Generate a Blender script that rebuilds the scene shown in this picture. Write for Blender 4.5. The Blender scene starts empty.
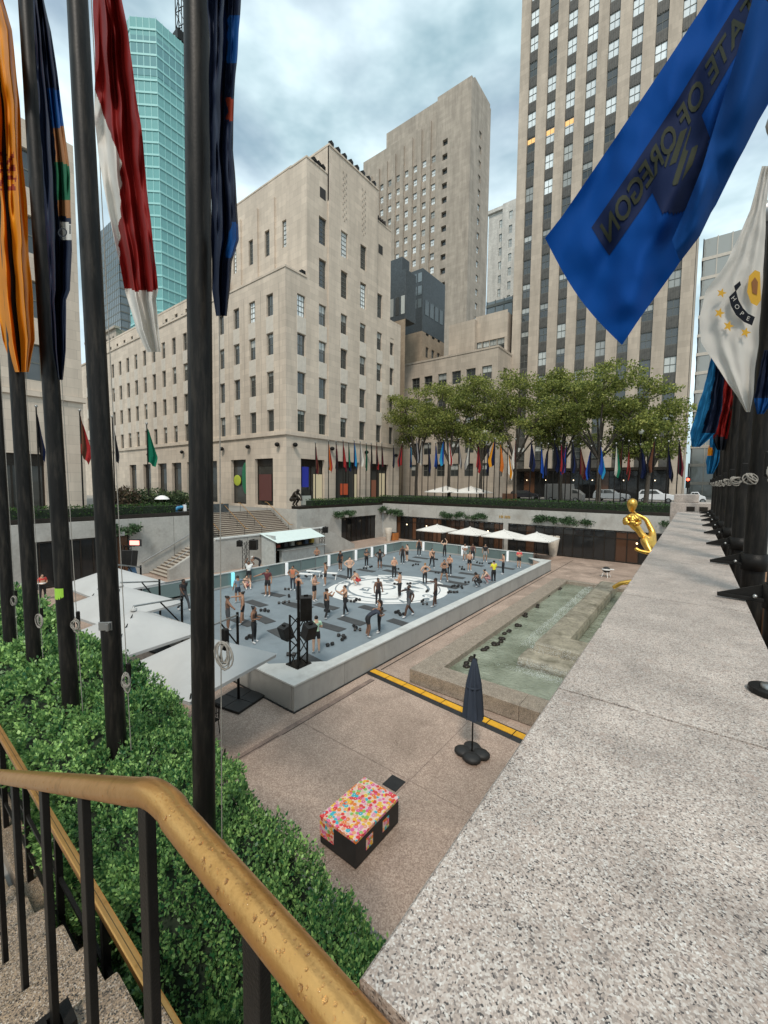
import bpy, bmesh, math, random
import numpy as np
from mathutils import Vector, Matrix, noise as mnoise

scene = bpy.context.scene
COL = scene.collection
PI = math.pi
rnd = random.Random(7)

# ------------------------------------------------------------------ camera
F_PX, IMG_W, IMG_H = 410.0, 768, 1024
CAM_H = 7.6
YAW, PITCH, ROLL = math.radians(37.6), math.radians(3.9), math.radians(0.6)
_fh = Vector((-math.sin(YAW), math.cos(YAW), 0)); _rt = Vector((math.cos(YAW), math.sin(YAW), 0)); _up = Vector((0, 0, 1))
_fw = _fh * math.cos(PITCH) - _up * math.sin(PITCH); _u = _up * math.cos(PITCH) + _fh * math.sin(PITCH)
CR = _rt * math.cos(ROLL) + _u * math.sin(ROLL); CU = -_rt * math.sin(ROLL) + _u * math.cos(ROLL); CF = _fw
CP = Vector((0, 0, CAM_H))
cd = bpy.data.cameras.new('camera'); cam = bpy.data.objects.new('camera', cd); COL.objects.link(cam)
cd.sensor_fit = 'HORIZONTAL'; cd.sensor_width = 36.0; cd.lens = 36.0 * F_PX / IMG_W
cd.clip_start = 0.05; cd.clip_end = 3000
cam.matrix_world = Matrix(((CR.x, CU.x, -CF.x, CP.x), (CR.y, CU.y, -CF.y, CP.y), (CR.z, CU.z, -CF.z, CP.z), (0, 0, 0, 1)))
scene.camera = cam

def ray(x, y): return CR * ((x - 384.0) / F_PX) + CU * (-(y - 512.0) / F_PX) + CF
def onz(x, y, z): d = ray(x, y); return CP + d * ((z - CAM_H) / d.z)
def ony(x, y, Y): d = ray(x, y); return CP + d * (Y / d.y)
def onx(x, y, X): d = ray(x, y); return CP + d * (X / d.x)
def atdepth(x, y, t): return CP + ray(x, y) * t
def to_px(P):
    d = Vector(P) - CP; t = d.dot(CF); return (384 + F_PX * d.dot(CR) / t, 512 - F_PX * d.dot(CU) / t)

# ------------------------------------------------------------------ sky, sun, exposure
SUN_EL, SUN_AZ = math.radians(52), math.radians(150)      # azimuth clockwise from +Y
world = bpy.data.worlds.new('World'); scene.world = world; world.use_nodes = True
nt = world.node_tree; nt.nodes.clear()
wo = nt.nodes.new('ShaderNodeOutputWorld'); bg = nt.nodes.new('ShaderNodeBackground'); nt.links.new(bg.outputs[0], wo.inputs[0])
sky = nt.nodes.new('ShaderNodeTexSky'); sky.sky_type = 'NISHITA'; sky.sun_disc = False
sky.sun_elevation = SUN_EL; sky.sun_rotation = SUN_AZ; sky.air_density = 1.0; sky.dust_density = 2.5; sky.ozone_density = 1.3
tc = nt.nodes.new('ShaderNodeTexCoord')
mp = nt.nodes.new('ShaderNodeMapping'); mp.inputs['Scale'].default_value = (1.0, 1.0, 2.1); mp.inputs['Location'].default_value = (0.35, 0.9, 0.2)
nt.links.new(tc.outputs['Generated'], mp.inputs['Vector'])
n1 = nt.nodes.new('ShaderNodeTexNoise'); n1.inputs['Scale'].default_value = 2.1; n1.inputs['Detail'].default_value = 6; n1.inputs['Roughness'].default_value = 0.5; n1.inputs['Distortion'].default_value = 0.5
nt.links.new(mp.outputs[0], n1.inputs['Vector'])
r1 = nt.nodes.new('ShaderNodeValToRGB'); r1.color_ramp.elements[0].position = 0.30; r1.color_ramp.elements[0].color = (0.35, 0.35, 0.35, 1); r1.color_ramp.elements[1].position = 0.56; r1.color_ramp.elements[1].color = (1, 1, 1, 1)
nt.links.new(n1.outputs['Fac'], r1.inputs[0])
n2 = nt.nodes.new('ShaderNodeTexNoise'); n2.inputs['Scale'].default_value = 3.4; n2.inputs['Detail'].default_value = 5; n2.inputs['Roughness'].default_value = 0.55
nt.links.new(mp.outputs[0], n2.inputs['Vector'])
r2 = nt.nodes.new('ShaderNodeValToRGB')
r2.color_ramp.elements[0].position = 0.30; r2.color_ramp.elements[0].color = (2.3, 3.5, 4.05, 1)
r2.color_ramp.elements[1].position = 0.66; r2.color_ramp.elements[1].color = (7.4, 8.7, 9.1, 1)
nt.links.new(n2.outputs['Fac'], r2.inputs[0])
mx = nt.nodes.new('ShaderNodeMixRGB'); nt.links.new(r1.outputs[0], mx.inputs[0]); nt.links.new(sky.outputs[0], mx.inputs[1]); nt.links.new(r2.outputs[0], mx.inputs[2])
nt.links.new(mx.outputs[0], bg.inputs[0]); bg.inputs[1].default_value = 0.1
sd = bpy.data.lights.new('sun', 'SUN'); sun = bpy.data.objects.new('sun', sd); COL.objects.link(sun)
sd.energy = 1.5; sd.angle = math.radians(10); sd.color = (1.0, 0.91, 0.80)
sdir = Vector((math.sin(SUN_AZ) * math.cos(SUN_EL), math.cos(SUN_AZ) * math.cos(SUN_EL), math.sin(SUN_EL)))
sun.rotation_euler = sdir.to_track_quat('Z', 'Y').to_euler()
scene.render.engine = 'CYCLES'
vs = scene.view_settings; vs.view_transform = 'Standard'; vs.look = 'None'; vs.gamma = 1.0; vs.use_curve_mapping = False; vs.exposure = 0.62

# ------------------------------------------------------------------ materials
MATS = {}
def new_mat(name):
    m = bpy.data.materials.new(name); m.use_nodes = True
    n = m.node_tree; b = n.nodes['Principled BSDF']; MATS[name] = m
    return m, n, b
def rgb(c): return (c[0], c[1], c[2], 1.0)
def mat(name, base, rough=0.7, metal=0.0, vary=0.15, scale=3.0, bump=0.0, bscale=40.0, stretch=None, island=0.0, dirt=None, spec=None, fine=None):
    """principled with two-scale colour variation; stretch scales the noise space; dirt=(colour, scale, lo, hi)"""
    m, n, b = new_mat(name); L = n.links.new
    b.inputs['Roughness'].default_value = rough; b.inputs['Metallic'].default_value = metal
    if spec is not None: b.inputs['Specular IOR Level'].default_value = spec
    t = n.nodes.new('ShaderNodeTexCoord'); vec = t.outputs['Object']
    if stretch:
        mpn = n.nodes.new('ShaderNodeMapping'); mpn.inputs['Scale'].default_value = stretch; L(vec, mpn.inputs[0]); vec = mpn.outputs[0]
    ns = n.nodes.new('ShaderNodeTexNoise'); ns.inputs['Scale'].default_value = scale; ns.inputs['Detail'].default_value = 5; ns.inputs['Roughness'].default_value = 0.65
    L(vec, ns.inputs['Vector'])
    cr = n.nodes.new('ShaderNodeValToRGB'); lo, hi = 1 - vary, 1 + vary
    cr.color_ramp.elements[0].position = 0.3; cr.color_ramp.elements[1].position = 0.7
    cr.color_ramp.elements[0].color = rgb([c * lo for c in base]); cr.color_ramp.elements[1].color = rgb([min(1, c * hi) for c in base])
    L(ns.outputs['Fac'], cr.inputs[0]); out = cr.outputs[0]
    if fine:
        nf = n.nodes.new('ShaderNodeTexNoise'); nf.inputs['Scale'].default_value = fine[0]; nf.inputs['Detail'].default_value = 2
        L(t.outputs['Object'], nf.inputs['Vector'])
        rf = n.nodes.new('ShaderNodeMapRange'); rf.inputs[1].default_value = 0.3; rf.inputs[2].default_value = 0.7; rf.inputs[3].default_value = 1 - fine[1]; rf.inputs[4].default_value = 1 + fine[1]
        L(nf.outputs['Fac'], rf.inputs[0])
        mm = n.nodes.new('ShaderNodeVectorMath'); mm.operation = 'SCALE'; L(out, mm.inputs[0]); L(rf.outputs[0], mm.inputs['Scale']); out = mm.outputs[0]
    if island:
        g = n.nodes.new('ShaderNodeNewGeometry'); rr = n.nodes.new('ShaderNodeMapRange'); rr.inputs[3].default_value = 1 - island; rr.inputs[4].default_value = 1 + island
        L(g.outputs['Random Per Island'], rr.inputs[0])
        mm = n.nodes.new('ShaderNodeVectorMath'); mm.operation = 'SCALE'; L(out, mm.inputs[0]); L(rr.outputs[0], mm.inputs['Scale']); out = mm.outputs[0]
    if dirt:
        nd = n.nodes.new('ShaderNodeTexNoise'); nd.inputs['Scale'].default_value = dirt[1]; nd.inputs['Detail'].default_value = 6; nd.inputs['Roughness'].default_value = 0.7
        L(vec, nd.inputs['Vector'])
        rd = n.nodes.new('ShaderNodeMapRange'); rd.inputs[1].default_value = dirt[2]; rd.inputs[2].default_value = dirt[3]; L(nd.outputs['Fac'], rd.inputs[0])
        mr = n.nodes.new('ShaderNodeMixRGB'); L(rd.outputs[0], mr.inputs[0]); L(out, mr.inputs[1]); mr.inputs[2].default_value = rgb(dirt[0]); out = mr.outputs[0]
    L(out, b.inputs['Base Color'])
    if bump:
        nb = n.nodes.new('ShaderNodeTexNoise'); nb.inputs['Scale'].default_value = bscale; nb.inputs['Detail'].default_value = 4; L(t.outputs['Object'], nb.inputs['Vector'])
        bp = n.nodes.new('ShaderNodeBump'); bp.inputs['Strength'].default_value = bump; bp.inputs['Distance'].default_value = 0.02; L(nb.outputs['Fac'], bp.inputs['Height']); L(bp.outputs[0], b.inputs['Normal'])
    return m
def plain(name, base, rough=0.6, metal=0.0, emit=None, es=1.0):
    m, n, b = new_mat(name); b.inputs['Base Color'].default_value = rgb(base); b.inputs['Roughness'].default_value = rough; b.inputs['Metallic'].default_value = metal
    if emit: b.inputs['Emission Color'].default_value = rgb(emit); b.inputs['Emission Strength'].default_value = es
    return m

def limestone(name, base, bw=1.5, bh=0.75, swap=False, streak=0.35):
    """ashlar blocks with slight tone differences, weather streaks; face axis from the geometry normal"""
    m, n, b = new_mat(name); L = n.links.new; b.inputs['Roughness'].default_value = 0.85
    t = n.nodes.new('ShaderNodeTexCoord'); g = n.nodes.new('ShaderNodeNewGeometry')
    sx = n.nodes.new('ShaderNodeSeparateXYZ'); L(t.outputs['Object'], sx.inputs[0])
    ad = n.nodes.new('ShaderNodeMath'); ad.operation = 'ADD'; L(sx.outputs[0], ad.inputs[0]); L(sx.outputs[1], ad.inputs[1])
    cb = n.nodes.new('ShaderNodeCombineXYZ'); L(ad.outputs[0], cb.inputs[0]); L(sx.outputs[2], cb.inputs[1])
    br = n.nodes.new('ShaderNodeTexBrick'); L(cb.outputs[0], br.inputs['Vector'])
    br.inputs['Scale'].default_value = 1.0; br.inputs['Brick Width'].default_value = bw; br.inputs['Row Height'].default_value = bh; br.inputs['Mortar Size'].default_value = 0.008; br.inputs['Bias'].default_value = -0.2
    br.inputs['Color1'].default_value = rgb([c * 0.91 for c in base]); br.inputs['Color2'].default_value = rgb([c * 1.08 for c in base]); br.inputs['Mortar'].default_value = rgb([c * 0.6 for c in base])
    ns = n.nodes.new('ShaderNodeTexNoise'); ns.inputs['Scale'].default_value = 0.16; ns.inputs['Detail'].default_value = 6; ns.inputs['Roughness'].default_value = 0.7
    mpn = n.nodes.new('ShaderNodeMapping'); mpn.inputs['Scale'].default_value = (3.5, 3.5, 0.5); L(t.outputs['Object'], mpn.inputs[0]); L(mpn.outputs[0], ns.inputs['Vector'])
    mr = n.nodes.new('ShaderNodeMapRange'); mr.inputs[1].default_value = 0.3; mr.inputs[2].default_value = 0.75; mr.inputs[3].default_value = 1.12; mr.inputs[4].default_value = 1.0 - streak; L(ns.outputs['Fac'], mr.inputs[0])
    mm = n.nodes.new('ShaderNodeVectorMath'); mm.operation = 'SCALE'; L(br.outputs['Color'], mm.inputs[0]); L(mr.outputs[0], mm.inputs['Scale'])
    L(mm.outputs[0], b.inputs['Base Color'])
    return m

def granite(name, cols, scale=150.0, rough=0.55):
    """speckled granite: voronoi crystals in several tones"""
    m, n, b = new_mat(name); L = n.links.new; b.inputs['Roughness'].default_value = rough
    t = n.nodes.new('ShaderNodeTexCoord')
    ns = n.nodes.new('ShaderNodeTexNoise'); ns.inputs['Scale'].default_value = scale * 0.7; ns.inputs['Detail'].default_value = 2; L(t.outputs['Object'], ns.inputs['Vector'])
    dv = n.nodes.new('ShaderNodeVectorMath'); dv.operation = 'SCALE'; L(ns.outputs['Color'], dv.inputs[0]); dv.inputs['Scale'].default_value = 1.1 / scale
    av = n.nodes.new('ShaderNodeVectorMath'); av.operation = 'ADD'; L(t.outputs['Object'], av.inputs[0]); L(dv.outputs[0], av.inputs[1])
    v = n.nodes.new('ShaderNodeTexVoronoi'); v.inputs['Scale'].default_value = scale; v.inputs['Randomness'].default_value = 1.0; L(av.outputs[0], v.inputs['Vector'])
    s = n.nodes.new('ShaderNodeSeparateColor'); L(v.outputs['Color'], s.inputs[0])
    cr = n.nodes.new('ShaderNodeValToRGB'); cr.color_ramp.interpolation = 'CONSTANT'
    e = cr.color_ramp.elements
    while len(e) < len(cols): e.new(0.5)
    for k, (p, c) in enumerate(cols): e[k].position = p; e[k].color = rgb(c)
    L(s.outputs[0], cr.inputs[0])
    big = n.nodes.new('ShaderNodeTexNoise'); big.inputs['Scale'].default_value = 5.0; big.inputs['Detail'].default_value = 6; big.inputs['Roughness'].default_value = 0.7; L(t.outputs['Object'], big.inputs['Vector'])
    mr = n.nodes.new('ShaderNodeMapRange'); mr.inputs[1].default_value = 0.3; mr.inputs[2].default_value = 0.72; mr.inputs[3].default_value = 0.66; mr.inputs[4].default_value = 1.16; L(big.outputs['Fac'], mr.inputs[0])
    mm = n.nodes.new('ShaderNodeVectorMath'); mm.operation = 'SCALE'; L(cr.outputs[0], mm.inputs[0]); L(mr.outputs[0], mm.inputs['Scale'])
    v2 = n.nodes.new('ShaderNodeTexVoronoi'); v2.inputs['Scale'].default_value = scale * 0.11; L(av.outputs[0], v2.inputs['Vector'])
    s2 = n.nodes.new('ShaderNodeSeparateColor'); L(v2.outputs['Color'], s2.inputs[0])
    m2 = n.nodes.new('ShaderNodeMapRange'); m2.inputs[1].default_value = 0.9; m2.inputs[2].default_value = 1.0; m2.inputs[3].default_value = 0.0; m2.inputs[4].default_value = 0.22; L(s2.outputs[1], m2.inputs[0])
    mx2 = n.nodes.new('ShaderNodeMixRGB'); L(m2.outputs[0], mx2.inputs[0]); L(mm.outputs[0], mx2.inputs[1]); mx2.inputs[2].default_value = (0.42, 0.30, 0.24, 1)
    L(mx2.outputs[0], b.inputs['Base Color'])
    bp = n.nodes.new('ShaderNodeBump'); bp.inputs['Strength'].default_value = 0.25; bp.inputs['Distance'].default_value = 0.002; L(s.outputs[0], bp.inputs['Height']); L(bp.outputs[0], b.inputs['Normal'])
    return m

def glassy(name, base, rough=0.06, ior=1.8, vary=0.3):
    m, n, b = new_mat(name); L = n.links.new
    b.inputs['Roughness'].default_value = rough; b.inputs['IOR'].default_value = ior
    oi = n.nodes.new('ShaderNodeObjectInfo'); mr = n.nodes.new('ShaderNodeMapRange'); mr.inputs[3].default_value = 1 - vary; mr.inputs[4].default_value = 1 + vary; L(oi.outputs['Random'], mr.inputs[0])
    mm = n.nodes.new('ShaderNodeVectorMath'); mm.operation = 'SCALE'; mm.inputs[0].default_value = base; L(mr.outputs[0], mm.inputs['Scale']); L(mm.outputs[0], b.inputs['Base Color'])
    t = n.nodes.new('ShaderNodeTexCoord'); nb = n.nodes.new('ShaderNodeTexNoise'); nb.inputs['Scale'].default_value = 0.9; L(t.outputs['Object'], nb.inputs['Vector'])
    bp = n.nodes.new('ShaderNodeBump'); bp.inputs['Strength'].default_value = 0.06; bp.inputs['Distance'].default_value = 0.2; L(nb.outputs['Fac'], bp.inputs['Height']); L(bp.outputs[0], b.inputs['Normal'])
    return m

def leafmat(name, dark, light, rough=0.5, trans=0.25):
    m, n, b = new_mat(name); L = n.links.new; b.inputs['Roughness'].default_value = rough; b.inputs['Specular IOR Level'].default_value = 0.35
    g = n.nodes.new('ShaderNodeNewGeometry'); cr = n.nodes.new('ShaderNodeValToRGB')
    cr.color_ramp.elements[0].color = rgb(dark); cr.color_ramp.elements[1].color = rgb(light)
    mid = cr.color_ramp.elements.new(0.6); mid.color = rgb([(a * 0.62 + c * 0.38) for a, c in zip(dark, light)])
    t = n.nodes.new('ShaderNodeTexCoord'); ns = n.nodes.new('ShaderNodeTexNoise'); ns.inputs['Scale'].default_value = 1.6; L(t.outputs['Object'], ns.inputs['Vector'])
    ma = n.nodes.new('ShaderNodeMath'); ma.operation = 'MULTIPLY_ADD'; L(ns.outputs['Fac'], ma.inputs[0]); ma.inputs[1].default_value = 1.1; ma.inputs[2].default_value = -0.55
    mb = n.nodes.new('ShaderNodeMath'); mb.operation = 'ADD'; L(g.outputs['Random Per Island'], mb.inputs[0]); L(ma.outputs[0], mb.inputs[1])
    L(mb.outputs[0], cr.inputs[0]); L(cr.outputs[0], b.inputs['Base Color'])
    tr = n.nodes.new('ShaderNodeBsdfTranslucent'); L(cr.outputs[0], tr.inputs['Color'])
    ms = n.nodes.new('ShaderNodeMixShader'); ms.inputs[0].default_value = trans; L(b.outputs[0], ms.inputs[1]); L(tr.outputs[0], ms.inputs[2]); L(ms.outputs[0], n.nodes['Material Output'].inputs[0])
    return m

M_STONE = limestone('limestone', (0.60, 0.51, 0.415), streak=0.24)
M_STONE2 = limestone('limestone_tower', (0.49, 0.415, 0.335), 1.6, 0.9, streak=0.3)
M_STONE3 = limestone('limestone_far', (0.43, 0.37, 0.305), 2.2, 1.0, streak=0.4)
M_PALE = limestone('pale_brick', (0.60, 0.57, 0.52), 1.0, 0.5)
M_TAN = limestone('tan_brick', (0.36, 0.28, 0.20), 0.8, 0.6)
M_SPAN = mat('spandrel_stone', (0.60, 0.55, 0.48), 0.8, vary=0.1, scale=2)
M_DSPAN = mat('spandrel_metal', (0.10, 0.095, 0.085), 0.5, metal=0.3, vary=0.35, scale=1.2)
M_FRAME = mat('window_frame', (0.12, 0.125, 0.11), 0.5, vary=0.1)
M_GLASS = glassy('window_glass', (0.045, 0.05, 0.05))
M_GLASSL = glassy('window_glass_blind', (0.42, 0.44, 0.42), ior=1.7)
M_GLASSB = glassy('window_glass_sky_tone', (0.80, 0.86, 0.87), ior=2.0, vary=.15)  # pale base colour paints the sky's reflection into the panes
M_DARKMETAL = mat('dark_cladding', (0.075, 0.085, 0.09), 0.45, metal=0.4, vary=0.25)
M_TEAL = glassy('teal_glass', (0.19, 0.50, 0.485), ior=1.7, rough=0.12)
M_TEALD = glassy('teal_glass_dark', (0.07, 0.20, 0.21), ior=1.7, rough=0.12)
M_TEALF = plain('teal_mullion', (0.28, 0.56, 0.545), 0.4)
M_GREYGL = glassy('grey_glass', (0.14, 0.17, 0.18), ior=1.7)
M_CONC = mat('board_concrete', (0.40, 0.39, 0.36), 0.85, vary=0.12, scale=0.7, bump=0.15, bscale=12, dirt=((0.27, 0.25, 0.22), 0.55, 0.5, 0.75), fine=(6, 0.07))
M_GRANITE = granite('speckled_granite', [(0.0, (0.075, 0.066, 0.062)), (0.05, (0.22, 0.185, 0.165)), (0.15, (0.36, 0.30, 0.26)), (0.38, (0.46, 0.375, 0.32)), (0.60, (0.535, 0.46, 0.405)), (0.82, (0.61, 0.55, 0.495)), (0.95, (0.68, 0.64, 0.59))], 400)
M_STEP = granite('step_granite', [(0.0, (0.03, 0.026, 0.022)), (0.15, (0.15, 0.115, 0.085)), (0.35, (0.27, 0.20, 0.14)), (0.65, (0.36, 0.26, 0.17)), (0.88, (0.46, 0.39, 0.32))], 230, 0.3)
M_BLACK = mat('pole_black', (0.012, 0.011, 0.010), 0.42, metal=0.0, vary=0.5, scale=5, stretch=(4, 4, 0.5), bump=0.04, bscale=60, dirt=((0.045, 0.038, 0.03), 5, 0.5, 0.8), spec=0.16)
M_IRON = mat('wet_iron', (0.012, 0.011, 0.010), 0.4, vary=0.4, bump=0.12, bscale=180, spec=0.15)
M_ROPE = mat('rope', (0.26, 0.24, 0.21), 0.9, vary=0.2, scale=60)
M_STEEL = mat('steel', (0.35, 0.35, 0.34), 0.35, metal=0.8)
# brass with wear
def brass():
    m, n, b = new_mat('worn_brass'); L = n.links.new
    b.inputs['Metallic'].default_value = 0.9; b.inputs['Roughness'].default_value = 0.3
    t = n.nodes.new('ShaderNodeTexCoord')
    ns = n.nodes.new('ShaderNodeTexNoise'); ns.inputs['Scale'].default_value = 9; ns.inputs['Detail'].default_value = 8; ns.inputs['Roughness'].default_value = 0.72; L(t.outputs['Object'], ns.inputs['Vector'])
    cr = n.nodes.new('ShaderNodeValToRGB'); e = cr.color_ramp.elements
    e[0].position = 0.28; e[0].color = (0.42, 0.20, 0.055, 1); e[1].position = 0.72; e[1].color = (0.80, 0.44, 0.155, 1)
    x = e.new(0.45); x.color = (0.68, 0.355, 0.115, 1)
    L(ns.outputs['Fac'], cr.inputs[0]); L(cr.outputs[0], b.inputs['Base Color'])
    mr = n.nodes.new('ShaderNodeMapRange'); mr.inputs[3].default_value = 0.42; mr.inputs[4].default_value = 0.22; L(ns.outputs['Fac'], mr.inputs[0]); L(mr.outputs[0], b.inputs['Roughness'])
    nb = n.nodes.new('ShaderNodeTexNoise'); nb.inputs['Scale'].default_value = 160; nb.inputs['Detail'].default_value = 3; L(t.outputs['Object'], nb.inputs['Vector'])
    bp = n.nodes.new('ShaderNodeBump'); bp.inputs['Strength'].default_value = 0.16; bp.inputs['Distance'].default_value = 0.004; L(nb.outputs['Fac'], bp.inputs['Height']); L(bp.outputs[0], b.inputs['Normal'])
    return m
M_BRASS = brass()
def drops():
    m, n, b = new_mat('raindrop'); b.inputs['Base Color'].default_value = (1.0, 0.97, 0.92, 1); b.inputs['Roughness'].default_value = 0.0; b.inputs['Transmission Weight'].default_value = 1.0; b.inputs['IOR'].default_value = 1.33
    return m
M_DROP = drops()
def floor_mat():
    m, n, b = new_mat('exposed_aggregate'); L = n.links.new
    t = n.nodes.new('ShaderNodeTexCoord')
    v = n.nodes.new('ShaderNodeTexVoronoi'); v.inputs['Scale'].default_value = 42; L(t.outputs['Object'], v.inputs['Vector'])
    s = n.nodes.new('ShaderNodeSeparateColor'); L(v.outputs['Color'], s.inputs[0])
    cr = n.nodes.new('ShaderNodeValToRGB'); e = cr.color_ramp.elements
    e[0].color = (0.29, 0.205, 0.16, 1); e[1].color = (0.56, 0.435, 0.35, 1); x = e.new(0.5); x.color = (0.41, 0.305, 0.245, 1)
    L(s.outputs[0], cr.inputs[0])
    ns = n.nodes.new('ShaderNodeTexNoise'); ns.inputs['Scale'].default_value = 0.55; ns.inputs['Detail'].default_value = 7; ns.inputs['Roughness'].default_value = 0.68; ns.inputs['Distortion'].default_value = 0.6; L(t.outputs['Object'], ns.inputs['Vector'])
    mr = n.nodes.new('ShaderNodeMapRange'); mr.inputs[1].default_value = 0.32; mr.inputs[2].default_value = 0.68; mr.inputs[3].default_value = 0.70; mr.inputs[4].default_value = 1.12; L(ns.outputs['Fac'], mr.inputs[0])
    mm = n.nodes.new('ShaderNodeVectorMath'); mm.operation = 'SCALE'; L(cr.outputs[0], mm.inputs[0]); L(mr.outputs[0], mm.inputs['Scale'])
    L(mm.outputs[0], b.inputs['Base Color'])
    rr = n.nodes.new('ShaderNodeMapRange'); rr.inputs[1].default_value = 0.3; rr.inputs[2].default_value = 0.62; rr.inputs[3].default_value = 0.22; rr.inputs[4].default_value = 0.7; L(ns.outputs['Fac'], rr.inputs[0]); L(rr.outputs[0], b.inputs['Roughness'])
    bp = n.nodes.new('ShaderNodeBump'); bp.inputs['Strength'].default_value = 0.25; bp.inputs['Distance'].default_value = 0.006; L(s.outputs[0], bp.inputs['Height']); L(bp.outputs[0], b.inputs['Normal'])
    return m
M_FLOOR = floor_mat()
M_FLOORD = mat('aggregate_border', (0.23, 0.165, 0.135), 0.5, vary=0.35, scale=2.5, fine=(30, 0.3))
M_GOLD = mat('gilding', (0.80, 0.46, 0.10), 0.3, metal=1.0, vary=0.25, scale=3)
M_DECK = mat('sport_deck', (0.20, 0.24, 0.265), 0.6, vary=0.1, scale=0.8, fine=(60, 0.10), dirt=((0.155, 0.185, 0.205), 0.9, 0.5, 0.75))
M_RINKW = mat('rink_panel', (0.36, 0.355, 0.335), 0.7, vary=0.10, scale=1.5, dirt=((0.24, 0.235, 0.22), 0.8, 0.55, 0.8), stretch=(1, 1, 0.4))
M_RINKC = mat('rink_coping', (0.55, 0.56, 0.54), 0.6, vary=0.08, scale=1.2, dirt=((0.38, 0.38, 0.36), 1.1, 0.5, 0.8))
M_WHITE = mat('white_paint', (0.80, 0.80, 0.78), 0.5, vary=0.05)
M_LIGHTP = plain('light_post', (0.9, 0.9, 0.9), 0.4, emit=(1, 1, 1), es=0.1)
M_LIGHTB = plain('blue_light_post', (0.3, 0.8, 0.9), 0.4, emit=(0.3, 0.9, 1), es=0.3)
M_PANELG = glassy('fence_glass', (0.16, 0.21, 0.20), ior=1.5, rough=0.15)
M_CANVAS = mat('grey_canvas', (0.46, 0.46, 0.45), 0.85, vary=0.06, scale=0.9, bump=0.1, bscale=3)
M_CANVASW = mat('white_canvas', (0.72, 0.70, 0.66), 0.85, vary=0.06)
M_NAVYC = mat('navy_canvas', (0.030, 0.042, 0.065), 0.8, vary=0.25, scale=6, stretch=(1, 1, 0.15))
M_BLUEC = mat('blue_canvas', (0.09, 0.17, 0.28), 0.8, vary=0.2, scale=6)
M_AWN = mat('awning_mint', (0.62, 0.72, 0.70), 0.7, vary=0.05)
M_ASPH = mat('asphalt', (0.055, 0.055, 0.055), 0.8, vary=0.25, scale=1.2, fine=(40, 0.2))
M_PAVE = mat('street_pavement', (0.24, 0.23, 0.21), 0.8, vary=0.15, scale=0.8)
M_HEDGE = leafmat('boxwood_leaf', (0.026, 0.11, 0.038), (0.42, 0.66, 0.21), 0.34)
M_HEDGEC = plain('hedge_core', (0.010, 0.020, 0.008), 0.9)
M_FHEDGE = leafmat('hedge_leaf_far', (0.020, 0.055, 0.014), (0.085, 0.17, 0.04), 0.6)
M_TREE = leafmat('plane_leaf', (0.085, 0.125, 0.028), (0.46, 0.48, 0.13), 0.55, 0.45)
M_SHRUB = leafmat('shrub_leaf', (0.03, 0.055, 0.025), (0.15, 0.19, 0.08), 0.55)
M_SHRUBR = leafmat('shrub_leaf_russet', (0.04, 0.03, 0.02), (0.17, 0.12, 0.07), 0.55)
M_VINE = leafmat('vine_leaf', (0.025, 0.06, 0.025), (0.12, 0.2, 0.09), 0.55)
M_BARK = mat('bark', (0.085, 0.07, 0.055), 0.9, vary=0.35, scale=4, bump=0.4, bscale=10)
M_SOIL = mat('soil', (0.04, 0.03, 0.024), 0.95, vary=0.3)
M_BRONZE = mat('bronze_dark', (0.035, 0.028, 0.022), 0.4, metal=0.6, vary=0.3)
M_BROWNST = mat('brown_stone', (0.30, 0.14, 0.055), 0.5, vary=0.25, scale=4)
M_STONEW = mat('wet_stone', (0.34, 0.305, 0.235), 0.26, vary=0.3, scale=1.6, dirt=((0.11, 0.10, 0.07), 1.3, 0.48, 0.72), fine=(14, 0.15))
M_POOLST = granite('pool_granite', [(0.0, (0.10, 0.085, 0.075)), (0.15, (0.28, 0.23, 0.18)), (0.5, (0.40, 0.33, 0.26)), (0.8, (0.50, 0.43, 0.355))], 90, 0.35)
M_YEL = mat('cable_ramp_yellow', (0.72, 0.37, 0.02), 0.55, vary=0.15, scale=6)
M_RUB = mat('rubber_black', (0.018, 0.018, 0.018), 0.6, vary=0.3, scale=5)
M_WARM = plain('warm_interior', (0.35, 0.22, 0.12), 0.7, emit=(1.0, 0.52, 0.22), es=0.16)
M_LAMP = plain('warm_lamp', (1, 0.9, 0.7), 0.5, emit=(1.0, 0.75, 0.45), es=3.0)
M_WLAMP = plain('white_lamp', (1, 1, 1), 0.5, emit=(1.0, 0.95, 0.85), es=2.5)
M_RED = plain('red_light', (0.9, 0.05, 0.03), 0.5, emit=(1.0, 0.06, 0.03), es=5)
M_DINT = plain('dark_interior', (0.022, 0.02, 0.018), 0.6)
M_WOODD = mat('dark_timber', (0.10, 0.045, 0.022), 0.5, vary=0.3, scale=3)
M_TERRA = mat('terracotta', (0.45, 0.16, 0.04), 0.7, vary=0.1)
M_URN = mat('stone_urn', (0.50, 0.45, 0.38), 0.8, vary=0.12)
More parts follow.
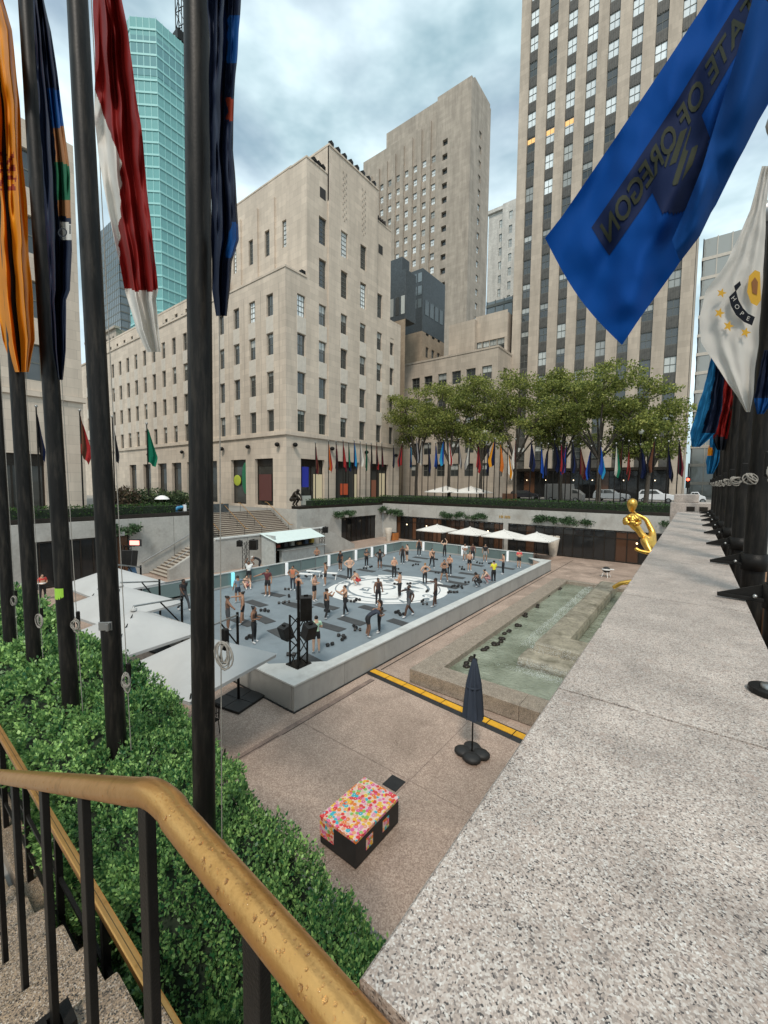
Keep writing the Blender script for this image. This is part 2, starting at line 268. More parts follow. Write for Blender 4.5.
def water_mat():
    m, n, b = new_mat('pool_water'); L = n.links.new
    b.inputs['Roughness'].default_value = 0.03; b.inputs['IOR'].default_value = 1.45
    t = n.nodes.new('ShaderNodeTexCoord')
    ns = n.nodes.new('ShaderNodeTexNoise'); ns.inputs['Scale'].default_value = 0.8; ns.inputs['Detail'].default_value = 5; L(t.outputs['Object'], ns.inputs['Vector'])
    cr = n.nodes.new('ShaderNodeValToRGB'); e = cr.color_ramp.elements; e[0].position = 0.3; e[0].color = (0.15, 0.17, 0.12, 1); e[1].position = 0.7; e[1].color = (0.34, 0.37, 0.29, 1)
    L(ns.outputs['Fac'], cr.inputs[0]); L(cr.outputs[0], b.inputs['Base Color'])
    nb = n.nodes.new('ShaderNodeTexNoise'); nb.inputs['Scale'].default_value = 4.5; nb.inputs['Detail'].default_value = 4; nb.inputs['Distortion'].default_value = 1.0; L(t.outputs['Object'], nb.inputs['Vector'])
    bp = n.nodes.new('ShaderNodeBump'); bp.inputs['Strength'].default_value = 1.0; bp.inputs['Distance'].default_value = 0.12; L(nb.outputs['Fac'], bp.inputs['Height']); L(bp.outputs[0], b.inputs['Normal'])
    return m
M_WATER = water_mat()
M_FOAM = plain('water_spray', (0.85, 0.9, 0.9), 0.3)

# ------------------------------------------------------------------ helpers
class MB:
    """collects shapes into one mesh"""
    def __init__(s): s.v = []; s.f = []; s.m = []; s.smooth = []
    def add(s, vs, fs, mi=0, sm=False):
        o = len(s.v); s.v.extend([tuple(p) for p in vs])
        for f in fs: s.f.append(tuple(i + o for i in f)); s.m.append(mi); s.smooth.append(sm)
        return s
    def box(s, c, d, rz=0.0, mi=0, mat3=None):
        hx, hy, hz = d[0] / 2, d[1] / 2, d[2] / 2; cs, sn = math.cos(rz), math.sin(rz); vs = []
        for z in (-hz, hz):
            for x, y in ((-hx, -hy), (hx, -hy), (hx, hy), (-hx, hy)):
                if mat3: p = mat3 @ Vector((x, y, z)); vs.append((c[0] + p.x, c[1] + p.y, c[2] + p.z))
                else: vs.append((c[0] + x * cs - y * sn, c[1] + x * sn + y * cs, c[2] + z))
        return s.add(vs, [(0, 3, 2, 1), (4, 5, 6, 7), (0, 1, 5, 4), (1, 2, 6, 5), (2, 3, 7, 6), (3, 0, 4, 7)], mi)
    def bx(s, x0, x1, y0, y1, z0, z1, mi=0): return s.box(((x0 + x1) / 2, (y0 + y1) / 2, (z0 + z1) / 2), (abs(x1 - x0), abs(y1 - y0), abs(z1 - z0)), 0, mi)
    def prism(s, poly, z0, z1, mi=0):
        n = len(poly); vs = [(p[0], p[1], z0) for p in poly] + [(p[0], p[1], z1) for p in poly]
        return s.add(vs, [tuple(range(n - 1, -1, -1)), tuple(range(n, 2 * n))] + [(i, (i + 1) % n, n + (i + 1) % n, n + i) for i in range(n)], mi)
    def tube(s, pts, r, seg=8, mi=0, caps=True, sm=True):
        pts = [Vector(p) for p in pts]; n = len(pts); rs = r if isinstance(r, (list, tuple)) else [r] * n
        vs = []; fs = []; prev = None
        for i, p in enumerate(pts):
            t = (pts[min(i + 1, n - 1)] - pts[max(i - 1, 0)]).normalized()
            if prev is None:
                a = Vector((0, 0, 1)) if abs(t.z) < 0.9 else Vector((1, 0, 0)); u = t.cross(a).normalized()
            else: u = (prev - t * prev.dot(t)).normalized()
            prev = u; w = t.cross(u)
            for k in range(seg):
                a = 2 * PI * k / seg; vs.append(p + (u * math.cos(a) + w * math.sin(a)) * rs[i])
        for i in range(n - 1):
            for k in range(seg): fs.append((i * seg + k, i * seg + (k + 1) % seg, (i + 1) * seg + (k + 1) % seg, (i + 1) * seg + k))
        s.add(vs, fs, mi, sm)
        if caps: s.add(vs[:seg], [tuple(range(seg - 1, -1, -1))], mi); s.add(vs[-seg:], [tuple(range(seg))], mi)
        return s
    def lathe(s, prof, c=(0, 0, 0), seg=12, mi=0, sm=True):
        vs = []; fs = []
        for r, z in prof:
            for k in range(seg): a = 2 * PI * k / seg; vs.append((c[0] + r * math.cos(a), c[1] + r * math.sin(a), c[2] + z))
        for i in range(len(prof) - 1):
            for k in range(seg): fs.append((i * seg + k, i * seg + (k + 1) % seg, (i + 1) * seg + (k + 1) % seg, (i + 1) * seg + k))
        return s.add(vs, fs, mi, sm)
    def ball(s, c, r, seg=8, rings=5, mi=0):
        rr = r if isinstance(r, (tuple, list)) else (r, r, r); vs = []; fs = []
        for i in range(rings + 1):
            ph = PI * i / rings
            for k in range(seg): a = 2 * PI * k / seg; vs.append((c[0] + rr[0] * math.sin(ph) * math.cos(a), c[1] + rr[1] * math.sin(ph) * math.sin(a), c[2] - rr[2] * math.cos(ph)))
        for i in range(rings):
            for k in range(seg): fs.append((i * seg + k, i * seg + (k + 1) % seg, (i + 1) * seg + (k + 1) % seg, (i + 1) * seg + k))
        return s.add(vs, fs, mi, True)
    def mesh(s, name, mats):
        me = bpy.data.meshes.new(name); me.from_pydata(s.v, [], s.f)
        for m in (mats if isinstance(mats, (list, tuple)) else [mats]): me.materials.append(m)
        me.polygons.foreach_set('material_index', s.m); me.polygons.foreach_set('use_smooth', s.smooth); me.update()
        return me
    def build(s, name, mats, parent=None, bevel=0.0):
        me = s.mesh(name, mats)
        if bevel:
            bm = bmesh.new(); bm.from_mesh(me); bmesh.ops.remove_doubles(bm, verts=bm.verts, dist=1e-5)
            bmesh.ops.bevel(bm, geom=[e for e in bm.edges if e.is_manifold and e.calc_face_angle(0) > 0.5], offset=bevel, segments=2, profile=0.6, affect='EDGES', clamp_overlap=True)
            bm.to_mesh(me); bm.free()
        return link(name, me, parent)
def link(name, me, parent=None, loc=None, rz=None):
    o = bpy.data.objects.new(name, me); COL.objects.link(o)
    if parent: o.parent = parent
    if loc is not None: o.location = loc
    if rz is not None: o.rotation_euler = (0, 0, rz)
    return o
def tag(o, label=None, cat=None, group=None, kind=None):
    if label: o['label'] = label
    if cat: o['category'] = cat
    if group: o['group'] = group
    if kind: o['kind'] = kind
    return o
def thing(name, label, cat, loc=(0, 0, 0), rz=0.0, group=None):
    o = bpy.data.objects.new(name, None); COL.objects.link(o); o.location = loc; o.rotation_euler = (0, 0, rz); o.empty_display_size = 0.2
    return tag(o, label, cat, group)
def copy_tree(root, parent=None):
    c = root.copy(); COL.objects.link(c)
    if parent: c.parent = parent
    for ch in list(root.children): copy_tree(ch, c)
    return c
def np_mesh(name, V, Fq, mats, smooth=False):
    """V (n,3) float array, Fq (m,4) or (m,3) int array"""
    me = bpy.data.meshes.new(name); k = Fq.shape[1]
    me.vertices.add(len(V)); me.vertices.foreach_set('co', np.ascontiguousarray(V, dtype=np.float32).ravel())
    me.loops.add(Fq.size); me.loops.foreach_set('vertex_index', np.ascontiguousarray(Fq, dtype=np.int32).ravel())
    me.polygons.add(len(Fq)); me.polygons.foreach_set('loop_start', np.arange(0, Fq.size, k, dtype=np.int32))
    if smooth: me.polygons.foreach_set('use_smooth', np.ones(len(Fq), dtype=bool))
    for m in (mats if isinstance(mats, (list, tuple)) else [mats]): me.materials.append(m)
    me.update(calc_edges=True); me.validate()
    return me
def leaf_quads(pos, nrm, size, rng, aspect=0.55, jitter=0.6, fold=0.25):
    """one folded leaf (two triangles as a bent quad) per position; nrm = preferred direction of leaf axis"""
    n = len(pos); a = nrm + rng.normal(0, jitter, (n, 3)); a /= np.linalg.norm(a, axis=1)[:, None] + 1e-9
    b = rng.normal(0, 1, (n, 3)); b -= a * np.sum(a * b, axis=1)[:, None]; b /= np.linalg.norm(b, axis=1)[:, None] + 1e-9
    c = np.cross(a, b); s = size * rng.uniform(0.7, 1.25, n); s = s[:, None]
    V = np.empty((n, 4, 3)); V[:, 0] = pos; V[:, 2] = pos + a * s
    mid = pos + a * s * 0.5 + c * s * fold * rng.uniform(-1, 1, (n, 1)); V[:, 1] = mid + b * s * aspect * 0.5; V[:, 3] = mid - b * s * aspect * 0.5
    Fq = np.arange(n * 4).reshape(n, 4)
    return V.reshape(-1, 3), Fq

# text turned into mesh outlines (flat, xy plane, centred)
def text_geo(txt, size=1.0, ext=0.0, bold=0.0):
    cu = bpy.data.curves.new('lettering', 'FONT'); cu.body = txt; cu.size = size; cu.align_x = 'CENTER'; cu.align_y = 'CENTER'; cu.extrude = ext; cu.resolution_u = 3; cu.offset = bold
    o = bpy.data.objects.new('lettering', cu); COL.objects.link(o); bpy.context.view_layer.update()
    me = bpy.data.meshes.new_from_object(o.evaluated_get(bpy.context.evaluated_depsgraph_get()))
    bpy.data.objects.remove(o); bpy.data.curves.remove(cu)
    return me
def text_obj(txt, size, mtl, parent, M, name='lettering', ext=0.0):
    me = text_geo(txt, size, ext); me.materials.clear(); me.materials.append(mtl); me.transform(M)
    return link(name, me, parent)
# ------------------------------------------------------------------ setting: ground, pit, road
ZS = 4.4
PX0, PX1, PY0, PY1 = -36.0, -0.34, 2.15, 46.5
def zg(Y): return ZS + max(0.0, min(1.0, (Y - 50) / 20.0)) * 0.95
xs = [-1500, -40.9, PX0, PX1, 1500]; ys = [-1500, PY0, 20.4, 30.6, PY1, 50, 70, 1500]
mb = MB()
for i in range(len(xs) - 1):
    for j in range(len(ys) - 1):
        cx, cy = (xs[i] + xs[i + 1]) / 2, (ys[j] + ys[j + 1]) / 2
        if PX0 < cx < PX1 and PY0 < cy < PY1: continue
        if -40.9 < cx < PX0 and 20.4 < cy < 30.6: continue
        mb.add([(xs[i], ys[j], zg(ys[j])), (xs[i + 1], ys[j], zg(ys[j])), (xs[i + 1], ys[j + 1], zg(ys[j + 1])), (xs[i], ys[j + 1], zg(ys[j + 1]))], [(0, 1, 2, 3)])
tag(mb.build('ground', M_PAVE), kind='structure')
tag(MB().add([(-300, 63, zg(63) + .01), (300, 63, zg(63) + .01), (300, 70, zg(70) + .01), (-300, 70, zg(70) + .01)], [(0, 1, 2, 3)]).add([(-300, 70, zg(70) + .01), (300, 70, zg(70) + .01), (300, 73.5, zg(73) + .01), (-300, 73.5, zg(73) + .01)], [(0, 1, 2, 3)]).build('road', M_ASPH), kind='structure')
tag(MB().bx(-300, 300, 74.0, 77.9, 5.33, 5.48).build('pavement', M_PAVE, bevel=0.02), kind='structure')
tag(MB().add([(PX0 - 5, PY0 - .3, 0), (PX1 + .4, PY0 - .3, 0), (PX1 + .4, PY1 + 3, 0), (PX0 - 5, PY1 + 3, 0)], [(0, 1, 2, 3)]).build('plaza_floor', M_FLOOR), kind='structure')
# border strips and seams in the plaza paving
def strip(a, b, w, z, m, name='floor_seam'):
    a = Vector(a); b = Vector(b); t = (b - a).normalized(); n = Vector((-t.y, t.x, 0)) * (w / 2)
    me = MB().add([a - n + Vector((0, 0, z)), b - n + Vector((0, 0, z)), b + n + Vector((0, 0, z)), a + n + Vector((0, 0, z))], [(0, 1, 2, 3)])
    return tag(me.build(name, m), kind='structure')
strip((-9.75, 12.05, 0), (-9.75, 2.2, 0), 0.22, 0.003, M_FLOORD, 'floor_border'); strip((-9.66, 12.05, 0), (-9.64, 7.6, 0), 0.03, 0.006, M_SOIL); strip((-9.70, 7.5, 0), (-9.74, 2.2, 0), 0.025, 0.006, M_SOIL)
strip((-10.0, 12.9, 0), (-10.0, 45, 0), 0.06, 0.004, M_SOIL)
strip((-5.55, 2.3, 0), (-5.55, 12.0, 0), 0.018, 0.004, M_FLOORD)
strip((-9.6, 8.4, 0), (-0.6, 8.4, 0), 0.018, 0.005, M_FLOORD)
for k in range(6): strip((-9.9, 40 + k * 1.1, 0), (-0.6, 40 + k * 1.1, 0), 0.02, 0.005, M_FLOORD)

# pit walls
def wall_thing(name, label, boxes, m, bevel=0.0):
    t = thing(name, label, 'wall')
    for nm, b in boxes: MB().bx(*b).build(nm, m, t, bevel)
    return t
ZT = 4.62
w = thing('retaining_wall', 'long concrete retaining wall on the left, behind the grey parasols', 'wall')
MB().bx(-36.45, -36, PY0 - .3, 6.9, 0, ZT).build('wall_panel', M_CONC, w, .02)
MB().bx(-36.45, -36, 6.9, 13.4, 3.35, ZT - .002).build('wall_panel', M_CONC, w, .02)
for (a, b) in ((13.4, 16.9), (16.93, 20.4)): MB().bx(-36.45, -36, a, b, 0, ZT - .001).build('wall_panel', M_CONC, w, .02)
w = thing('retaining_wall', 'concrete retaining wall right of the wide stairs, below the store windows', 'wall')
for (a, b, z) in ((30.6, 34.0, 0), (34.03, 37.9, 0), (37.9, 46.5, 3.25)): MB().bx(-36.45, -36, a, b, z, ZT).build('wall_panel', M_CONC, w, .02)
MB().bx(-36.4, -36.003, 44.9, 46.5, 0, 3.25).build('pier', M_CONC, w)
w = thing('retaining_wall', 'far concrete wall over the glass shopfronts, with a small gilt inscription', 'wall')
for k in range(8):
    a = -36 + k * 4.45; MB().bx(a, a + 4.43, 46.5, 46.9, 3.2, 4.85).build('wall_panel', M_CONC, w, .015)
p = ony(505, 517, 46.5)
for k, (dx, hh_) in enumerate(((-.62, .30), (-.42, .34), (-.26, .28), (.02, .34), (.2, .30), (.38, .34), (.56, .28))): MB().box((p.x + dx, 46.485, p.z), (.11, .03, hh_)).build('gilt_mark', M_GOLD, w)
tag(MB().bx(-36.0, PX1, PY0 - .5, PY0, 0, ZS - .01).build('retaining_wall', M_CONC), 'near side wall of the sunken plaza below the boxwood hedge', 'wall')
tag(MB().bx(PX1, .3, PY0 - .5, 60, 0, ZS - .01).build('retaining_wall', M_CONC), 'side wall of the sunken plaza behind the gilded statue', 'wall')

# glazed shopfronts
M_PWARM = glassy('pane_warm_reflection', (0.075, 0.036, 0.02), ior=1.45, rough=0.1, vary=0.6)  # brown base colour stands in for warm reflections on the glass
M_PDARK = glassy('pane_dark', (0.018, 0.018, 0.018), ior=1.45, rough=0.08, vary=0.5)
def shopfront(name, label, O, u, n, W, H, k, mats, lamps=3, transom=True):
    """O origin at floor, u along, n outward normal; k panes"""
    t = thing(name, label, 'shopfront'); O = Vector(O); u = Vector(u); nn = Vector(n); pw = W / k
    def bar(a0, a1, z0, z1, d0, d1, nm, m):
        P = [O + u * a + nn * d + Vector((0, 0, z)) for z in (z0, z1) for a, d in ((a0, d0), (a1, d0), (a1, d1), (a0, d1))]
        MB().add(P, [(0, 3, 2, 1), (4, 5, 6, 7), (0, 1, 5, 4), (1, 2, 6, 5), (2, 3, 7, 6), (3, 0, 4, 7)]).build(nm, m, t)
    bar(0, W, 0, 0.12, -.12, .0, 'sill', M_BRONZE); bar(0, W, H - .12, H, -.12, .0, 'head', M_BRONZE)
    if transom: bar(0, W, H * .74, H * .74 + .07, -.115, -.02, 'transom', M_BRONZE)
    for i in range(k + 1): bar(i * pw - .04, i * pw + .04, .121, H - .121, -.11, -.005, 'mullion', M_BRONZE)
    for i in range(k):
        bar(i * pw + .04, (i + 1) * pw - .04, .13, H - .13, -.085, -.06, 'pane', mats[rnd.randrange(len(mats))])
    for i in range(lamps):
        a = W * (i + .5) / lamps + rnd.uniform(-.6, .6); bar(a - .07, a + .07, H * .62, H * .62 + .14, -.058, -.055, 'lamp', M_LAMP)
    return t
shopfront('shopfront', 'dark glass shopfront under the far wall, nearest the gilded statue', (-17.5, 46.62, 0), (1, 0, 0), (0, -1, 0), 17.0, 3.2, 17, [M_PDARK, M_PDARK, M_PDARK, M_PWARM], 2)
shopfront('shopfront', 'warm brown glass shopfront behind the row of white parasols', (-33.6, 46.62, 0), (1, 0, 0), (0, -1, 0), 15.6, 3.2, 24, [M_PWARM, M_PWARM, M_PDARK], 5)
shopfront('shopfront', 'black glass doors in the side wall near the far plaza corner', (-36.12, 38, 0), (0, 1, 0), (1, 0, 0), 6.9, 3.25, 7, [M_PDARK], 0, False)
shopfront('shopfront', 'dark shopfront low in the left wall behind the grey parasols', (-36.12, 6.95, 0), (0, 1, 0), (1, 0, 0), 6.4, 3.35, 8, [M_PDARK, M_PDARK, M_PDARK, M_PWARM], 0, False)
t = tag(MB().bx(-18.1, -17.55, 46.45, 46.75, 0, 3.2).build('pier', M_CONC), 'concrete pier between the two far glass shopfronts', 'pier')
tag(MB().bx(-36, -33.65, 46.52, 46.8, 0, 3.2).build('pier', M_CONC), 'concrete pier in the far corner behind the orange planter', 'pier')

# far stairs: wide upper flight, landing wall, lower flight
t = thing('wide_stairs', 'wide concrete stairs rising from the plaza to the street', 'stairs')
M_RISER = mat('dark_riser', (0.15, 0.12, 0.095), 0.9, vary=.25); M_TREAD = mat('pale_tread', (0.40, 0.35, 0.29), 0.8, vary=.15, scale=2)  # risers darker and browner than the treads
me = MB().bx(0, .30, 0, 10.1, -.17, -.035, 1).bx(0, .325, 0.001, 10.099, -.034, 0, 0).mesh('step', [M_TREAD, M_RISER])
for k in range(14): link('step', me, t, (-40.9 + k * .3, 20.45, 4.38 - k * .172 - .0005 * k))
MB().bx(-36.69, -32.2, 16.9 + 1.2, 30.6, 1.7, 1.972).build('landing', M_CONC, t)
MB().bx(-41.2, -36.01, 20.1, 20.42, 0, 4.6).build('side_wall', M_CONC, t); MB().bx(-41.2, -36.01, 30.58, 30.9, 0, 4.6).build('side_wall', M_CONC, t)
MB().bx(-41.2, -40.9, 20.42, 30.58, 0, 4.38).build('back_wall', M_CONC, t)
for yy in (21.6, 24.5, 26.6, 30.2):
    a = Vector((-40.9, yy, 5.3)); b = Vector((-36.7, yy, 2.9)); r = MB().tube([a + Vector((-.4, 0, 0)), a, b, b + Vector((.4, 0, 0))], .035, 6).build('handrail', M_BRASS, t)
    for q in range(4): pz = a.lerp(b, q / 3.2); MB().tube([pz, pz - Vector((0, 0, .95))], .02, 5).build('baluster', M_IRON, r)
t = thing('lower_stairs', 'narrow lower stairs along the left wall, beside the walking man', 'stairs')
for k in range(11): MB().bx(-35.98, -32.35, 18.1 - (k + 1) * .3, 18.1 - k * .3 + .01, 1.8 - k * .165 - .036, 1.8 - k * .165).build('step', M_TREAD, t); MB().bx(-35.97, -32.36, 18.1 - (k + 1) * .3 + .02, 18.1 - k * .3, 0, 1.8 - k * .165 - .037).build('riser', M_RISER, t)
sw = MB(); Yb = 14.6
sw.add([(-32.35, Yb, 0), (-32.35, 18.4, 0), (-32.35, 18.4, 2.75), (-32.35, Yb + .3, .95), (-32.35, Yb, .85), (-32.0, Yb, 0), (-32.0, 18.4, 0), (-32.0, 18.4, 2.75), (-32.0, Yb + .3, .95), (-32.0, Yb, .85)],
       [(0, 1, 2, 3, 4), (9, 8, 7, 6, 5), (0, 4, 9, 5), (4, 3, 8, 9), (3, 2, 7, 8), (1, 6, 7, 2), (0, 5, 6, 1)])
sw.build('side_wall', M_CONC, t)
MB().tube([(-35.85, 14.2, 1.0), (-35.85, 18.2, 2.95)], .05, 6).build('handrail', M_STEEL, t); MB().tube([(-32.6, 14.6, 1.1), (-32.6, 18.2, 2.95)], .03, 6).build('handrail', M_STEEL, t)
t = thing('landing_wall', 'low concrete wall with pale coping in front of the stair landing', 'wall')
for (a, b) in ((18.4, 21.5), (21.53, 25.5), (25.53, 31.4)): MB().bx(-32.35, -32.0, a, b, 0, 2.75).build('wall_panel', M_CONC, t, .01)
MB().bx(-32.42, -31.93, 18.4, 31.4, 2.752, 2.9).build('coping', M_RINKC, t, .03)
MB().bx(-36, -32.3, 31.1, 31.4, 0, 2.6).build('end_wall', M_CONC, t)
sw = MB(); sw.add([(-32.3, 31.42, 0), (-32.3, 36, 0), (-32.3, 36, .5), (-32.3, 31.42, 2.6), (-32.05, 31.42, 0), (-32.05, 36, 0), (-32.05, 36, .5), (-32.05, 31.42, 2.6)], [(0, 1, 2, 3), (7, 6, 5, 4), (3, 2, 6, 7), (1, 5, 6, 2), (0, 3, 7, 4)]); sw.build('ramp_wall', M_CONC, t)
t = tag(MB().bx(-40.8, -40.6, 20.8, 25.0, ZS, 5.3).build('sign_board', M_DARKMETAL, bevel=.01), 'black signboard at the head of the wide stairs', 'sign')
MB().add([(-40.585, 22.5, 4.80), (-40.585, 22.8, 4.80), (-40.585, 22.65, 5.14)], [(0, 1, 2)]).build('spire_mark', M_WHITE, t); MB().bx(-40.595, -40.585, 22.15, 23.15, 4.66, 4.73).build('underline_mark', M_WHITE, t)

# ------------------------------------------------------------------ buildings
def window_mesh(name, w, h, d=0.07, mull=(1,), rails=(0.5,), glass=None, blind=0.0):
    """window in local x (width), z (height), front at y=0 facing -y"""
    mb = MB(); f = max(.05, w * .055)
    mb.bx(-w / 2, w / 2, 0, d, 0, f); mb.bx(-w / 2, w / 2, 0, d, h - f, h); mb.bx(-w / 2, -w / 2 + f, 0.002, d, f, h - f); mb.bx(w / 2 - f, w / 2, 0.002, d, f, h - f)
    for r in rails: mb.bx(-w / 2 + f, w / 2 - f, .004, d, h * r - f * .5, h * r + f * .5)
    for q in range(mull[0]): x = -w / 2 + w * (q + 1) / (mull[0] + 1); mb.bx(x - f * .3, x + f * .3, .006, d, f, h - f)
    z0 = f; z1 = h - f; zb = z1 - (z1 - z0) * blind
    if blind > 0: mb.add([(-w / 2 + f, d * .6, zb), (w / 2 - f, d * .6, zb), (w / 2 - f, d * .6, z1), (-w / 2 + f, d * .6, z1)], [(0, 1, 2, 3)], 2)
    mb.add([(-w / 2 + f, d * .6, z0), (w / 2 - f, d * .6, z0), (w / 2 - f, d * .6, zb), (-w / 2 + f, d * .6, zb)], [(0, 1, 2, 3)], 1)
    return mb.mesh(name, [M_FRAME, glass or M_GLASS, M_GLASSL])
def facade(parent, O, u, n, W, z0, z1, cols, rows, depth, m, wins, pick=None, name='wall', wname='window', span=None, limit=400):
    """wall sheet with real openings and reveals. cols=[(a,b)], rows=[(za,zb)]; wins = window meshes, pick(ci, ri) -> mesh index or None"""
    O = Vector((O[0], O[1], 0)); u = Vector((u[0], u[1], 0)); n = Vector((n[0], n[1], 0))
    us = sorted(set([0.0, W] + [c for ab in cols for c in ab])); zs = sorted(set([z0, z1] + [c for ab in rows for c in ab]))
    cset = {round(a, 4): b for a, b in cols}; rset = {round(a, 4): b for a, b in rows}
    P = lambda a, z, d=0.0: O + u * a + Vector((0, 0, z)) + n * d
    mb = MB(); ang = math.atan2(-n.x, n.y) + PI
    for i in range(len(us) - 1):
        for j in range(len(zs) - 1):
            a0, a1, b0, b1 = us[i], us[i + 1], zs[j], zs[j + 1]
            if round(a0, 4) in cset and round(b0, 4) in rset:
                ci = [round(c[0], 4) for c in cols].index(round(a0, 4)); ri = [round(c[0], 4) for c in rows].index(round(b0, 4))
                k = pick(ci, ri) if pick else 0
                if k is not None:
                    for q in ((P(a0, b0), P(a1, b0), P(a1, b0, -depth), P(a0, b0, -depth)), (P(a0, b1, -depth), P(a1, b1, -depth), P(a1, b1), P(a0, b1)),
                              (P(a0, b0, -depth), P(a0, b1, -depth), P(a0, b1), P(a0, b0)), (P(a1, b0), P(a1, b1), P(a1, b1, -depth), P(a1, b0, -depth))): mb.add(q, [(0, 1, 2, 3)])
                    c = P((a0 + a1) / 2, b0, -depth + .07)
                    link(wname, wins[k % len(wins)], parent, c, ang)
                    continue
            mb.add([P(a0, b0), P(a1, b0), P(a1, b1), P(a0, b1)], [(0, 1, 2, 3)])
    w = mb.build(name, m, parent)
    if span:      # fluted stone panels between windows of one column, standing 4 cm proud
        me, zlist = span
        for (a, b) in cols:
            for z in zlist: link('spandrel', me, parent, P((a + b) / 2, z, .0), ang)
    return w
def box_part(parent, x0, x1, y0, y1, z0, z1, m, name='wall', bevel=0): return MB().bx(x0, x1, y0, y1, z0, z1).build(name, m, parent, bevel)
def fluted(w, h, k=6):
    mb = MB(); p = w / k
    for i in range(k): mb.bx(-w / 2 + i * p + p * .14, -w / 2 + (i + 1) * p - p * .14, -.05, .02, .02, h - .02)
    mb.bx(-w / 2, w / 2, -.015, .02, 0, h)
    return mb.mesh('spandrel', M_SPAN)

# --- building L: corner at X=-40, Y=32.4
BX, BY = -40.0, 32.4
bl = thing('limestone_building', 'stepped limestone office building on the corner behind the wide stairs', 'building', (0, 0, 0))
FL = 4.67; R0 = 14.05; WH = 2.62; WW = 1.3
rows = [(R0 + FL * k, R0 + FL * k + WH) for k in range(4)]
WD = [window_mesh('window', WW, WH, glass=M_GLASS), window_mesh('window', WW, WH, glass=M_GLASS, blind=.35), window_mesh('window', WW, WH, glass=M_GLASS, blind=.15), window_mesh('window', WW, WH, mull=(2,), rails=(.25, .5, .75), glass=M_GLASSB)]
SP = fluted(WW + .15, FL - WH - .05)
SPZ = [r[1] + .03 for r in rows[:3]]
rr = random.Random(3)
def pk(ci, ri): return rr.choice([0, 0, 0, 1, 2]) if ri < 3 else rr.choice([0, 1, 3])
wc = lambda c, w=WW: (c - w / 2, c + w / 2)
# left face (facing -Y), near corner block
WA = 16.8
facade(bl, (BX, BY), (-1, 0), (0, -1), WA, 13.9, 33.0, [wc(c) for c in (3.0, 6.65, 10.15, 13.8)], rows, .32, M_STONE, WD, pk, span=(SP, SPZ))
for c in (1.2, 4.8, 8.4, 12.0, 15.6): MB().bx(BX - c - .035, BX - c + .035, BY - .012, BY + .01, 14.0, 31.5).build('pier_groove', M_FRAME if False else M_STONE3, bl)
# wing further left, one step lower at the top
colsB = [.67 + 3.6 * k for k in range(15)]; WBW = 56.0; XB = BX - WA
facade(bl, (XB, BY + .35), (-1, 0), (0, -1), WBW, 13.9, 33.2, [wc(c, 1.25) for c in colsB], rows, .3, M_STONE, [window_mesh('window', 1.25, WH, glass=M_GLASS), window_mesh('window', 1.25, WH, glass=M_GLASS, blind=.3)], lambda a, b: rr.choice([0, 0, 1]), span=(fluted(1.35, FL - WH - .05), SPZ))
box_part(bl, XB - WBW, XB, BY + .2, BY + .5, 33.2, 33.5, M_STONE, 'cornice')
facade(bl, (XB, BY + 2.6), (-1, 0), (0, -1), WBW, 33.4, 37.2, [wc(c, 1.0) for c in colsB], [(34.6, 36.0)], .25, M_STONE, [window_mesh('window', 1.0, 1.4, glass=M_GLASS)], None)
box_part(bl, XB - WBW, XB, BY + .5, BY + 2.6, 33.2, 33.44, M_STONE, 'terrace'); box_part(bl, XB - WBW, XB, BY + 2.55, BY + 3, 37.2, 37.5, M_STONE, 'cornice')
# right face (facing +X): corner block, tall block in three parts, low end
YT = BY + 3.35; TOPZ = 50.8; S1Z = 47.2; YM = BY + 6.94; YN = BY + 17.0; YO = BY + 20.6; YEND = BY + 23.5; ENDZ = 46.6
facade(bl, (BX, BY), (0, 1), (1, 0), 3.35, 13.9, 33.0, [wc(2.45)], rows, .32, M_STONE, WD, pk, span=(SP, SPZ))
rowsT = rows + [(32.8, 36.35), (38.15, 41.5)]
WT = window_mesh('window', WW, 3.4, mull=(2,), rails=(.17, .34, .5, .67, .84), glass=M_GLASS); WT2 = window_mesh('window', WW, 3.4, mull=(2,), rails=(.17, .34, .5, .67, .84), glass=M_GLASSB)
def pkT(ci, ri): return rr.choice([0, 0, 1, 2]) if ri < 4 else (rr.choice([4, 5]))
WDT = [WD[0], WD[1], WD[2], WD[3], WT, WT2]
facade(bl, (BX, YT), (0, 1), (1, 0), YM - YT, 13.9, S1Z, [wc(2.7)], rowsT, .32, M_STONE, WDT, pkT, span=(SP, SPZ))
facade(bl, (BX + .2, YM), (0, 1), (1, 0), YN - YM, 13.9, TOPZ, [wc(2.95), wc(6.91)], rowsT, .32, M_STONE, WDT, pkT, span=(SP, SPZ))
facade(bl, (BX + .2, YM), (-1, 0), (0, -1), .2, 13.9, TOPZ, [], [], .3, M_STONE, WDT); facade(bl, (BX + .2, YN), (-1, 0), (0, 1), .2, 13.9, TOPZ, [], [], .3, M_STONE, WDT)
facade(bl, (BX, YN), (0, 1), (1, 0), YO - YN, 13.9, ENDZ, [wc(.98, 1.2)], rowsT[:5], .32, M_STONE, [window_mesh('window', 1.2, WH), window_mesh('window', 1.2, WH, blind=.3), WD[0], WD[0], window_mesh('window', 1.2, 3.5)], lambda a, b: 4 if b == 4 else rr.choice([0, 1]), span=(SP, SPZ))
facade(bl, (BX, YO), (0, 1), (1, 0), YEND - YO, 13.9, 33.4, [wc(.55, 1.0)], rows, .32, M_STONE, [window_mesh('window', 1.0, WH)], None, span=(fluted(1.1, FL - WH - .05), SPZ))
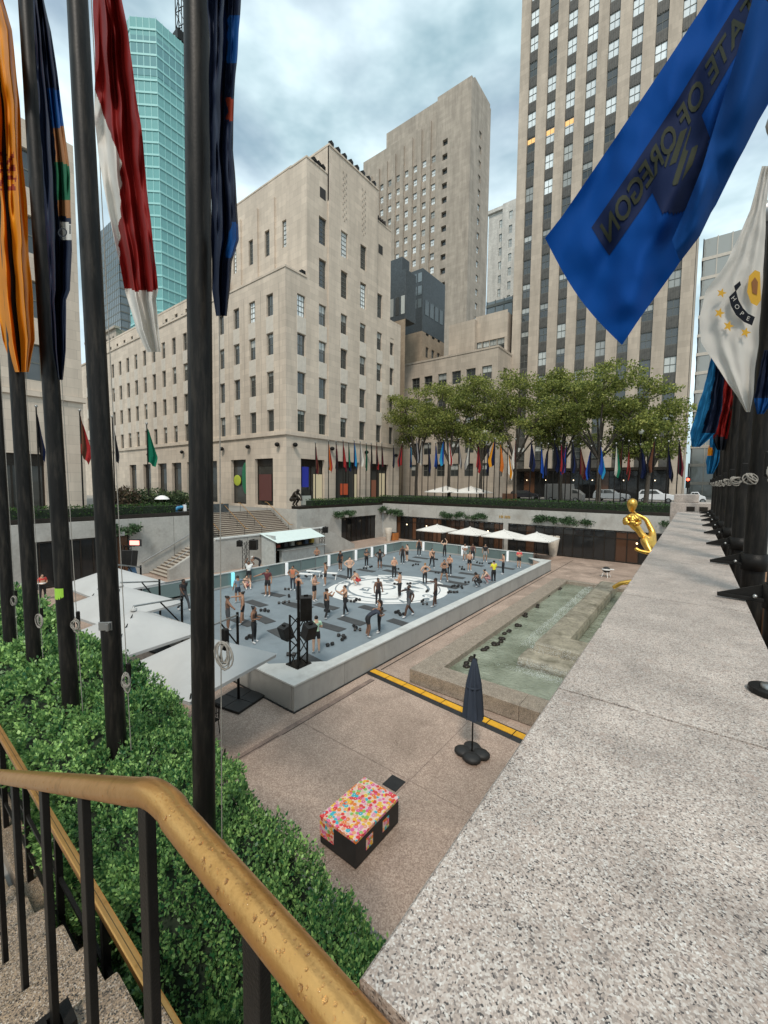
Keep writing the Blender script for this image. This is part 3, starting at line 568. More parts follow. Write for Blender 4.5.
# tall block side facing -Y, above the corner block
facade(bl, (BX, YT), (-1, 0), (0, -1), 3.2, 31.0, S1Z, [], [], .3, M_STONE, WDT)
facade(bl, (BX - 3.2, YT + .25), (-1, 0), (0, -1), 26.0, 31.0, S1Z + .4, [wc(1.2), wc(4.9), wc(8.6), wc(12.5), wc(16.5)], [(33.6, 35.1), (38.3, 41.7)], .3, M_STONE, WDT, lambda a, b: 3 if b == 0 else rr.choice([4, 5]))
for c in (3.4, 6.9, 10.6, 14.6): box_part(bl, BX - c - .5, BX - c + .5, YT + .02, YT + .249, 33, S1Z - 2, M_STONE, 'pilaster')
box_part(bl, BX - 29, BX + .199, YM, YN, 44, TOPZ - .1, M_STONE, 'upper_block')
box_part(bl, BX - 29, BX - 3.3, YT + .6, YM - .01, 44, S1Z + .35, M_STONE, 'upper_block'); box_part(bl, BX - 3.3, BX - .1, YT + .1, YM - .02, 44, S1Z - .05, M_STONE, 'upper_block')
box_part(bl, BX - WA, BX - .02, BY + .02, YT, 32.2, 32.9, M_STONE, 'roof_terrace'); box_part(bl, BX - 24, BX - .1, YN + .01, YO - .01, 40, ENDZ - .1, M_STONE, 'upper_block'); box_part(bl, BX - 20, BX - .05, YO, YEND, 30, 33.3, M_STONE, 'upper_block')
facade(bl, (BX, YEND), (-1, 0), (0, 1), 20, ZS, 33.4, [], [], .3, M_STONE, WDT); facade(bl, (BX, YO), (-1, 0), (0, 1), 20, 33.3, ENDZ, [], [], .3, M_STONE, WDT)
box_part(bl, XB - WBW, XB - 12.4, BY + 3.1, YEND, 20, 37.1, M_STONE, 'rear_block')
box_part(bl, BX - 29, BX + .3, YM - .05, YN + .1, TOPZ - .1, TOPZ + .15, M_STONE, 'parapet_cap')
box_part(bl, BX - 3.1, BX + .08, YT - .06, YM - .06, S1Z, S1Z + .2, M_STONE, 'parapet_cap'); box_part(bl, BX - 29, BX - 3.15, YT + .2, YM - .06, S1Z + .4, S1Z + .6, M_STONE, 'parapet_cap'); box_part(bl, BX - WA, BX + .08, BY - .08, BY + .3, 33.0, 33.25, M_STONE, 'parapet_cap'); box_part(bl, BX - .3, BX + .085, BY + .3, YT - .07, 33.0, 33.24, M_STONE, 'parapet_cap'); box_part(bl, BX - 20, BX + .06, YN + .11, YO, ENDZ, ENDZ + .2, M_STONE, 'parapet_cap')
# pierced ornament strips high on the tall block
for c in (2.95, 6.91):
    o = MB()
    for k in range(16):
        for q in (-1, 0, 1):
            if (k + q) % 2 == 0: o.box((BX + .215, YM + c + q * .3, 43.0 + k * .4), (.08, .18, .24))
    tag(o.build('ornament', M_STONE3, bl), kind='stuff')
for (yy, zz) in ((YT + 2.7, 43.8), (YN + 1.0, 42.2)): MB().bx(BX - .06, BX + .03, yy - .5, yy + .5, zz, zz + 1.25).build('vent_opening', M_DINT, bl)
# ground storey
box_part(bl, BX - WA - WBW, BX + .22, BY - .22, BY + .25, 13.45, 13.9, M_STONE, 'belt_course'); box_part(bl, BX - .25, BX + .23, BY + .25, YEND, 13.44, 13.899, M_STONE, 'belt_course')
shopR = [(2.3, 6.4), (8.6, 13.5), (16.0, 20.6)]
M_SHOPG = glassy('shop_glass', (0.05, 0.05, 0.045), ior=1.45, vary=.2)
M_SHOPW = plain('shop_window_lit', (0.52, 0.45, 0.30), 0.4, emit=(1.0, 0.85, 0.55), es=0.10)
def shop_win(w, h, k):
    mb = MB(); mb.bx(-w / 2, w / 2, 0, .12, h - .9, h, 0); mb.bx(-w / 2, w / 2, 0, .1, 0, .18, 0)
    for i in range(k + 1): x = -w / 2 + .06 + (w - .12) * i / k; mb.bx(x - .06, x + .06, .001, .11, .18, h - .9, 0)
    mb.add([(-w / 2, .07, .1), (w / 2, .07, .1), (w / 2, .07, h - .85), (-w / 2, .07, h - .85)], [(0, 1, 2, 3)], 1)
    return mb.mesh('shop_window', [M_BRONZE, M_SHOPG])
shopmesh = [shop_win(b - a, 6.0, 2) for a, b in shopR]
facade(bl, (BX, BY), (0, 1), (1, 0), 23.5, ZS - .05, 13.44, shopR, [(4.7, 10.7)], .5, M_STONE, shopmesh, lambda a, b: a, 'ground_storey', 'shop_window')
shopL = [(2.6, 6.4), (8.4, 11.9), (15.5, 19.0), (20.6, 24.2), (26.0, 29.2), (31.0, 34.2), (37.0, 40.0), (43, 46)]
shopmL = [shop_win(3.7, 6.0, 1)]
facade(bl, (BX, BY), (-1, 0), (0, -1), WA + WBW, ZS - .05, 13.44, shopL, [(4.7, 10.7)], .5, M_STONE, [shop_win(b - a, 6.0, 1) for a, b in shopL], lambda a, b: a, 'ground_storey', 'shop_window')
# goods in the windows
def disp(parent, P, size, m, name='display_panel', rz=0, ball=False):
    mb = MB()
    if ball: mb.ball((0, 0, 0), size, 12, 8)
    else: mb.box((0, 0, 0), size)
    o = mb.build(name, m, parent); o.location = P; return o
dm = lambda n_, c, e=0.0: plain(n_, c, .6, emit=c if e else None, es=e)
disp(bl, (BX - .36, BY + 3.3, 8.4), (.08, 1.1, 2.6), dm('display_blue', (.02, .03, .30), .06), 'blue_banner')
disp(bl, (BX - .36, BY + 5.5, 6.8), (.08, 1.5, 4.0), M_SHOPW, 'lit_panel'); disp(bl, (BX - .34, BY + 3.4, 5.4), (.08, 1.7, 1.2), dm('display_pale', (.4, .42, .38)), 'counter_display')
disp(bl, (BX - .36, BY + 10.6, 6.8), (.08, 1.5, 1.6), dm('display_red', (.45, .08, .03), .1), 'red_display'); disp(bl, (BX - .36, BY + 13.0, 6.9), (.08, .5, 4.2), M_SHOPW, 'lit_panel')
disp(bl, (BX - .36, BY + 19.4, 7.2), (.08, 1.3, 4.2), M_SHOPW, 'lit_panel'); disp(bl, (BX - .37, BY + 17.4, 6.8), (.08, 1.2, 2.8), dm('display_brown', (.18, .07, .04), .2), 'brown_display')
disp(bl, (BX - 9.0, BY + .32, 6.9), (.1, .05, 1), dm('display_dark', (.05, .05, .05)))
disp(bl, (BX - 8.8, BY + .28, 8.2), (1.0, .06, 2.2), dm('display_green', (.01, .14, .06), .04), 'green_disc', ball=True); disp(bl, (BX - 10.9, BY + .3, 7.9), (.9, .06, 0.75), dm('display_lime', (.36, .42, .04), .06), 'lime_disc', ball=True)
disp(bl, (BX - 4.6, BY + .3, 7.0), (2.6, .06, 3.4), dm('display_maroon', (.09, .03, .025), .08), 'maroon_display'); disp(bl, (BX - 22.5, BY + .3, 7.4), (3.0, .06, 3.6), dm('display_teal', (.04, .20, .19), .1), 'teal_display')
# floodlights on ledges
fl = MB(); fl.box((0, 0, .25), (.5, .6, .42), 0); fl.box((0, 0, .03), (.2, .2, .1), 0); flm = fl.mesh('floodlight', M_IRON)
for k in range(8): link('floodlight', flm, bl, (BX + .1, YM + .5 + k * 1.25, TOPZ + .15), .3)
for k in range(3): link('floodlight', flm, bl, (BX - .1, YT + 1.3 + k * .75, S1Z + .2), .3)
for k in range(4): link('floodlight', flm, bl, (BX - .1, YN + .3 + k * .55, ENDZ + .2), .6)
link('floodlight', flm, bl, (BX - .2, BY + 2.8, 33.25)); 
for k in range(5): link('floodlight', flm, bl, (XB - 6 - k * 3.1, BY + .9, 33.45))
lw = MB().ball((0, 0, 0), (.35, .3, .28), 8, 5).mesh('wall_lamp', M_IRON)
for (x, y) in ((BX - 1.3, BY - .35), (BX - 7.4, BY - .35), (BX - 13.6, BY - .35), (BX - 25, BY - .35), (BX - 37, BY - .35)): link('wall_lamp', lw, bl, (x, y, 12.3))
for y in (1.1, 7.5, 14.7, 22.2): link('wall_lamp', lw, bl, (BX + .35, BY + y, 12.3))
# --- left edge building (faces the plaza, same street line)
lb = thing('limestone_building', 'limestone building at the left edge, seen between the black flagpoles', 'building')
YE = onx(84, 430, BX).y
zc = onx(75, 402, BX).z
facade(lb, (BX, YE - 24), (0, 1), (1, 0), 24, zc + .4, 33.6, [(c - .9, c + .9) for c in (4.0, 8.0, 12.0, 16.0, 20.6)], [(zc + 1.2 + 4.62 * k, zc + 3.9 + 4.62 * k) for k in range(4)], .32, M_STONE, [window_mesh('window', 1.8, 2.7, glass=M_GLASS), window_mesh('window', 1.8, 2.7, glass=M_GLASS, blind=.3)], lambda a, b: rr.choice([0, 0, 1]))
facade(lb, (BX, YE), (-1, 0), (0, 1), 40, ZS - .05, 33.6, [], [], .3, M_STONE, WD)
box_part(lb, BX - .3, BX + .2, YE - 24, YE + .2, zc, zc + .4, M_STONE, 'belt_course')
sl = [(5, 9), (11, 15.4), (17.6, 21.4)]
facade(lb, (BX, YE - 24), (0, 1), (1, 0), 24, ZS - .05, zc, sl, [(4.6, 9.6)], .5, M_STONE, [shop_win(b - a, 5.0, 2) for a, b in sl], lambda a, b: a, 'ground_storey', 'shop_window')
disp(lb, (BX - .32, YE - 10.6, 6.0), (.05, 1.0, 2.2), dm('display_sand', (.5, .42, .28), .15), 'display_panel'); disp(lb, (BX - .32, YE - 17, 7.4), (.05, 2.0, .5), M_LAMP, 'lit_panel')

# --- grey office tower and teal glass tower far left
def grow(poly, e):
    cx_ = sum(p[0] for p in poly) / len(poly); cy_ = sum(p[1] for p in poly) / len(poly)
    return [(p[0] + e * 1.4 * (p[0] - cx_) / math.hypot(p[0] - cx_, p[1] - cy_), p[1] + e * 1.4 * (p[1] - cy_) / math.hypot(p[0] - cx_, p[1] - cy_)) for p in poly]
def curtain(label, O, W, D, z1, floor, bay, mg, mf, dark=None, name='glass_tower', z0=4.0, rot=0.0, chamfer=0.0, poly=None):
    t = thing(name, label, 'building', (O[0], O[1], 0), rot)
    poly = poly or [(0, 0), (W, 0), (W, D), (0, D)] if not chamfer else [(0, chamfer), (chamfer, 0), (W - chamfer, 0), (W, chamfer), (W, D), (0, D)]
    MB().prism(poly, z0, z1).build('glass_wall', mg, t)
    if dark: MB().prism(grow(poly, .06), dark[0], dark[1]).build('louvre_band', M_TEALD, t)
    mb = MB(); z = z0 + floor
    while z < z1 - .5:
        e = .16; mb.prism(grow(poly, e), z, z + floor * .16); z += floor
    tag(mb.build('floor_band', mf, t), kind='stuff')
    mb = MB()
    for i in range(len(poly)):
        a = Vector((poly[i][0], poly[i][1], 0)); b = Vector((poly[(i + 1) % len(poly)][0], poly[(i + 1) % len(poly)][1], 0)); k = max(1, int((b - a).length / bay))
        for q in range(k + 1): p = a.lerp(b, q / k); mb.box((p.x, p.y, (z0 + z1) / 2), (.17, .17, z1 - z0 + .4), math.atan2(b.y - a.y, b.x - a.x))
    tag(mb.build('mullion', mf, t), kind='stuff')
    return t
P = atdepth(136, 33, 125); q4 = [atdepth(129, 250, 128.5), atdepth(136.5, 250, 125), atdepth(161.5, 250, 125.5), atdepth(191, 250, 133), atdepth(186, 250, 150), atdepth(134, 250, 150)]; O4 = (q4[1].x, q4[1].y)
curtain('slender teal glass skyscraper between the left flagpoles', O4, q4[3].x - q4[1].x, 26, P.z, 3.5, 1.7, M_TEAL, M_TEALF, (P.z - 16, P.z - 5), poly=[(v.x - O4[0], v.y - O4[1]) for v in q4])
P = ony(104, 228, 88); a = P.x; b = ony(118, 228, 88).x
curtain('dark grey office tower beyond the limestone wing', (a - 30, 88), 30 + (b - a), 7, P.z, 3.9, 2.4, M_GREYGL, M_FRAME, None, 'office_tower')
P = ony(104, 335, 60); q = thing('stone_building', 'old stone building with bracketed cornice far down the left street', 'building')
x1 = ony(116, 335, 60).x; facade(q, (x1, 60), (-1, 0), (0, -1), 30, 4, P.z, [(2 + 3 * k, 3.4 + 3 * k) for k in range(9)], [(P.z - 4.5 - 4.3 * k, P.z - 2.2 - 4.3 * k) for k in range(5)], .3, M_STONE3, [window_mesh('window', 1.4, 2.3)], None); box_part(q, x1 - 30, x1 + .6, 59.3, 61, P.z, P.z + .8, M_STONE3, 'cornice')
facade(q, (x1, 60), (0, 1), (1, 0), 20, 4, P.z, [], [], .3, M_STONE3, WD)
# tower crane above the teal tower
C0 = atdepth(181, 52, 131); cr = thing('tower_crane', 'dark lattice tower crane on top of the teal skyscraper', 'crane', C0)
mb = MB()
for (dx, dy) in ((-1, -1), (1, -1), (1, 1), (-1, 1)): mb.tube([(dx, dy, -12), (dx, dy, 30)], .16, 4)
for k in range(16):
    z = -12 + k * 2.6; s = 1 if k % 2 else -1
    mb.tube([(-s, -1, z), (s, -1, z + 2.6)], .12, 4); mb.tube([(1, -s, z), (1, s, z + 2.6)], .12, 4); mb.tube([(-1, -s, z), (-1, s, z + 2.6)], .12, 4)
mb.build('mast', M_IRON, cr); MB().bx(-1.6, 1.6, -1.8, 1.2, 2, 5).build('cab', M_IRON, cr)

# --- centre tower
YC = 118.0
c0 = ony(472, 75, YC); zl = ony(472, 323, YC)
ct = thing('limestone_tower', 'tall limestone tower rising behind the corner building, with blank sky-lit end', 'building')
XC = c0.x; ZC = c0.z
FC = 6.3; R1 = [ZC - 38 - FC * k for k in range(15)]

uo = lambda px: XC - ony(px, 200, YC).x
so = uo(444)
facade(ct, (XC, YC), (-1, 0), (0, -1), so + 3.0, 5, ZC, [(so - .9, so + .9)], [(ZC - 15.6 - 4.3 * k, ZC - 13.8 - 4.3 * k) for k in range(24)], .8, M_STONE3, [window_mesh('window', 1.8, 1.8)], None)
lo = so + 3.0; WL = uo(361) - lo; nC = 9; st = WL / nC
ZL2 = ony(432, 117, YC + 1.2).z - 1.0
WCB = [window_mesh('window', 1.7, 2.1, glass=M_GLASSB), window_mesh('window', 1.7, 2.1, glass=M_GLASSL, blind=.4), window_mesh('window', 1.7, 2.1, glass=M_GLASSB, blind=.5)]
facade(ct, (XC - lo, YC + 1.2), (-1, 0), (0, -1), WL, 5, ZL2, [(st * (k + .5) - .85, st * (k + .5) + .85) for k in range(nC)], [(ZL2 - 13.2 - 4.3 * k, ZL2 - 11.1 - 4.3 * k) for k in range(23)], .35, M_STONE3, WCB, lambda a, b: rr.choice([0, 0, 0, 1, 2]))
for k in range(nC + 1): box_part(ct, XC - lo - st * k - .75, XC - lo - st * k + .75, YC + .65, YC + 1.21, 30, ZL2 + .6 - (k * .9), M_STONE3, 'pilaster')
Yd = onx(491, 108, XC).y
facade(ct, (XC, YC), (0, 1), (1, 0), Yd - YC, 5, ZC, [((Yd - YC) * .42, (Yd - YC) * .42 + 1.7)], [(ZC - 13.6 - 4.3 * k, ZC - 11.5 - 4.3 * k) for k in range(26)], .35, M_STONE3, [WCB[0], WD[0]], lambda a, b: 1 if b > 23 else 0)
box_part(ct, -93.5, XC - .3, YC + 2.6, Yd - .05, ZC - 30, ZC + 1.6, M_STONE3, 'core'); box_part(ct, XC - lo - WL + .3, XC - .4, YC + 2.0, Yd, 5, ZL2 - .5, M_STONE3, 'core')

# --- dark metal-clad and tan brick blocks between L and the centre tower
db = thing('stepped_building', 'dark clad upper floors over tan brick, wedged beside the corner building', 'building')
Yk = 64.5
P1 = ony(391, 266, Yk); P2 = ony(406, 275, Yk); P3 = ony(391, 309, Yk); Ye1 = onx(416, 290, P2.x).y
box_part(db, P1.x - 6, P2.x, Yk, Ye1, ony(400, 320, Yk).z, P1.z - 1.5, M_DARKMETAL, 'upper_floor', .05)
box_part(db, P1.x - 6, P2.x - 1.6, Yk + 1.0, Ye1, P1.z - 1.5, P1.z + 1.6, M_DARKMETAL, 'upper_floor', .05)
facade(db, (P2.x - .02, Yk + .03), (-1, 0), (0, -1), 12, 5, ony(400, 320, Yk).z, [(1.2, 2.4), (3.4, 4.6)], [(20, 22.5), (25, 27.5), (30, 32.5), (35, 37)], .3, M_TAN, [window_mesh('window', 1.2, 2.5)], None)
for k in range(6): MB().bx(P1.x - 4 + k * 1.3, P1.x - 3.2 + k * 1.3, Yk - .06, Yk, P1.z - 9.5, P1.z - 6.2).build('window', M_GLASSL if k % 2 else M_GLASS, db)
db2 = thing('stepped_building', 'second dark glazed block with tan brick below, left of the centre tower', 'building')
Y2 = 74.0; Q1 = ony(407, 285, Y2); Q2 = ony(422.5, 268, Y2); Q3 = ony(448, 282, Y2)
box_part(db2, Q2.x - 8, ony(422.5, 300, Y2).x, Y2, onx(445, 300, ony(422.5, 300, Y2).x).y, ony(425, 330, Y2).z, Q2.z, M_DARKMETAL, 'upper_floor', .05)
xr = ony(422.5, 300, Y2).x; ye = onx(445, 300, xr).y; [MB().bx(Q2.x - 6 + k * 1.25, Q2.x - 5.1 + k * 1.25, Y2 - .05, Y2, Q2.z - 2.6 - 2.6 * q, Q2.z - .8 - 2.6 * q).build('window', M_GREYGL, db2) for k in range(5) for q in range(3)]
facade(db2, (xr - .02, Y2), (0, 1), (1, 0), ye - Y2, 5, ony(425, 330, Y2).z, [(1.6 + 2.4 * k, 2.8 + 2.4 * k) for k in range(max(1, int((ye - Y2) / 2.6)))], [(30, 32.2), (34.5, 36.7), (39, 41.2)], .3, M_TAN, [window_mesh('window', 1.2, 2.2)], None)
facade(db2, (xr - .02, Y2), (-1, 0), (0, -1), 14, 5, ony(425, 330, Y2).z, [], [], .3, M_TAN, WD)
for k in range(4): MB().bx(xr, xr + .06, Y2 + 1 + k * 2, Y2 + 2.4 + k * 2, Q2.z - 9, Q2.z - 6).build('window', M_GLASS, db2)
# --- low limestone wing in front of the big tower
YW = 71.5; TY = 78.0
A = ony(498.5, 347, YW); B = ony(407, 366, YW)
lw_ = thing('limestone_wing', 'low limestone wing behind the plane trees, left of the big tower', 'building')
zt = A.z; 
colsW = [A.x - ony(px, 365, YW).x for px in (487, 471, 456.5, 442.5, 428.5, 416)]
facade(lw_, (A.x, YW), (-1, 0), (0, -1), A.x - B.x + 8, ZS, zt, [(c - .95, c + .95) for c in colsW] + [(colsW[-1] + 3.2, colsW[-1] + 5.1)], [(zt - 5.3 - 4.4 * k, zt - 2.9 - 4.4 * k) for k in range(5)], .35, M_STONE2, [window_mesh('window', 1.9, 2.4, glass=M_GLASS, blind=.45), window_mesh('window', 1.9, 2.4, glass=M_GLASS), window_mesh('window', 1.9, 2.4, glass=M_GLASSL)], lambda a, b: rr.choice([0, 0, 1]))
facade(lw_, (A.x, YW), (0, 1), (1, 0), TY - YW, ZS, zt, [(2.6, 4.2)], [(zt - 5.3 - 4.4 * k, zt - 2.9 - 4.4 * k) for k in range(5)], .35, M_STONE2, [window_mesh('window', 1.6, 2.4)], None)
box_part(lw_, B.x - 8, A.x + .1, YW - .1, TY - .05, zt, zt + .35, M_STONE2, 'parapet_cap')
S0 = ony(475, 319, YW + 5); zt2 = S0.z; S1 = ony(449, 328, YW + 5)
box_part(lw_, S1.x, S0.x, YW + 5, YW + 14, zt, zt2, M_STONE2, 'upper_block', .03)
xw = ony(511, 325, YW + 8).x
facade(lw_, (xw, YW + 6.2), (-1, 0), (0, -1), xw - S0.x, zt, zt2 + .8, [(.5 + k * ((xw - S0.x) / 4), .5 + k * ((xw - S0.x) / 4) + 1.5) for k in range(4)], [(zt + 1.2, zt + 3.8)], .3, M_STONE2, [window_mesh('window', 1.5, 2.6, glass=M_GLASS, blind=.4)], None)
box_part(lw_, S0.x, xw, YW + 6.6, YW + 14, zt, zt2 + .4, M_STONE2, 'upper_block')
# pale old tower behind and small glass block
YP = 190.0; E1 = ony(489, 215, YP); E2 = ony(516, 200, YP)
pt = thing('pale_tower', 'pale stone setback tower in the gap left of the big tower', 'building')
facade(pt, (E2.x + 6, YP), (-1, 0), (0, -1), E2.x + 6 - E1.x, 5, E1.z, [(8 + 3.6 * k, 10 + 3.6 * k) for k in range(2)], [(E1.z - 8 - 6.2 * k, E1.z - 4.4 - 6.2 * k) for k in range(11)], .4, M_PALE, [window_mesh('window', 2.0, 3.6, glass=M_GLASSL)], None)
x7 = ony(503, 200, YP - 1).x; facade(pt, (E2.x + 6, YP - 1), (-1, 0), (0, -1), E2.x + 6 - x7, 5, E2.z, [(7 + 3 * k, 8.6 + 3 * k) for k in range(1)], [(E2.z - 8 - 6.2 * k, E2.z - 4.4 - 6.2 * k) for k in range(13)], .4, M_PALE, [window_mesh('window', 1.6, 3.6, glass=M_GLASSL)], None)
facade(pt, (x7, YP), (0, -1), (-1, 0), 1, 5, E2.z, [], [], .4, M_PALE, WD); box_part(pt, E1.x + 1, E2.x + 6, YP + 1, YP + 20, 5, E1.z - 1, M_PALE, 'core')
box_part(pt, E1.x - 1, x7, YP - 1, YP + .5, E1.z - .3, E1.z + 1.2, M_PALE, 'cornice')
G1 = ony(487, 303, 100); G2 = ony(513, 296, 100)
curtain('small blue-grey glass block between the wing and the big tower', (G1.x, 100), G2.x - G1.x, 10, G1.z, 4, 2.2, M_GREYGL, M_FRAME, None, 'glass_block')

# --- the big tower
big = thing('limestone_tower', 'huge limestone office tower with vertical window strips behind the plane trees', 'building')
X0 = ony(513, 300, TY).x; X1 = ony(693, 300, TY).x; TW = X1 - X0; ZTOP = 112.0
edges_px = [521.5, 528.0, 539.2, 546.5, 557.5, 565.5, 576.5, 584.5, 595.5, 604.5]   # strip edges at y~315
px_cols = [(521, 529), (539, 547.5), (557, 566), (576, 586), (596, 606.5), (618, 629), (641, 653), (666, 679)]
bays = [(ony(a, 318, TY).x - X0, ony(b, 318, TY).x - X0) for a, b in px_cols]
FT = 4.28; Z1 = 12.4; nf = int((ZTOP - Z1 - 2) / FT)
BW = sum(b - a for a, b in bays) / len(bays)
WB = [window_mesh('window', BW, 2.5, glass=M_GLASSB, d=.1), window_mesh('window', BW, 2.5, glass=M_GLASSL, d=.1), window_mesh('window', BW, 2.5, glass=M_GLASS, blind=.35, d=.1), window_mesh('window', BW, 2.5, glass=M_GLASS, d=.1)]
M_ORL = plain('lit_office', (.7, .45, .2), .4, emit=(1.0, .5, .12), es=.4)
WBO = MB().add(*(lambda w: ([(-w / 2, .05, .1), (w / 2, .05, .1), (w / 2, .05, .9), (-w / 2, .05, .9)], [(0, 1, 2, 3)]))(BW * .9)).mesh('lit_window', M_ORL)
sp = MB(); sp.bx(-BW / 2, BW / 2, 0, .1, 0, FT - 2.5)
for q in range(5): x = -BW / 2 + BW * (q + .5) / 5; sp.bx(x - BW * .05, x + BW * .05, -.06, 0.001, .05, FT - 2.55)
SPM = sp.mesh('spandrel', M_DSPAN)
prev = 0.0
for i, (a, b) in enumerate(bays + [(TW, TW)]):
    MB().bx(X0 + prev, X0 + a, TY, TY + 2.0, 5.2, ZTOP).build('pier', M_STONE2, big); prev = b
MB().bx(X0 + .05, X1 - .05, TY + .5, TY + 12, 5.2, ZTOP - .3).build('core', M_DSPAN, big)
rb = random.Random(11)
for i, (a, b) in enumerate(bays):
    c = X0 + (a + b) / 2
    for k in range(nf):
        z = Z1 + k * FT
        if z > 66: ch = rb.choice([0, 0, 0, 0, 0, 0, 1, 3])
        elif z > 58: ch = rb.choice([0, 1, 1, 2, 3])
        else: ch = rb.choice([3, 3, 3, 2, 2, 1, 3])
        o = link('window', WB[ch], big, (c, TY + .32, z)); o.scale = ((b - a) / BW, 1, 1)
        o = link('spandrel', SPM, big, (c, TY + .28, z + 2.5)); o.scale = ((b - a) / BW, 1, 1)
for (i, px, py) in ((0, 532, 142), (1, 550, 133), (2, 570, 123)):
    p = ony(px, py, TY + .3); link('lit_window', WBO, big, (X0 + sum(bays[i]) / 2, TY + .30, p.z - .3))
facade(big, (X1, TY), (0, 1), (1, 0), 12, 5.2, ZTOP, [], [], .3, M_STONE2, WD)
facade(big, (X0, TY), (0, 1), (-1, 0), 12, 5.2, ZTOP, [], [], .3, M_STONE2, WD)
# street-level storey of the tower
shopfront('shopfront', 'dark street-level entrance storey of the big tower, behind the flags', (X0 + 1.2, TY - .1, 5.45), (1, 0, 0), (0, -1, 0), TW - 3.0, 5.0, 12, [M_PDARK, M_PDARK, M_PWARM], 6)
tag(MB().bx(X0 + 1, X1 - 1.6, TY - 1.8, TY - .25, 10.2, 10.7).build('canopy', M_BRONZE, bevel=.03), 'long dark canopy over the tower entrance storey', 'canopy')
# tower and glass block at the right edge of the street
H1 = ony(704, 240, 120); H2 = ony(722, 240, 120)
curtain('pale glass tower glimpsed right of the big tower', (H1.x, 120), 40, 20, H1.z, 4.2, 2.4, M_GLASSL, M_SPAN, None, 'glass_tower')
tag(MB().bx(2.5, 40, 95, 110, 5.2, 30).build('stone_building', M_STONE3), 'stone street frontage behind the right-hand flags', 'building')
# ------------------------------------------------------------------ near things: parapet, stairs, rails, poles, hedge
KY = -0.0105
par = thing('granite_parapet', 'broad speckled granite parapet running away on the right', 'parapet', (0, 0, 0), 0)
par.rotation_euler = (0, 0, -KY)
jo = [0.35, 1.26, 2.62, 3.98, 5.34, 6.7, 8.06, 9.42, 10.78, 12.35]
def chipped_slab(a, b):
    n = int((b - a) / .022); e = lambda y, k: (.0022 * mnoise.noise(Vector((y * 22, k, 0))) + (.006 if mnoise.noise(Vector((y * 9, k + 5, 1))) > .52 else 0))
    ysl = [a + .0045 + (b - a - .009) * i / n for i in range(n + 1)]; L1 = [(-.297 + abs(e(y, 1)), y) for y in ysl]; R1 = [(.252 - abs(e(y, 7)), y) for y in ysl]; mb = MB()
    lo_, mid, top = 6.82, 6.994, 7.0; V_ = []; F_ = []
    for (l, r) in zip(L1, R1): V_ += [(l[0], l[1], lo_), (l[0] , l[1], mid), (l[0] + .0055, l[1], top), (r[0] - .0055, r[1], top), (r[0], r[1], mid), (r[0], r[1], lo_)]
    for i in range(n):
        for q in range(5): F_.append((i * 6 + q, i * 6 + q + 1, (i + 1) * 6 + q + 1, (i + 1) * 6 + q))
        F_.append((i * 6 + 5, i * 6, (i + 1) * 6, (i + 1) * 6 + 5))
    F_.append((5, 4, 3, 2, 1, 0)); F_.append(tuple(n * 6 + q for q in range(6))); F_ = [tuple(reversed(f)) for f in F_]
    mb.add(V_, F_).build('coping_slab', M_GRANITE, par)
for a, b in zip(jo[:-1], jo[1:]): chipped_slab(a, b)
[MB().bx(-.2955, .2505, b - .0055, b + .0055, 6.83, 6.9945).build('joint', M_SOIL, par) for b in jo[1:-1]]
MB().bx(-.27, .225, .40, 12.35, ZS, 6.818).build('wall_body', M_GRANITE, par)
MB().bx(-.285, .24, .39, 12.35, 6.80, 6.822).build('mortar_bed', M_SOIL, par)
ped = thing('granite_pedestal', 'square granite pedestal block at the far end of the parapet', 'pedestal', (-.22, 13.0, 0))
MB().bx(-.36, .62, -.55, .5, ZS, 7.22).build('block', M_GRANITE, ped, .02); MB().bx(-.30, .2, -.4, .35, 7.222, 7.42).build('cap_block', M_GRANITE, ped, .02)
for x in (-.03, .22): MB().bx(x, x + .16, -.562, -.551, 7.02, 7.13).build('recess_plate', M_BRONZE, ped)
tag(MB().bx(.47, .62, .6, 14, ZS, 6.7).build('stone_kerb', M_BROWNST), 'brown stone kerb beneath the right-hand flagpoles', 'kerb')
# landing and granite stairs below the camera
st_ = thing('granite_stairs', 'worn granite stairs at the lower left, descending beside the brass rail', 'stairs')
MB().bx(-.95, 3.0, -3.2, .36, ZS, 6.02).build('landing', M_STEP, st_, .012)
MB().bx(-.95, -.32, .361, .55, ZS, 6.019).build('landing_edge', M_STEP, st_, .01)
for k in range(1, 10):
    x1 = -.95 - .362 * (k - 1); z = 6.02 - .16 * k
    MB().bx(x1 - .40, x1, -3.2, .55 + rnd.uniform(-.008, .008), z - .17, z).build('step', M_STEP, st_, .018)
    MB().bx(x1 - .36, x1 - .002, -3.2, .53, ZS - .1, z - .172).build('riser_block', M_STEP, st_)
# brass handrail with iron balusters
ra = thing('brass_handrail', 'wet brass handrail bending down the stairs in the foreground', 'handrail')
RY, RZ, RS, RB = .34, 6.985, .44, -.835
RYX = lambda x: RY - .04 * max(0.0, x - RB)
path = [(1.2, RYX(1.2), RZ), (.2, RYX(.2), RZ), (RB + .10, RYX(RB + .1), RZ)]
for q in range(7): a = q / 6; x = RB + .08 - .16 * a; path.append((x, RY, RZ - RS * max(0, (.16 * a - .03)) * (a * .75)))
zend = path[-1][2]; path += [(RB - .08 - d, RY, zend - RS * d) for d in (.3, 1.0, 2.0, 3.2, 4.2)]
MB().tube(path, .0270, 24).build('rail', M_BRASS, ra)
def rail_z(x): return RZ if x > RB + .05 else (RZ - .043 * (RB + .05 - x) / .13 if x > RB - .08 else zend - RS * (RB - .08 - x))
def tread_z(x): return 6.02 if x > -.95 else 6.02 - .16 * (int((-.95 - x) / .362) + 1)
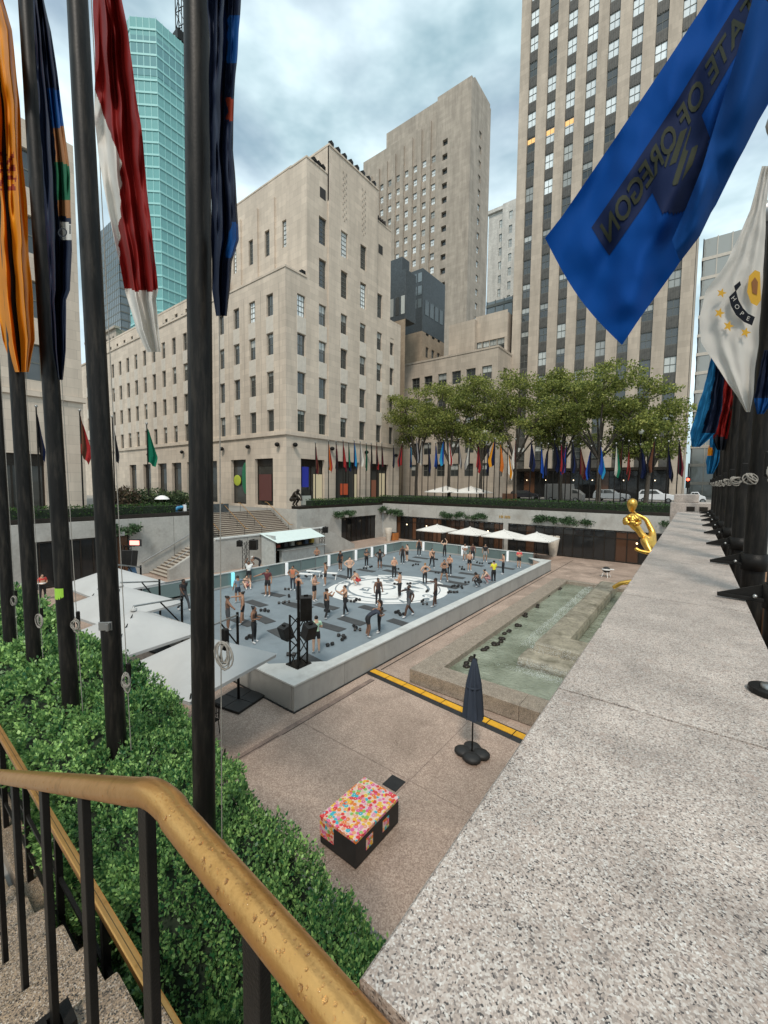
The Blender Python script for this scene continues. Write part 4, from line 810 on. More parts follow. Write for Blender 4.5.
for x in (.35, -.07, -.475, -.872, -1.265, -1.665, -2.1, -2.5, -2.9, -3.3):
    zt_ = tread_z(x); b = MB().bx(x - .021, x + .021, RYX(x) - .010, RYX(x) + .010, zt_ + .01, rail_z(x) - .018).build('baluster', M_IRON, ra, .003)
    s = MB(); s.bx(x - .05, x + .05, RY - .05, RY - .018, zt_ + .001, zt_ + .045); s.bx(x - .05, x + .05, RY + .018, RY + .05, zt_ + .001, zt_ + .045); s.bx(x - .05, x - .03, RY - .018, RY + .018, zt_ + .001, zt_ + .044); s.bx(x + .03, x + .05, RY - .018, RY + .018, zt_ + .001, zt_ + .044)
    tag(s.build('shoe', M_IRON, b), kind='stuff')
# raindrops on the rail
rng = np.random.default_rng(5); Vs, Fs = [], []
dome = []; 
for i in range(3):
    for k in range(8): a = 2 * PI * k / 8; rr_ = math.cos(i * PI / 6); dome.append((rr_ * math.cos(a), rr_ * math.sin(a), math.sin(i * PI / 6)))
dome.append((0, 0, 1)); dome = np.array(dome)
dfs = [(i * 8 + k, i * 8 + (k + 1) % 8, (i + 1) * 8 + (k + 1) % 8, (i + 1) * 8 + k) for i in range(2) for k in range(8)] + [(16 + k, 16 + (k + 1) % 8, 24, 24) for k in range(8)]
Vd, Fd = [], []
for q in range(900):
    x = rng.uniform(-2.2, .25) if q % 3 else rng.uniform(-.85, .1)
    ang = rng.normal(0.25, .75); zc_ = rail_z(x)
    n = Vector((0, -math.sin(ang), math.cos(ang))); r = min(.0040, .0007 + rng.exponential(.0009)); t = Vector((1, 0, 0)); bt = n.cross(t)
    p = Vector((x, RYX(x), zc_)) + n * .0268
    for d in dome: Vd.append(p + t * (d[0] * r) + bt * (d[1] * r * rng.uniform(1.0, 1.05)) + n * (d[2] * r * .42))
    o = q * 25; Fd.extend([tuple(i + o for i in f) if f[2] != f[3] else (f[0] + o, f[1] + o, f[2] + o) for f in dfs])
me = bpy.data.meshes.new('raindrop'); me.from_pydata(Vd, [], Fd); me.materials.append(M_DROP); me.polygons.foreach_set('use_smooth', [True] * len(Fd)); me.update()
tag(link('raindrop', me, ra), kind='stuff')
# low planter fence with a flat brass top rail
fb = thing('planter_fence', 'low black fence with flat brass top rail between stairs and hedge', 'fence')
FY, FZ = .70, 5.37
MB().bx(-7.2, -.62, FY - .024, FY + .024, FZ - .02, FZ + .02).build('rail', M_BRASS, fb, .008)
MB().bx(-7.2, -.62, FY - .0012, FY + .0012, FZ + .019, FZ + .0206).build('seam', M_BRONZE, fb)
for k in range(9): x = -.75 - k * .8; MB().bx(x - .018, x + .018, FY - .018, FY + .018, ZS + .05, FZ - .02).build('post', M_IRON, fb)
for z in (5.05, 4.75): MB().bx(-7.2, -.62, FY - .01, FY + .01, z - .012, z + .012).build('crossbar', M_IRON, fb)
MB().bx(-14.5, -.36, .63, .80, ZS, ZS + .12).build('kerb', M_STEP, fb, .01)
cb_ = [Vector((-2.9, .76, 5.15)), Vector((-2.4, .80, 5.02)), Vector((-1.9, .77, 5.05)), Vector((-1.4, .82, 4.98)), Vector((-.9, .8, 4.9))]
tag(MB().tube(cb_, .007, 6).build('cable', M_RUB), 'thin dark cable lying along the hedge behind the brass fence', 'cable')

# boxwood hedge in the planter
def hedge_surface(x, s):
    """s in 0..1 runs over the cross-section from the camera side over the top to the pit side"""
    y0, y1 = .80, 1.72 + .30 * min(1, max(0, (-x - 2.5) / 2)); zt_ = 5.10 - .03 * (x > -1.2) - .12 * min(1, max(0, (-x - 5) / 3)) + .22 * min(1, max(0, (-x - 2.2) / 2)) + .07 * math.sin(x * 1.9 + .6) + .05 * math.sin(x * 4.3); zb = 4.5
    if x > -1.6: zt_ -= .0
    L1, L2, L3 = .62, 1.1, .62; d = s * (L1 + L2 + L3)
    if d < L1: p = Vector((x, y0, zb + (zt_ - zb) * d / L1)); n = Vector((0, -1, .25))
    elif d < L1 + L2: q = (d - L1) / L2; p = Vector((x, y0 + (y1 - y0) * q, zt_ + .10 * math.sin(PI * q))); n = Vector((0, (q - .5) * .9, 1))
    else: q = (d - L1 - L2) / L3; p = Vector((x, y1, zt_ + (zb - zt_) * q)); n = Vector((0, 1, .4))
    n.normalize(); b = mnoise.noise(Vector((p.x * 2.6, p.y * 2.6, p.z * 2.6))) * .13 + mnoise.noise(Vector((p.x * 6, p.y * 6, p.z * 6 + 3))) * .07
    return p + n * b, n
he = thing('boxwood_hedge', 'dense wet boxwood hedge in the foreground, round the flagpole feet', 'hedge')
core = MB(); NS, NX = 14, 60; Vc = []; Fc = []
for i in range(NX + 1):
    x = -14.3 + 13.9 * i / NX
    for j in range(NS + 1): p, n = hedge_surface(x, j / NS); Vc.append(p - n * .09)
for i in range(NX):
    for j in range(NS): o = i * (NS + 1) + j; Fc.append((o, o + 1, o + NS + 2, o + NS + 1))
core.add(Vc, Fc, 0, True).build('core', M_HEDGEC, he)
pos, nrm, siz = [], [], []
rl = random.Random(21); NSP = 13500
for q in range(NSP):
    u = rl.random(); x = -.40 - (14.6 ** u - 1.0) * 1.02          # denser near the camera
    s = rl.uniform(0, .8) if x > -4 else rl.uniform(.12, .95)
    p, n = hedge_surface(x, s); d = (p - CP).length; sc = .031 * max(1.0, d / 3.4)
    ax = (n + Vector((rl.gauss(0, .35), rl.gauss(0, .35), .55 + rl.gauss(0, .25)))).normalized(); Ls = rl.uniform(.05, .13) * max(1, d / 4.5)
    if rl.random() < .06: Ls *= 1.7
    b0 = p - ax * (Ls * .6); s1 = ax.orthogonal().normalized(); s2 = ax.cross(s1); nl = 10
    for k in range(nl):
        f = k / (nl - 1); a = k * 2.4; out = (s1 * math.cos(a) + s2 * math.sin(a))
        pos.append(b0 + ax * (Ls * f) + out * .002); nrm.append(out * (1.0 - .55 * f) + ax * (.5 + .6 * f)); siz.append(sc * (1.0 - .25 * f))
pos = np.array(pos); nrm = np.array(nrm); siz = np.array(siz)
V, Fq = leaf_quads(pos, nrm, siz, np.random.default_rng(8), .62, .22, .18)
tag(link('foliage', np_mesh('foliage', V, Fq, M_HEDGE), he), kind='stuff')

# left-hand flagpoles: two image points on the row plane Y=1.25 give each pole its place and its slight lean
PY_ = 1.25
def pole_tree(name, label, base, top, r=.064, rope=True, cleat_z=None, side=1, ropeside=Vector((.075, -.02, 0)), finial=True, nrope=1, coil=1.0):
    base = Vector(base); top = Vector(top); t = thing(name, label, 'flagpole', base, 0, 'black flagpoles round the plaza'); D = top - base
    MB().tube([Vector((0, 0, 0)), D * .5, D], [r, r, r * .82], 20).build('shaft', M_BLACK, t)
    MB().lathe([(r * 1.5, 0), (r * 1.5, .12), (r * 1.05, .16)], seg=16).build('base_collar', M_BLACK, t)
    if finial: MB().ball(D + Vector((0, 0, .1)), .11, 12, 8).build('finial', M_STEEL, t)
    if rope:
        for k in range(nrope): MB().tube([ropeside * (1 + .25 * k) + Vector((0, 0, .5)) + D * .02, ropeside * (1 + .25 * k) + D * .5, ropeside * (1 + .2 * k) + D * .97], .0035, 5).build('halyard', M_ROPE, t)
        if cleat_z:
            c = D * (cleat_z / D.length) + ropeside * 1.2; cl = MB().box(c, (.04, .03, .13)).build('cleat', M_IRON, t, .008)
            for k in range(6):
                a0 = rnd.uniform(0, 6); rr2 = rnd.uniform(.035, .085) * coil
                loop = [c + Vector((math.cos(a0 + a) * .025 + .02, math.sin(a * 1.0) * .02, -.03 - rr2 * .6 + rr2 * math.cos(a))) + Vector((rr2 * (.25 + .09 * k) * math.sin(a) + .004 * k, -.02 - .004 * k, 0)) for a in [2 * PI * i / 14 for i in range(15)]]
                MB().tube(loop, .005, 5).build('rope_coil', M_ROPE, cl)
    return t
LP = [((196.5, 0), (204.5, 828), 'nearest of the left-hand black flagpoles, beside the navy flag'), ((77.5, 0), (118, 765), 'second black flagpole on the left, carrying the red and white flag'),
      ((27.0, 0), (72, 720), 'third black flagpole on the left, with a green sticker'), ((None), (33, 640), 'fourth black flagpole on the left, behind the orange flag'), ((None), (7.5, 600), 'leftmost black flagpole, cut by the frame edge')]
left_poles = []
for i, (tp, bp_, lab) in enumerate(LP):
    b = ony(bp_[0], bp_[1], PY_)
    if tp: a = ony(tp[0], tp[1], PY_); d = (a - b) / (a.z - b.z)
    else: d = Vector((-.045, 0, 1))
    base = b + d * (ZS + .02 - b.z); top = b + d * (16.5 - b.z); left_poles.append((base, top))
    czz = (ony(224, 650, PY_).z, ony(125, 680, PY_).z, ony(76, 625, PY_).z, 6.0, 6.0)[i] - ZS
    p = pole_tree('flagpole', lab, base, top, .072 if i else .066, True, czz, ropeside=Vector((.115, .055, 0)))
for i in (3, 4): pass
b, t_ = left_poles[2]; c = b + (t_ - b) * ((onz(61, 590, 6.4).z - b.z) / (t_.z - b.z))
c = ony(58, 592, PY_); 
M_STICK = plain('green_sticker', (.30, .55, .05), .5)
c = ony(63.5, 592, PY_); b_, t_ = left_poles[2]; c = b_.lerp(t_, (c.z - b_.z) / (t_.z - b_.z)); stk = MB()
for k in range(6):
    a0, a1 = -1.75 + k * .24, -1.75 + (k + 1) * .24
    stk.add([(c.x + .0738 * math.cos(a), PY_ + .0738 * math.sin(a), c.z + z) for a, z in ((a0, -.055), (a1, -.055), (a1, .055), (a0, .055))], [(0, 1, 2, 3)], 0, True)
tag(stk.build('sticker', M_STICK), 'small lime green sticker wrapped on the third left flagpole', 'sticker')
c = ony(110, 623, PY_); bp2 = thing('bracket_plate', 'small steel bracket fixed to the second left flagpole', 'bracket', (c.x, PY_, c.z), -.75)
MB().bx(.070, .080, -.05, .05, -.035, .035).build('plate', M_STEEL, bp2, .003); MB().bx(.0805, .12, .02, .04, -.03, .03).build('lug', M_STEEL, bp2, .003)

# right-hand flagpoles standing behind the parapet, held by iron brackets
right_poles = [Vector((.375, 1.61, 0))]
ords = ['nearest', 'second', 'third', 'fourth', 'fifth', 'sixth', 'seventh', 'eighth', 'ninth']
for k in range(1, 9):
    y = 1.61 + 1.27 * k; x = .392 + KY * y
    right_poles.append(Vector((x, y, 0)))
    if k == 0: top = 10.1
    else: top = 10.1
    p = pole_tree('flagpole', '%s black flagpole behind the granite parapet' % ords[k - 1], (x, y, ZS), (x, y, top), .068, True, 3.32, ropeside=Vector((-.078, -.04, 0)), nrope=0, coil=.55)
    br = MB(); tipx = -.285 + .0
    z = 7.03
    tri = [(-.255, 0, .0), (-.05, -.035, .065), (.0, -.045, .065), (.0, .045, .065), (-.05, .035, .065), (-.285, .012, .0)]
    poly = [(-.262, -.009), (-.06, -.036), (0, -.05), (0, .05), (-.06, .036), (-.262, .009)]
    MB().prism(poly, z - ZS - .022, z - ZS).build('bracket', M_IRON, p, .004)
    MB().add([(-.255, -.006, z - ZS), (-.06, -.006, z - ZS), (-.06, -.006, z - ZS + .075), (-.255, .006, z - ZS), (-.06, .006, z - ZS), (-.06, .006, z - ZS + .075)], [(0, 1, 2), (5, 4, 3), (0, 2, 5, 3), (0, 3, 4, 1), (1, 4, 5, 2)]).build('bracket_rib', M_IRON, p)
    MB().lathe([(.069, z - ZS - .05), (.082, z - ZS - .05), (.082, z - ZS + .075), (.069, z - ZS + .075)], seg=20).build('clamp_band', M_IRON, p)
    MB().ball((-.11, -.04, z - ZS + .008), .012, 6, 4).build('bolt', M_STEEL, p)
q = onz(770, 694, 7.0)
fp = thing('anchor_plate', 'round-ended iron plate lying on the parapet at the right edge', 'plate', (q.x, q.y, 7.001))
MB().prism([(.3, -.05)] + [(-.0 + .05 * math.cos(a_), .05 * math.sin(a_)) for a_ in [-PI / 2 - PI * k / 10 for k in range(11)]] + [(.3, .05)], 0, .016).build('plate', M_IRON, fp, .003)
MB().lathe([(.022, .016), (.022, .026), (0, .028)], seg=10).build('bolt', M_STEEL, fp); MB().bx(.02, .3, -.012, .012, .0165, .05).build('rib', M_IRON, fp, .003)
# ------------------------------------------------------------------ rink turned into an exercise deck
RX0, RX1, RY0, RY1 = -25.6, -10.3, 8.6, 38.0; RH, RD = .95, .35
rk = thing('rink', 'rectangular rink covered by a blue-grey exercise deck', 'rink')
CH = 1.5; iw = .48
deckpoly = [(RX0 + .1 + CH, RY0 + iw), (RX1 - iw - CH, RY0 + iw), (RX1 - iw, RY0 + iw + CH), (RX1 - iw, RY1 - CH), (RX1 - iw - CH, RY1 - .1), (RX0 + .1 + CH, RY1 - .1), (RX0 + .1, RY1 - CH), (RX0 + .1, RY0 + iw + CH)]
MB().prism(deckpoly, .02, RD).build('deck', M_DECK, rk)
# coping: outer rectangle minus deck polygon on the two solid sides
cp = MB(); zt0, zt1 = RH - .06, RH
def quad_prism(pts): cp.prism(pts, zt0, zt1)
cp.prism([(RX1 - iw, RY0 + iw + CH), (RX1 - iw - CH, RY0 + iw), (RX1 + .03, RY0 + iw)], zt0, zt1) if False else None
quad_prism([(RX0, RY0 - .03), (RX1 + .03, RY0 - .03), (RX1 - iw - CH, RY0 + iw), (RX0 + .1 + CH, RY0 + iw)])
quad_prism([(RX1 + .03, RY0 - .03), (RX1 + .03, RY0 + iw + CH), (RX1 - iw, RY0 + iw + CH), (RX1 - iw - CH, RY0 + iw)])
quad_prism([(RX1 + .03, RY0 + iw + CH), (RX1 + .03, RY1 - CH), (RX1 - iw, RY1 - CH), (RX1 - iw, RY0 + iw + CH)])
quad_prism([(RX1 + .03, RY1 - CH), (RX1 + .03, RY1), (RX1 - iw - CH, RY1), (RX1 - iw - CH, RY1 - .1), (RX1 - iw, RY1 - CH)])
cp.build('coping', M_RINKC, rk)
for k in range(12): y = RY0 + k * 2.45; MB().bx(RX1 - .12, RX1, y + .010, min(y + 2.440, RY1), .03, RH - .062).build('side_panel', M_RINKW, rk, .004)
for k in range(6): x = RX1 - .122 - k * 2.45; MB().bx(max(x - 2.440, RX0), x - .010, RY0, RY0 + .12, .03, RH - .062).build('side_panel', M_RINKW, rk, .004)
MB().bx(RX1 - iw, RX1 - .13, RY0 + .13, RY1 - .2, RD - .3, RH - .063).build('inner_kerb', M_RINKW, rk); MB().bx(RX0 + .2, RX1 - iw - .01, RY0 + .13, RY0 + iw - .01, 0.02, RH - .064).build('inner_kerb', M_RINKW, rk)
MB().prism([(RX1 - iw - .002, RY0 + iw), (RX1 - iw - .002, RY0 + iw + CH), (RX1 - iw - CH, RY0 + iw)], .36, RH - .063).build('corner_fill', M_RINKW, rk)
MB().bx(RX0, RX1 + .05, RY0 - .05, RY0 - .001, 0.0, .025).build('skirt', M_RUB, rk); MB().bx(RX1 + .001, RX1 + .05, RY0, RY1, 0.0, .025).build('skirt', M_RUB, rk)
# glass fence along the left and far sides
gf = thing('glass_fence', 'glass panel fence with pale top rail along the far sides of the deck', 'fence')
def fence_run(a, b, k):
    a = Vector(a); b = Vector(b); d = (b - a) / k; t = d.normalized(); ang = math.atan2(d.y, d.x)
    for i in range(k):
        c = a + d * (i + .5); MB().box((c.x, c.y, RD + .55), (d.length - .06, .02, .86), ang).build('pane', M_PANELG, gf)
        MB().box((c.x, c.y, RD + .06), (d.length, .1, .12), ang).build('kick_rail', M_RINKW, gf); MB().box((c.x, c.y, RD + 1.02), (d.length, .12, .07), ang).build('top_rail', M_RINKC, gf)
    for i in range(k + 1): c = a + d * i; MB().box((c.x, c.y, RD + .55), (.05, .07, .85), ang).build('post', M_STEEL, gf)
fence_run((RX0, RY0 + 4, 0), (RX0, RY1 - 1.5, 0), 15); fence_run((RX0, RY1 - 1.5, 0), (RX0 + 1.5, RY1, 0), 1); fence_run((RX0 + 1.5, RY1, 0), (RX1 - 1.6, RY1, 0), 8)
fence_run((RX0, RY0 + 1.5, 0), (RX0, RY0 + 4, 0), 2)
tag(MB().bx(RX0 - .3, RX0 - .06, RY0 + .2, RY1, .0, RD).build('edge_kerb', M_RINKW, rk))
def light_post(x, y, m, lab): 
    t = thing('light_post', lab, 'light post', (x, y, RD), 0, 'light posts along the glass fence'); MB().bx(-.09, .09, -.09, .09, .04, 1.0).build('light_panel', m, t, .01); MB().bx(-.1, .1, -.1, .1, 0, .04).build('base', M_STEEL, t)
lx = RX0 + .18
for i, (px, nm) in enumerate(((286.6, 'white light post on the glass fence left of the kiosk counter'), (329, 'white light post on the glass fence right of the kiosk'), (356, 'white light post by the fence behind the man in black'), (372, 'white light post on the fence before the black doors'), (385.5, 'white light post on the fence below the far corner planter'))):
    p = onx(px, 550, lx); light_post(lx, min(p.y, 37.4), M_LIGHTP, nm)
p = onx(233, 575, lx); light_post(lx, p.y, M_LIGHTB, 'glowing blue light post at the left end of the glass fence')
for px, nm in ((423.5, 'white light post behind the woman in a black tank, far fence'), (462.5, 'white light post left of the man in white on the far fence'), (473.6, 'white light post right of the man in white on the far fence'), (508, 'white light post on the far fence near the woman in red')):
    p = ony(px, 545, RY1 - .2); light_post(p.x, RY1 - .2, M_LIGHTP, nm)
# white printed emblem on the deck: disc with grey hand-drawn strokes
LCX, LCY, LR = -17.0, 22.6, 4.2
em = MB(); pts = []
for k in range(48): a = 2 * PI * k / 48; pts.append((LCX + (LR * .95 + .22 * math.sin(3 * a + 1)) * math.cos(a), LCY + (LR + .25 * math.sin(2 * a)) * math.sin(a), RD + .005))
em.add(pts, [tuple(range(48))]); emo = em.build('deck_print', M_WHITE, rk)
def ring(cx, cy, r0, r1, a0, a1, z, m, nm, n=20, sx=1.0):
    v = []; f = []
    for k in range(n + 1): a = a0 + (a1 - a0) * k / n; v += [(cx + sx * r0 * math.cos(a), cy + r0 * math.sin(a), z), (cx + sx * r1 * math.cos(a), cy + r1 * math.sin(a), z)]
    for k in range(n): f.append((2 * k, 2 * k + 1, 2 * k + 3, 2 * k + 2))
    return MB().add(v, f).build(nm, m, emo)
ring(LCX, LCY, 2.75, 2.95, .3, 5.6, RD + .009, M_DECK, 'print_stroke'); ring(LCX, LCY, 3.6, 3.68, 0, 6.283, RD + .009, M_DECK, 'print_stroke', 40)
for k in range(11):
    a = k * .571; rr_ = 1.5 if k % 2 else 3.25; x, y = LCX + rr_ * math.cos(a), LCY + rr_ * math.sin(a)
    ring(x, y, .22, .36, k, k + 4.6, RD + .009, M_DECK, 'print_stroke', 10)
    c = MB().box((x + .35 * math.cos(a * 3), y + .35 * math.sin(a * 3), RD + .0095), (.75, .12, .003), a * 2.1).build('print_stroke', M_DECK, emo)
rq = random.Random(31)
for k in range(26):
    a = rq.uniform(0, 6.28); r_ = LR * rq.uniform(.35, 1.02); cx_, cy_ = LCX + r_ * math.cos(a), LCY + r_ * math.sin(a); w_ = rq.uniform(.12, .5); h_ = rq.uniform(.08, .28); q0 = rq.uniform(0, 3)
    MB().add([(cx_ + w_ * math.cos(t_) * (1 + .35 * math.sin(3 * t_ + q0)) , cy_ + h_ * math.sin(t_) * (1 + .3 * math.sin(2 * t_ + q0)), RD + .0105 + k * .00004) for t_ in [2 * PI * i / 12 for i in range(12)]], [tuple(range(12))]).build('print_gap', M_DECK, emo)
ring(LCX - .2, LCY + .1, .5, .7, 0, 6.283, RD + .009, M_DECK, 'print_stroke', 24)

# ------------------------------------------------------------------ fountain pool with stone weir
po = thing('fountain_pool', 'long granite fountain pool with a stepped stone weir beside the parapet', 'fountain')
def ringbox(x0, x1, y0, y1, w_, z0, z1, nm, m, seg):
    out = []
    n = max(1, int((y1 - y0) / seg)); d = (y1 - y0) / n
    for i in range(n): out.append((x0, x0 + w_, y0 + i * d + .004, y0 + (i + 1) * d - .004))
    n2 = max(1, int((x1 - x0 - w_) / seg)); d2 = (x1 - x0 - w_) / n2
    for i in range(n2): out.append((x0 + w_ + i * d2 + .004, x0 + w_ + (i + 1) * d2 - .004, y0, y0 + w_)); out.append((x0 + w_ + i * d2 + .004, x0 + w_ + (i + 1) * d2 - .004, y1 - w_ * .55, y1))
    for b in out: MB().bx(b[0], b[1], b[2], b[3], z0, z1).build(nm, m, po, .02)
ringbox(-8.5, -1.0, 12.75, 32.7, .95, .02, .55, 'coping_stone', M_POOLST, 2.2)
MB().bx(-7.55, -1.0, 13.7, 32.1, .01, .06).build('basin_floor', M_STONEW, po)
wv = MB(); NX_, NY_ = 40, 110; Vw = []; Fw = []
for j in range(NY_ + 1):
    for i in range(NX_ + 1):
        x = -7.56 + 6.5 * i / NX_; y = 13.65 + 18.5 * j / NY_; Vw.append((x, y, .33 + .012 * mnoise.noise(Vector((x * 2.2, y * 2.2, 0))) + .006 * math.sin(x * 7 + y * 3)))
for j in range(NY_):
    for i in range(NX_): o = j * (NX_ + 1) + i; Fw.append((o, o + 1, o + NX_ + 2, o + NX_ + 1))
wv.add(Vw, Fw, 0, True).build('water', M_WATER, po)
def rounded_block(x0, x1, y0, y1, z0, z1, r, nm):
    return MB().bx(x0, x1, y0, y1, z0, z1).build(nm, M_STONEW, po, r)
rounded_block(-5.28, -4.15, 18.0, 32.05, .30, .98, .2, 'weir_ridge'); rounded_block(-5.30, -2.2, 17.2, 18.9, .30, 1.0, .24, 'weir_upper'); rounded_block(-5.58, -2.0, 16.1, 17.6, .25, .68, .2, 'weir_lower')
rounded_block(-5.35, -5.285, 19.02, 32.0, .25, .62, .02, 'weir_apron')
ro = random.Random(5)
rock_px = [(505, 225), (480, 242), (450, 262), (420, 290), (390, 315), (360, 345), (315, 383), (280, 405), (240, 435), (225, 445), (300, 396), (340, 362)]
for (zx, zy) in rock_px:
    p = onz(380 + zx * 280 / 768, 500 + zy * 280 / 768, .33); mb = MB()
    for q in range(3): mb.ball((p.x + .25 + ro.uniform(-.12, .12), p.y + ro.uniform(-.3, .3), .36), (.12, .16, .07), 7, 4)
    tag(mb.build('fountain_nozzle', M_BRONZE, po), kind='stuff')
# spray jets along the weir: droplets thrown in small arcs
rs_ = np.random.default_rng(3); pts = []
for k in range(34):
    y = 18.0 + k * .40
    for q in range(60):
        t_ = rs_.random(); pts.append((-5.40 - .75 * t_ + rs_.normal(0, .05), y + rs_.normal(0, .07), .36 + .55 * t_ * (1 - t_) * 1.6 + rs_.normal(0, .025)))
for k in range(26):
    x = -5.4 + 2.0 * k / 25
    for q in range(26): t_ = rs_.random(); pts.append((x + rs_.normal(0, .03), 16.1 - .25 * t_ + rs_.normal(0, .02), .62 - .3 * t_ * t_ + rs_.normal(0, .02)))
    for q in range(16): t_ = rs_.random(); pts.append((x + .15 + rs_.normal(0, .03), 17.28 - .2 * t_, .95 - .28 * t_))
for q in range(500): a = rs_.random() * 6.3; pts.append((-4.4 + rs_.normal(0, .7), 15.7 + rs_.normal(0, .12), .345 + abs(rs_.normal(0, .02))))
pts = np.array(pts); pts = np.concatenate([pts + rs_.normal(0, .03, pts.shape) for _ in range(4)]); V, Fq = leaf_quads(pts, rs_.normal(0, 1, pts.shape), .017, rs_, .7, 1.0)
tag(link('water_spray', np_mesh('water_spray', V, Fq, M_FOAM), po), kind='stuff')

# ------------------------------------------------------------------ plaza furniture
cxm = dm('print_pink', (.75, .13, .20)); 
def flower_print():
    m, n, b = new_mat('floral_print'); L = n.links.new; b.inputs['Roughness'].default_value = .45
    t = n.nodes.new('ShaderNodeTexCoord')
    v = n.nodes.new('ShaderNodeTexVoronoi'); v.inputs['Scale'].default_value = 13.0; L(t.outputs['Object'], v.inputs['Vector'])
    s = n.nodes.new('ShaderNodeSeparateColor'); L(v.outputs['Color'], s.inputs[0])
    cr = n.nodes.new('ShaderNodeValToRGB'); cr.color_ramp.interpolation = 'CONSTANT'; e = cr.color_ramp.elements
    cols = [(0, (.72, .05, .05)), (.22, (.80, .22, .03)), (.38, (.80, .35, .20)), (.5, (.78, .12, .30)), (.64, (.85, .50, .04)), (.76, (.05, .45, .55)), (.86, (.75, .30, .45)), (.94, (.25, .50, .10))]
    while len(e) < len(cols): e.new(.5)
    for k, (p, c) in enumerate(cols): e[k].position = p; e[k].color = rgb(c)
    L(s.outputs[0], cr.inputs[0])
    r = n.nodes.new('ShaderNodeValToRGB'); r.color_ramp.interpolation = 'CONSTANT'; e = r.color_ramp.elements
    e[0].position = 0; e[0].color = (.9, .9, .9, 1); e[1].position = .13; e[1].color = (0, 0, 0, 1); x = e.new(.60); x.color = (.6, .6, .6, 1)
    sc = n.nodes.new('ShaderNodeMath'); sc.operation = 'MULTIPLY'; sc.inputs[1].default_value = 1.0; L(v.outputs['Distance'], sc.inputs[0]); L(sc.outputs[0], r.inputs[0])
    mxx = n.nodes.new('ShaderNodeMixRGB'); L(r.outputs[0], mxx.inputs[0]); L(cr.outputs[0], mxx.inputs[1]); mxx.inputs[2].default_value = (.85, .80, .72, 1); L(mxx.outputs[0], b.inputs['Base Color'])
    return m
M_FLOWER = flower_print()
bxt = thing('display_box', 'black box with a bright multicoloured floral top on the plaza paving', 'box', (-5.50, 6.42, 0), 0)
MB().bx(-.50, .50, -.72, .72, .03, .56).build('body', M_RUB, bxt, .012); MB().bx(-.51, .51, -.73, .73, .562, .63).build('floral_top', M_FLOWER, bxt, .008)
MB().bx(-.505, -.1, -.728, -.722, .2, .555).build('floral_side', M_FLOWER, bxt)
for y in (-.3, .25): MB().bx(.502, .506, y - .11, y + .11, .2, .45).build('floral_patch', M_FLOWER, bxt)
tag(MB().bx(-6.02, -5.6, 7.86, 8.3, .001, .012).build('floor_grate', M_RUB), 'dark square grate in the paving behind the floral box', 'grate')
# cable ramp in segments
cbr = thing('cable_ramp', 'yellow and black cable ramp crossing the paving to the pool', 'cable ramp')
a = Vector((-10.2, 12.55, 0)); b = Vector((-2.4, 11.85, 0)); n_ = 9; d = (b - a) / n_; ang = math.atan2(d.y, d.x)
for i in range(n_):
    c = a + d * (i + .5); pr = [(-.30, 0), (-.14, .055), (.14, .055), (.30, 0)]; L_ = d.length - .012; R3 = Matrix.Rotation(ang, 3, 'Z'); vs_ = []
    for xx in (-L_ / 2, L_ / 2):
        for (yy, zz) in pr: p = R3 @ Vector((xx, yy, zz + .002)); vs_.append((c.x + p.x, c.y + p.y, p.z))
    MB().add(vs_, [(0, 1, 2, 3), (7, 6, 5, 4), (0, 4, 5, 1), (1, 5, 6, 2), (2, 6, 7, 3), (0, 3, 7, 4)]).build('ramp_segment', M_RUB, cbr)
    MB().box((c.x, c.y, .066), (L_ - .02, .27, .018), ang).build('lid', M_YEL, cbr, .003)
# closed navy parasol
cu = thing('closed_parasol', 'closed navy parasol on a black weighted base near the parapet', 'parasol', (-4.72, 10.3, 0))
MB().tube([(0, 0, .05), (0, 0, 2.86)], .022, 8).build('pole', M_IRON, cu)
prof = MB(); vs_ = []; fs_ = []; SEG = 32
for i, (z, r) in enumerate(((1.15, .27), (1.35, .25), (1.7, .22), (2.1, .18), (2.45, .12), (2.7, .07), (2.82, .03))):
    for k in range(SEG): a_ = 2 * PI * k / SEG; rr_ = r * (1 + .22 * math.cos(8 * a_ + z * .6)) ; vs_.append((rr_ * math.cos(a_), rr_ * math.sin(a_), z + (.05 * math.cos(8 * a_) if i == 0 else 0)))
for i in range(6):
    for k in range(SEG): fs_.append((i * SEG + k, i * SEG + (k + 1) % SEG, (i + 1) * SEG + (k + 1) % SEG, (i + 1) * SEG + k))
prof.add(vs_, fs_, 0, True).build('furled_canopy', M_NAVYC, cu); MB().lathe([(.205, 2.0), (.222, 2.03), (.205, 2.06)], seg=16).build('tie_strap', M_NAVYC, cu); MB().ball((0, 0, 2.9), .04, 8, 5).build('finial', M_IRON, cu)
sb = MB()
for k in range(4): a_ = k * PI / 2 + .4; sb.ball((.24 * math.cos(a_), .24 * math.sin(a_), .10), (.27, .23, .11), 10, 6)
tag(sb.build('sandbag_base', M_RUB, cu), kind='stuff')
# blue closed parasol by the left wall
p = onz(133, 600, 0); cb2 = thing('closed_parasol', 'closed blue parasol behind the grey cafe parasols at left', 'parasol', p)
MB().tube([(0, 0, 0), (0, 0, 2.6)], .03, 8).build('pole', M_IRON, cb2)
MB().lathe([(.35, .75), (.36, 1.0), (.28, 1.7), (.16, 2.3), (.03, 2.6)], seg=14).build('furled_canopy', M_BLUEC, cb2); MB().lathe([(.3, 0), (.3, .08), (.05, .1)], seg=12).build('base', M_IRON, cb2)
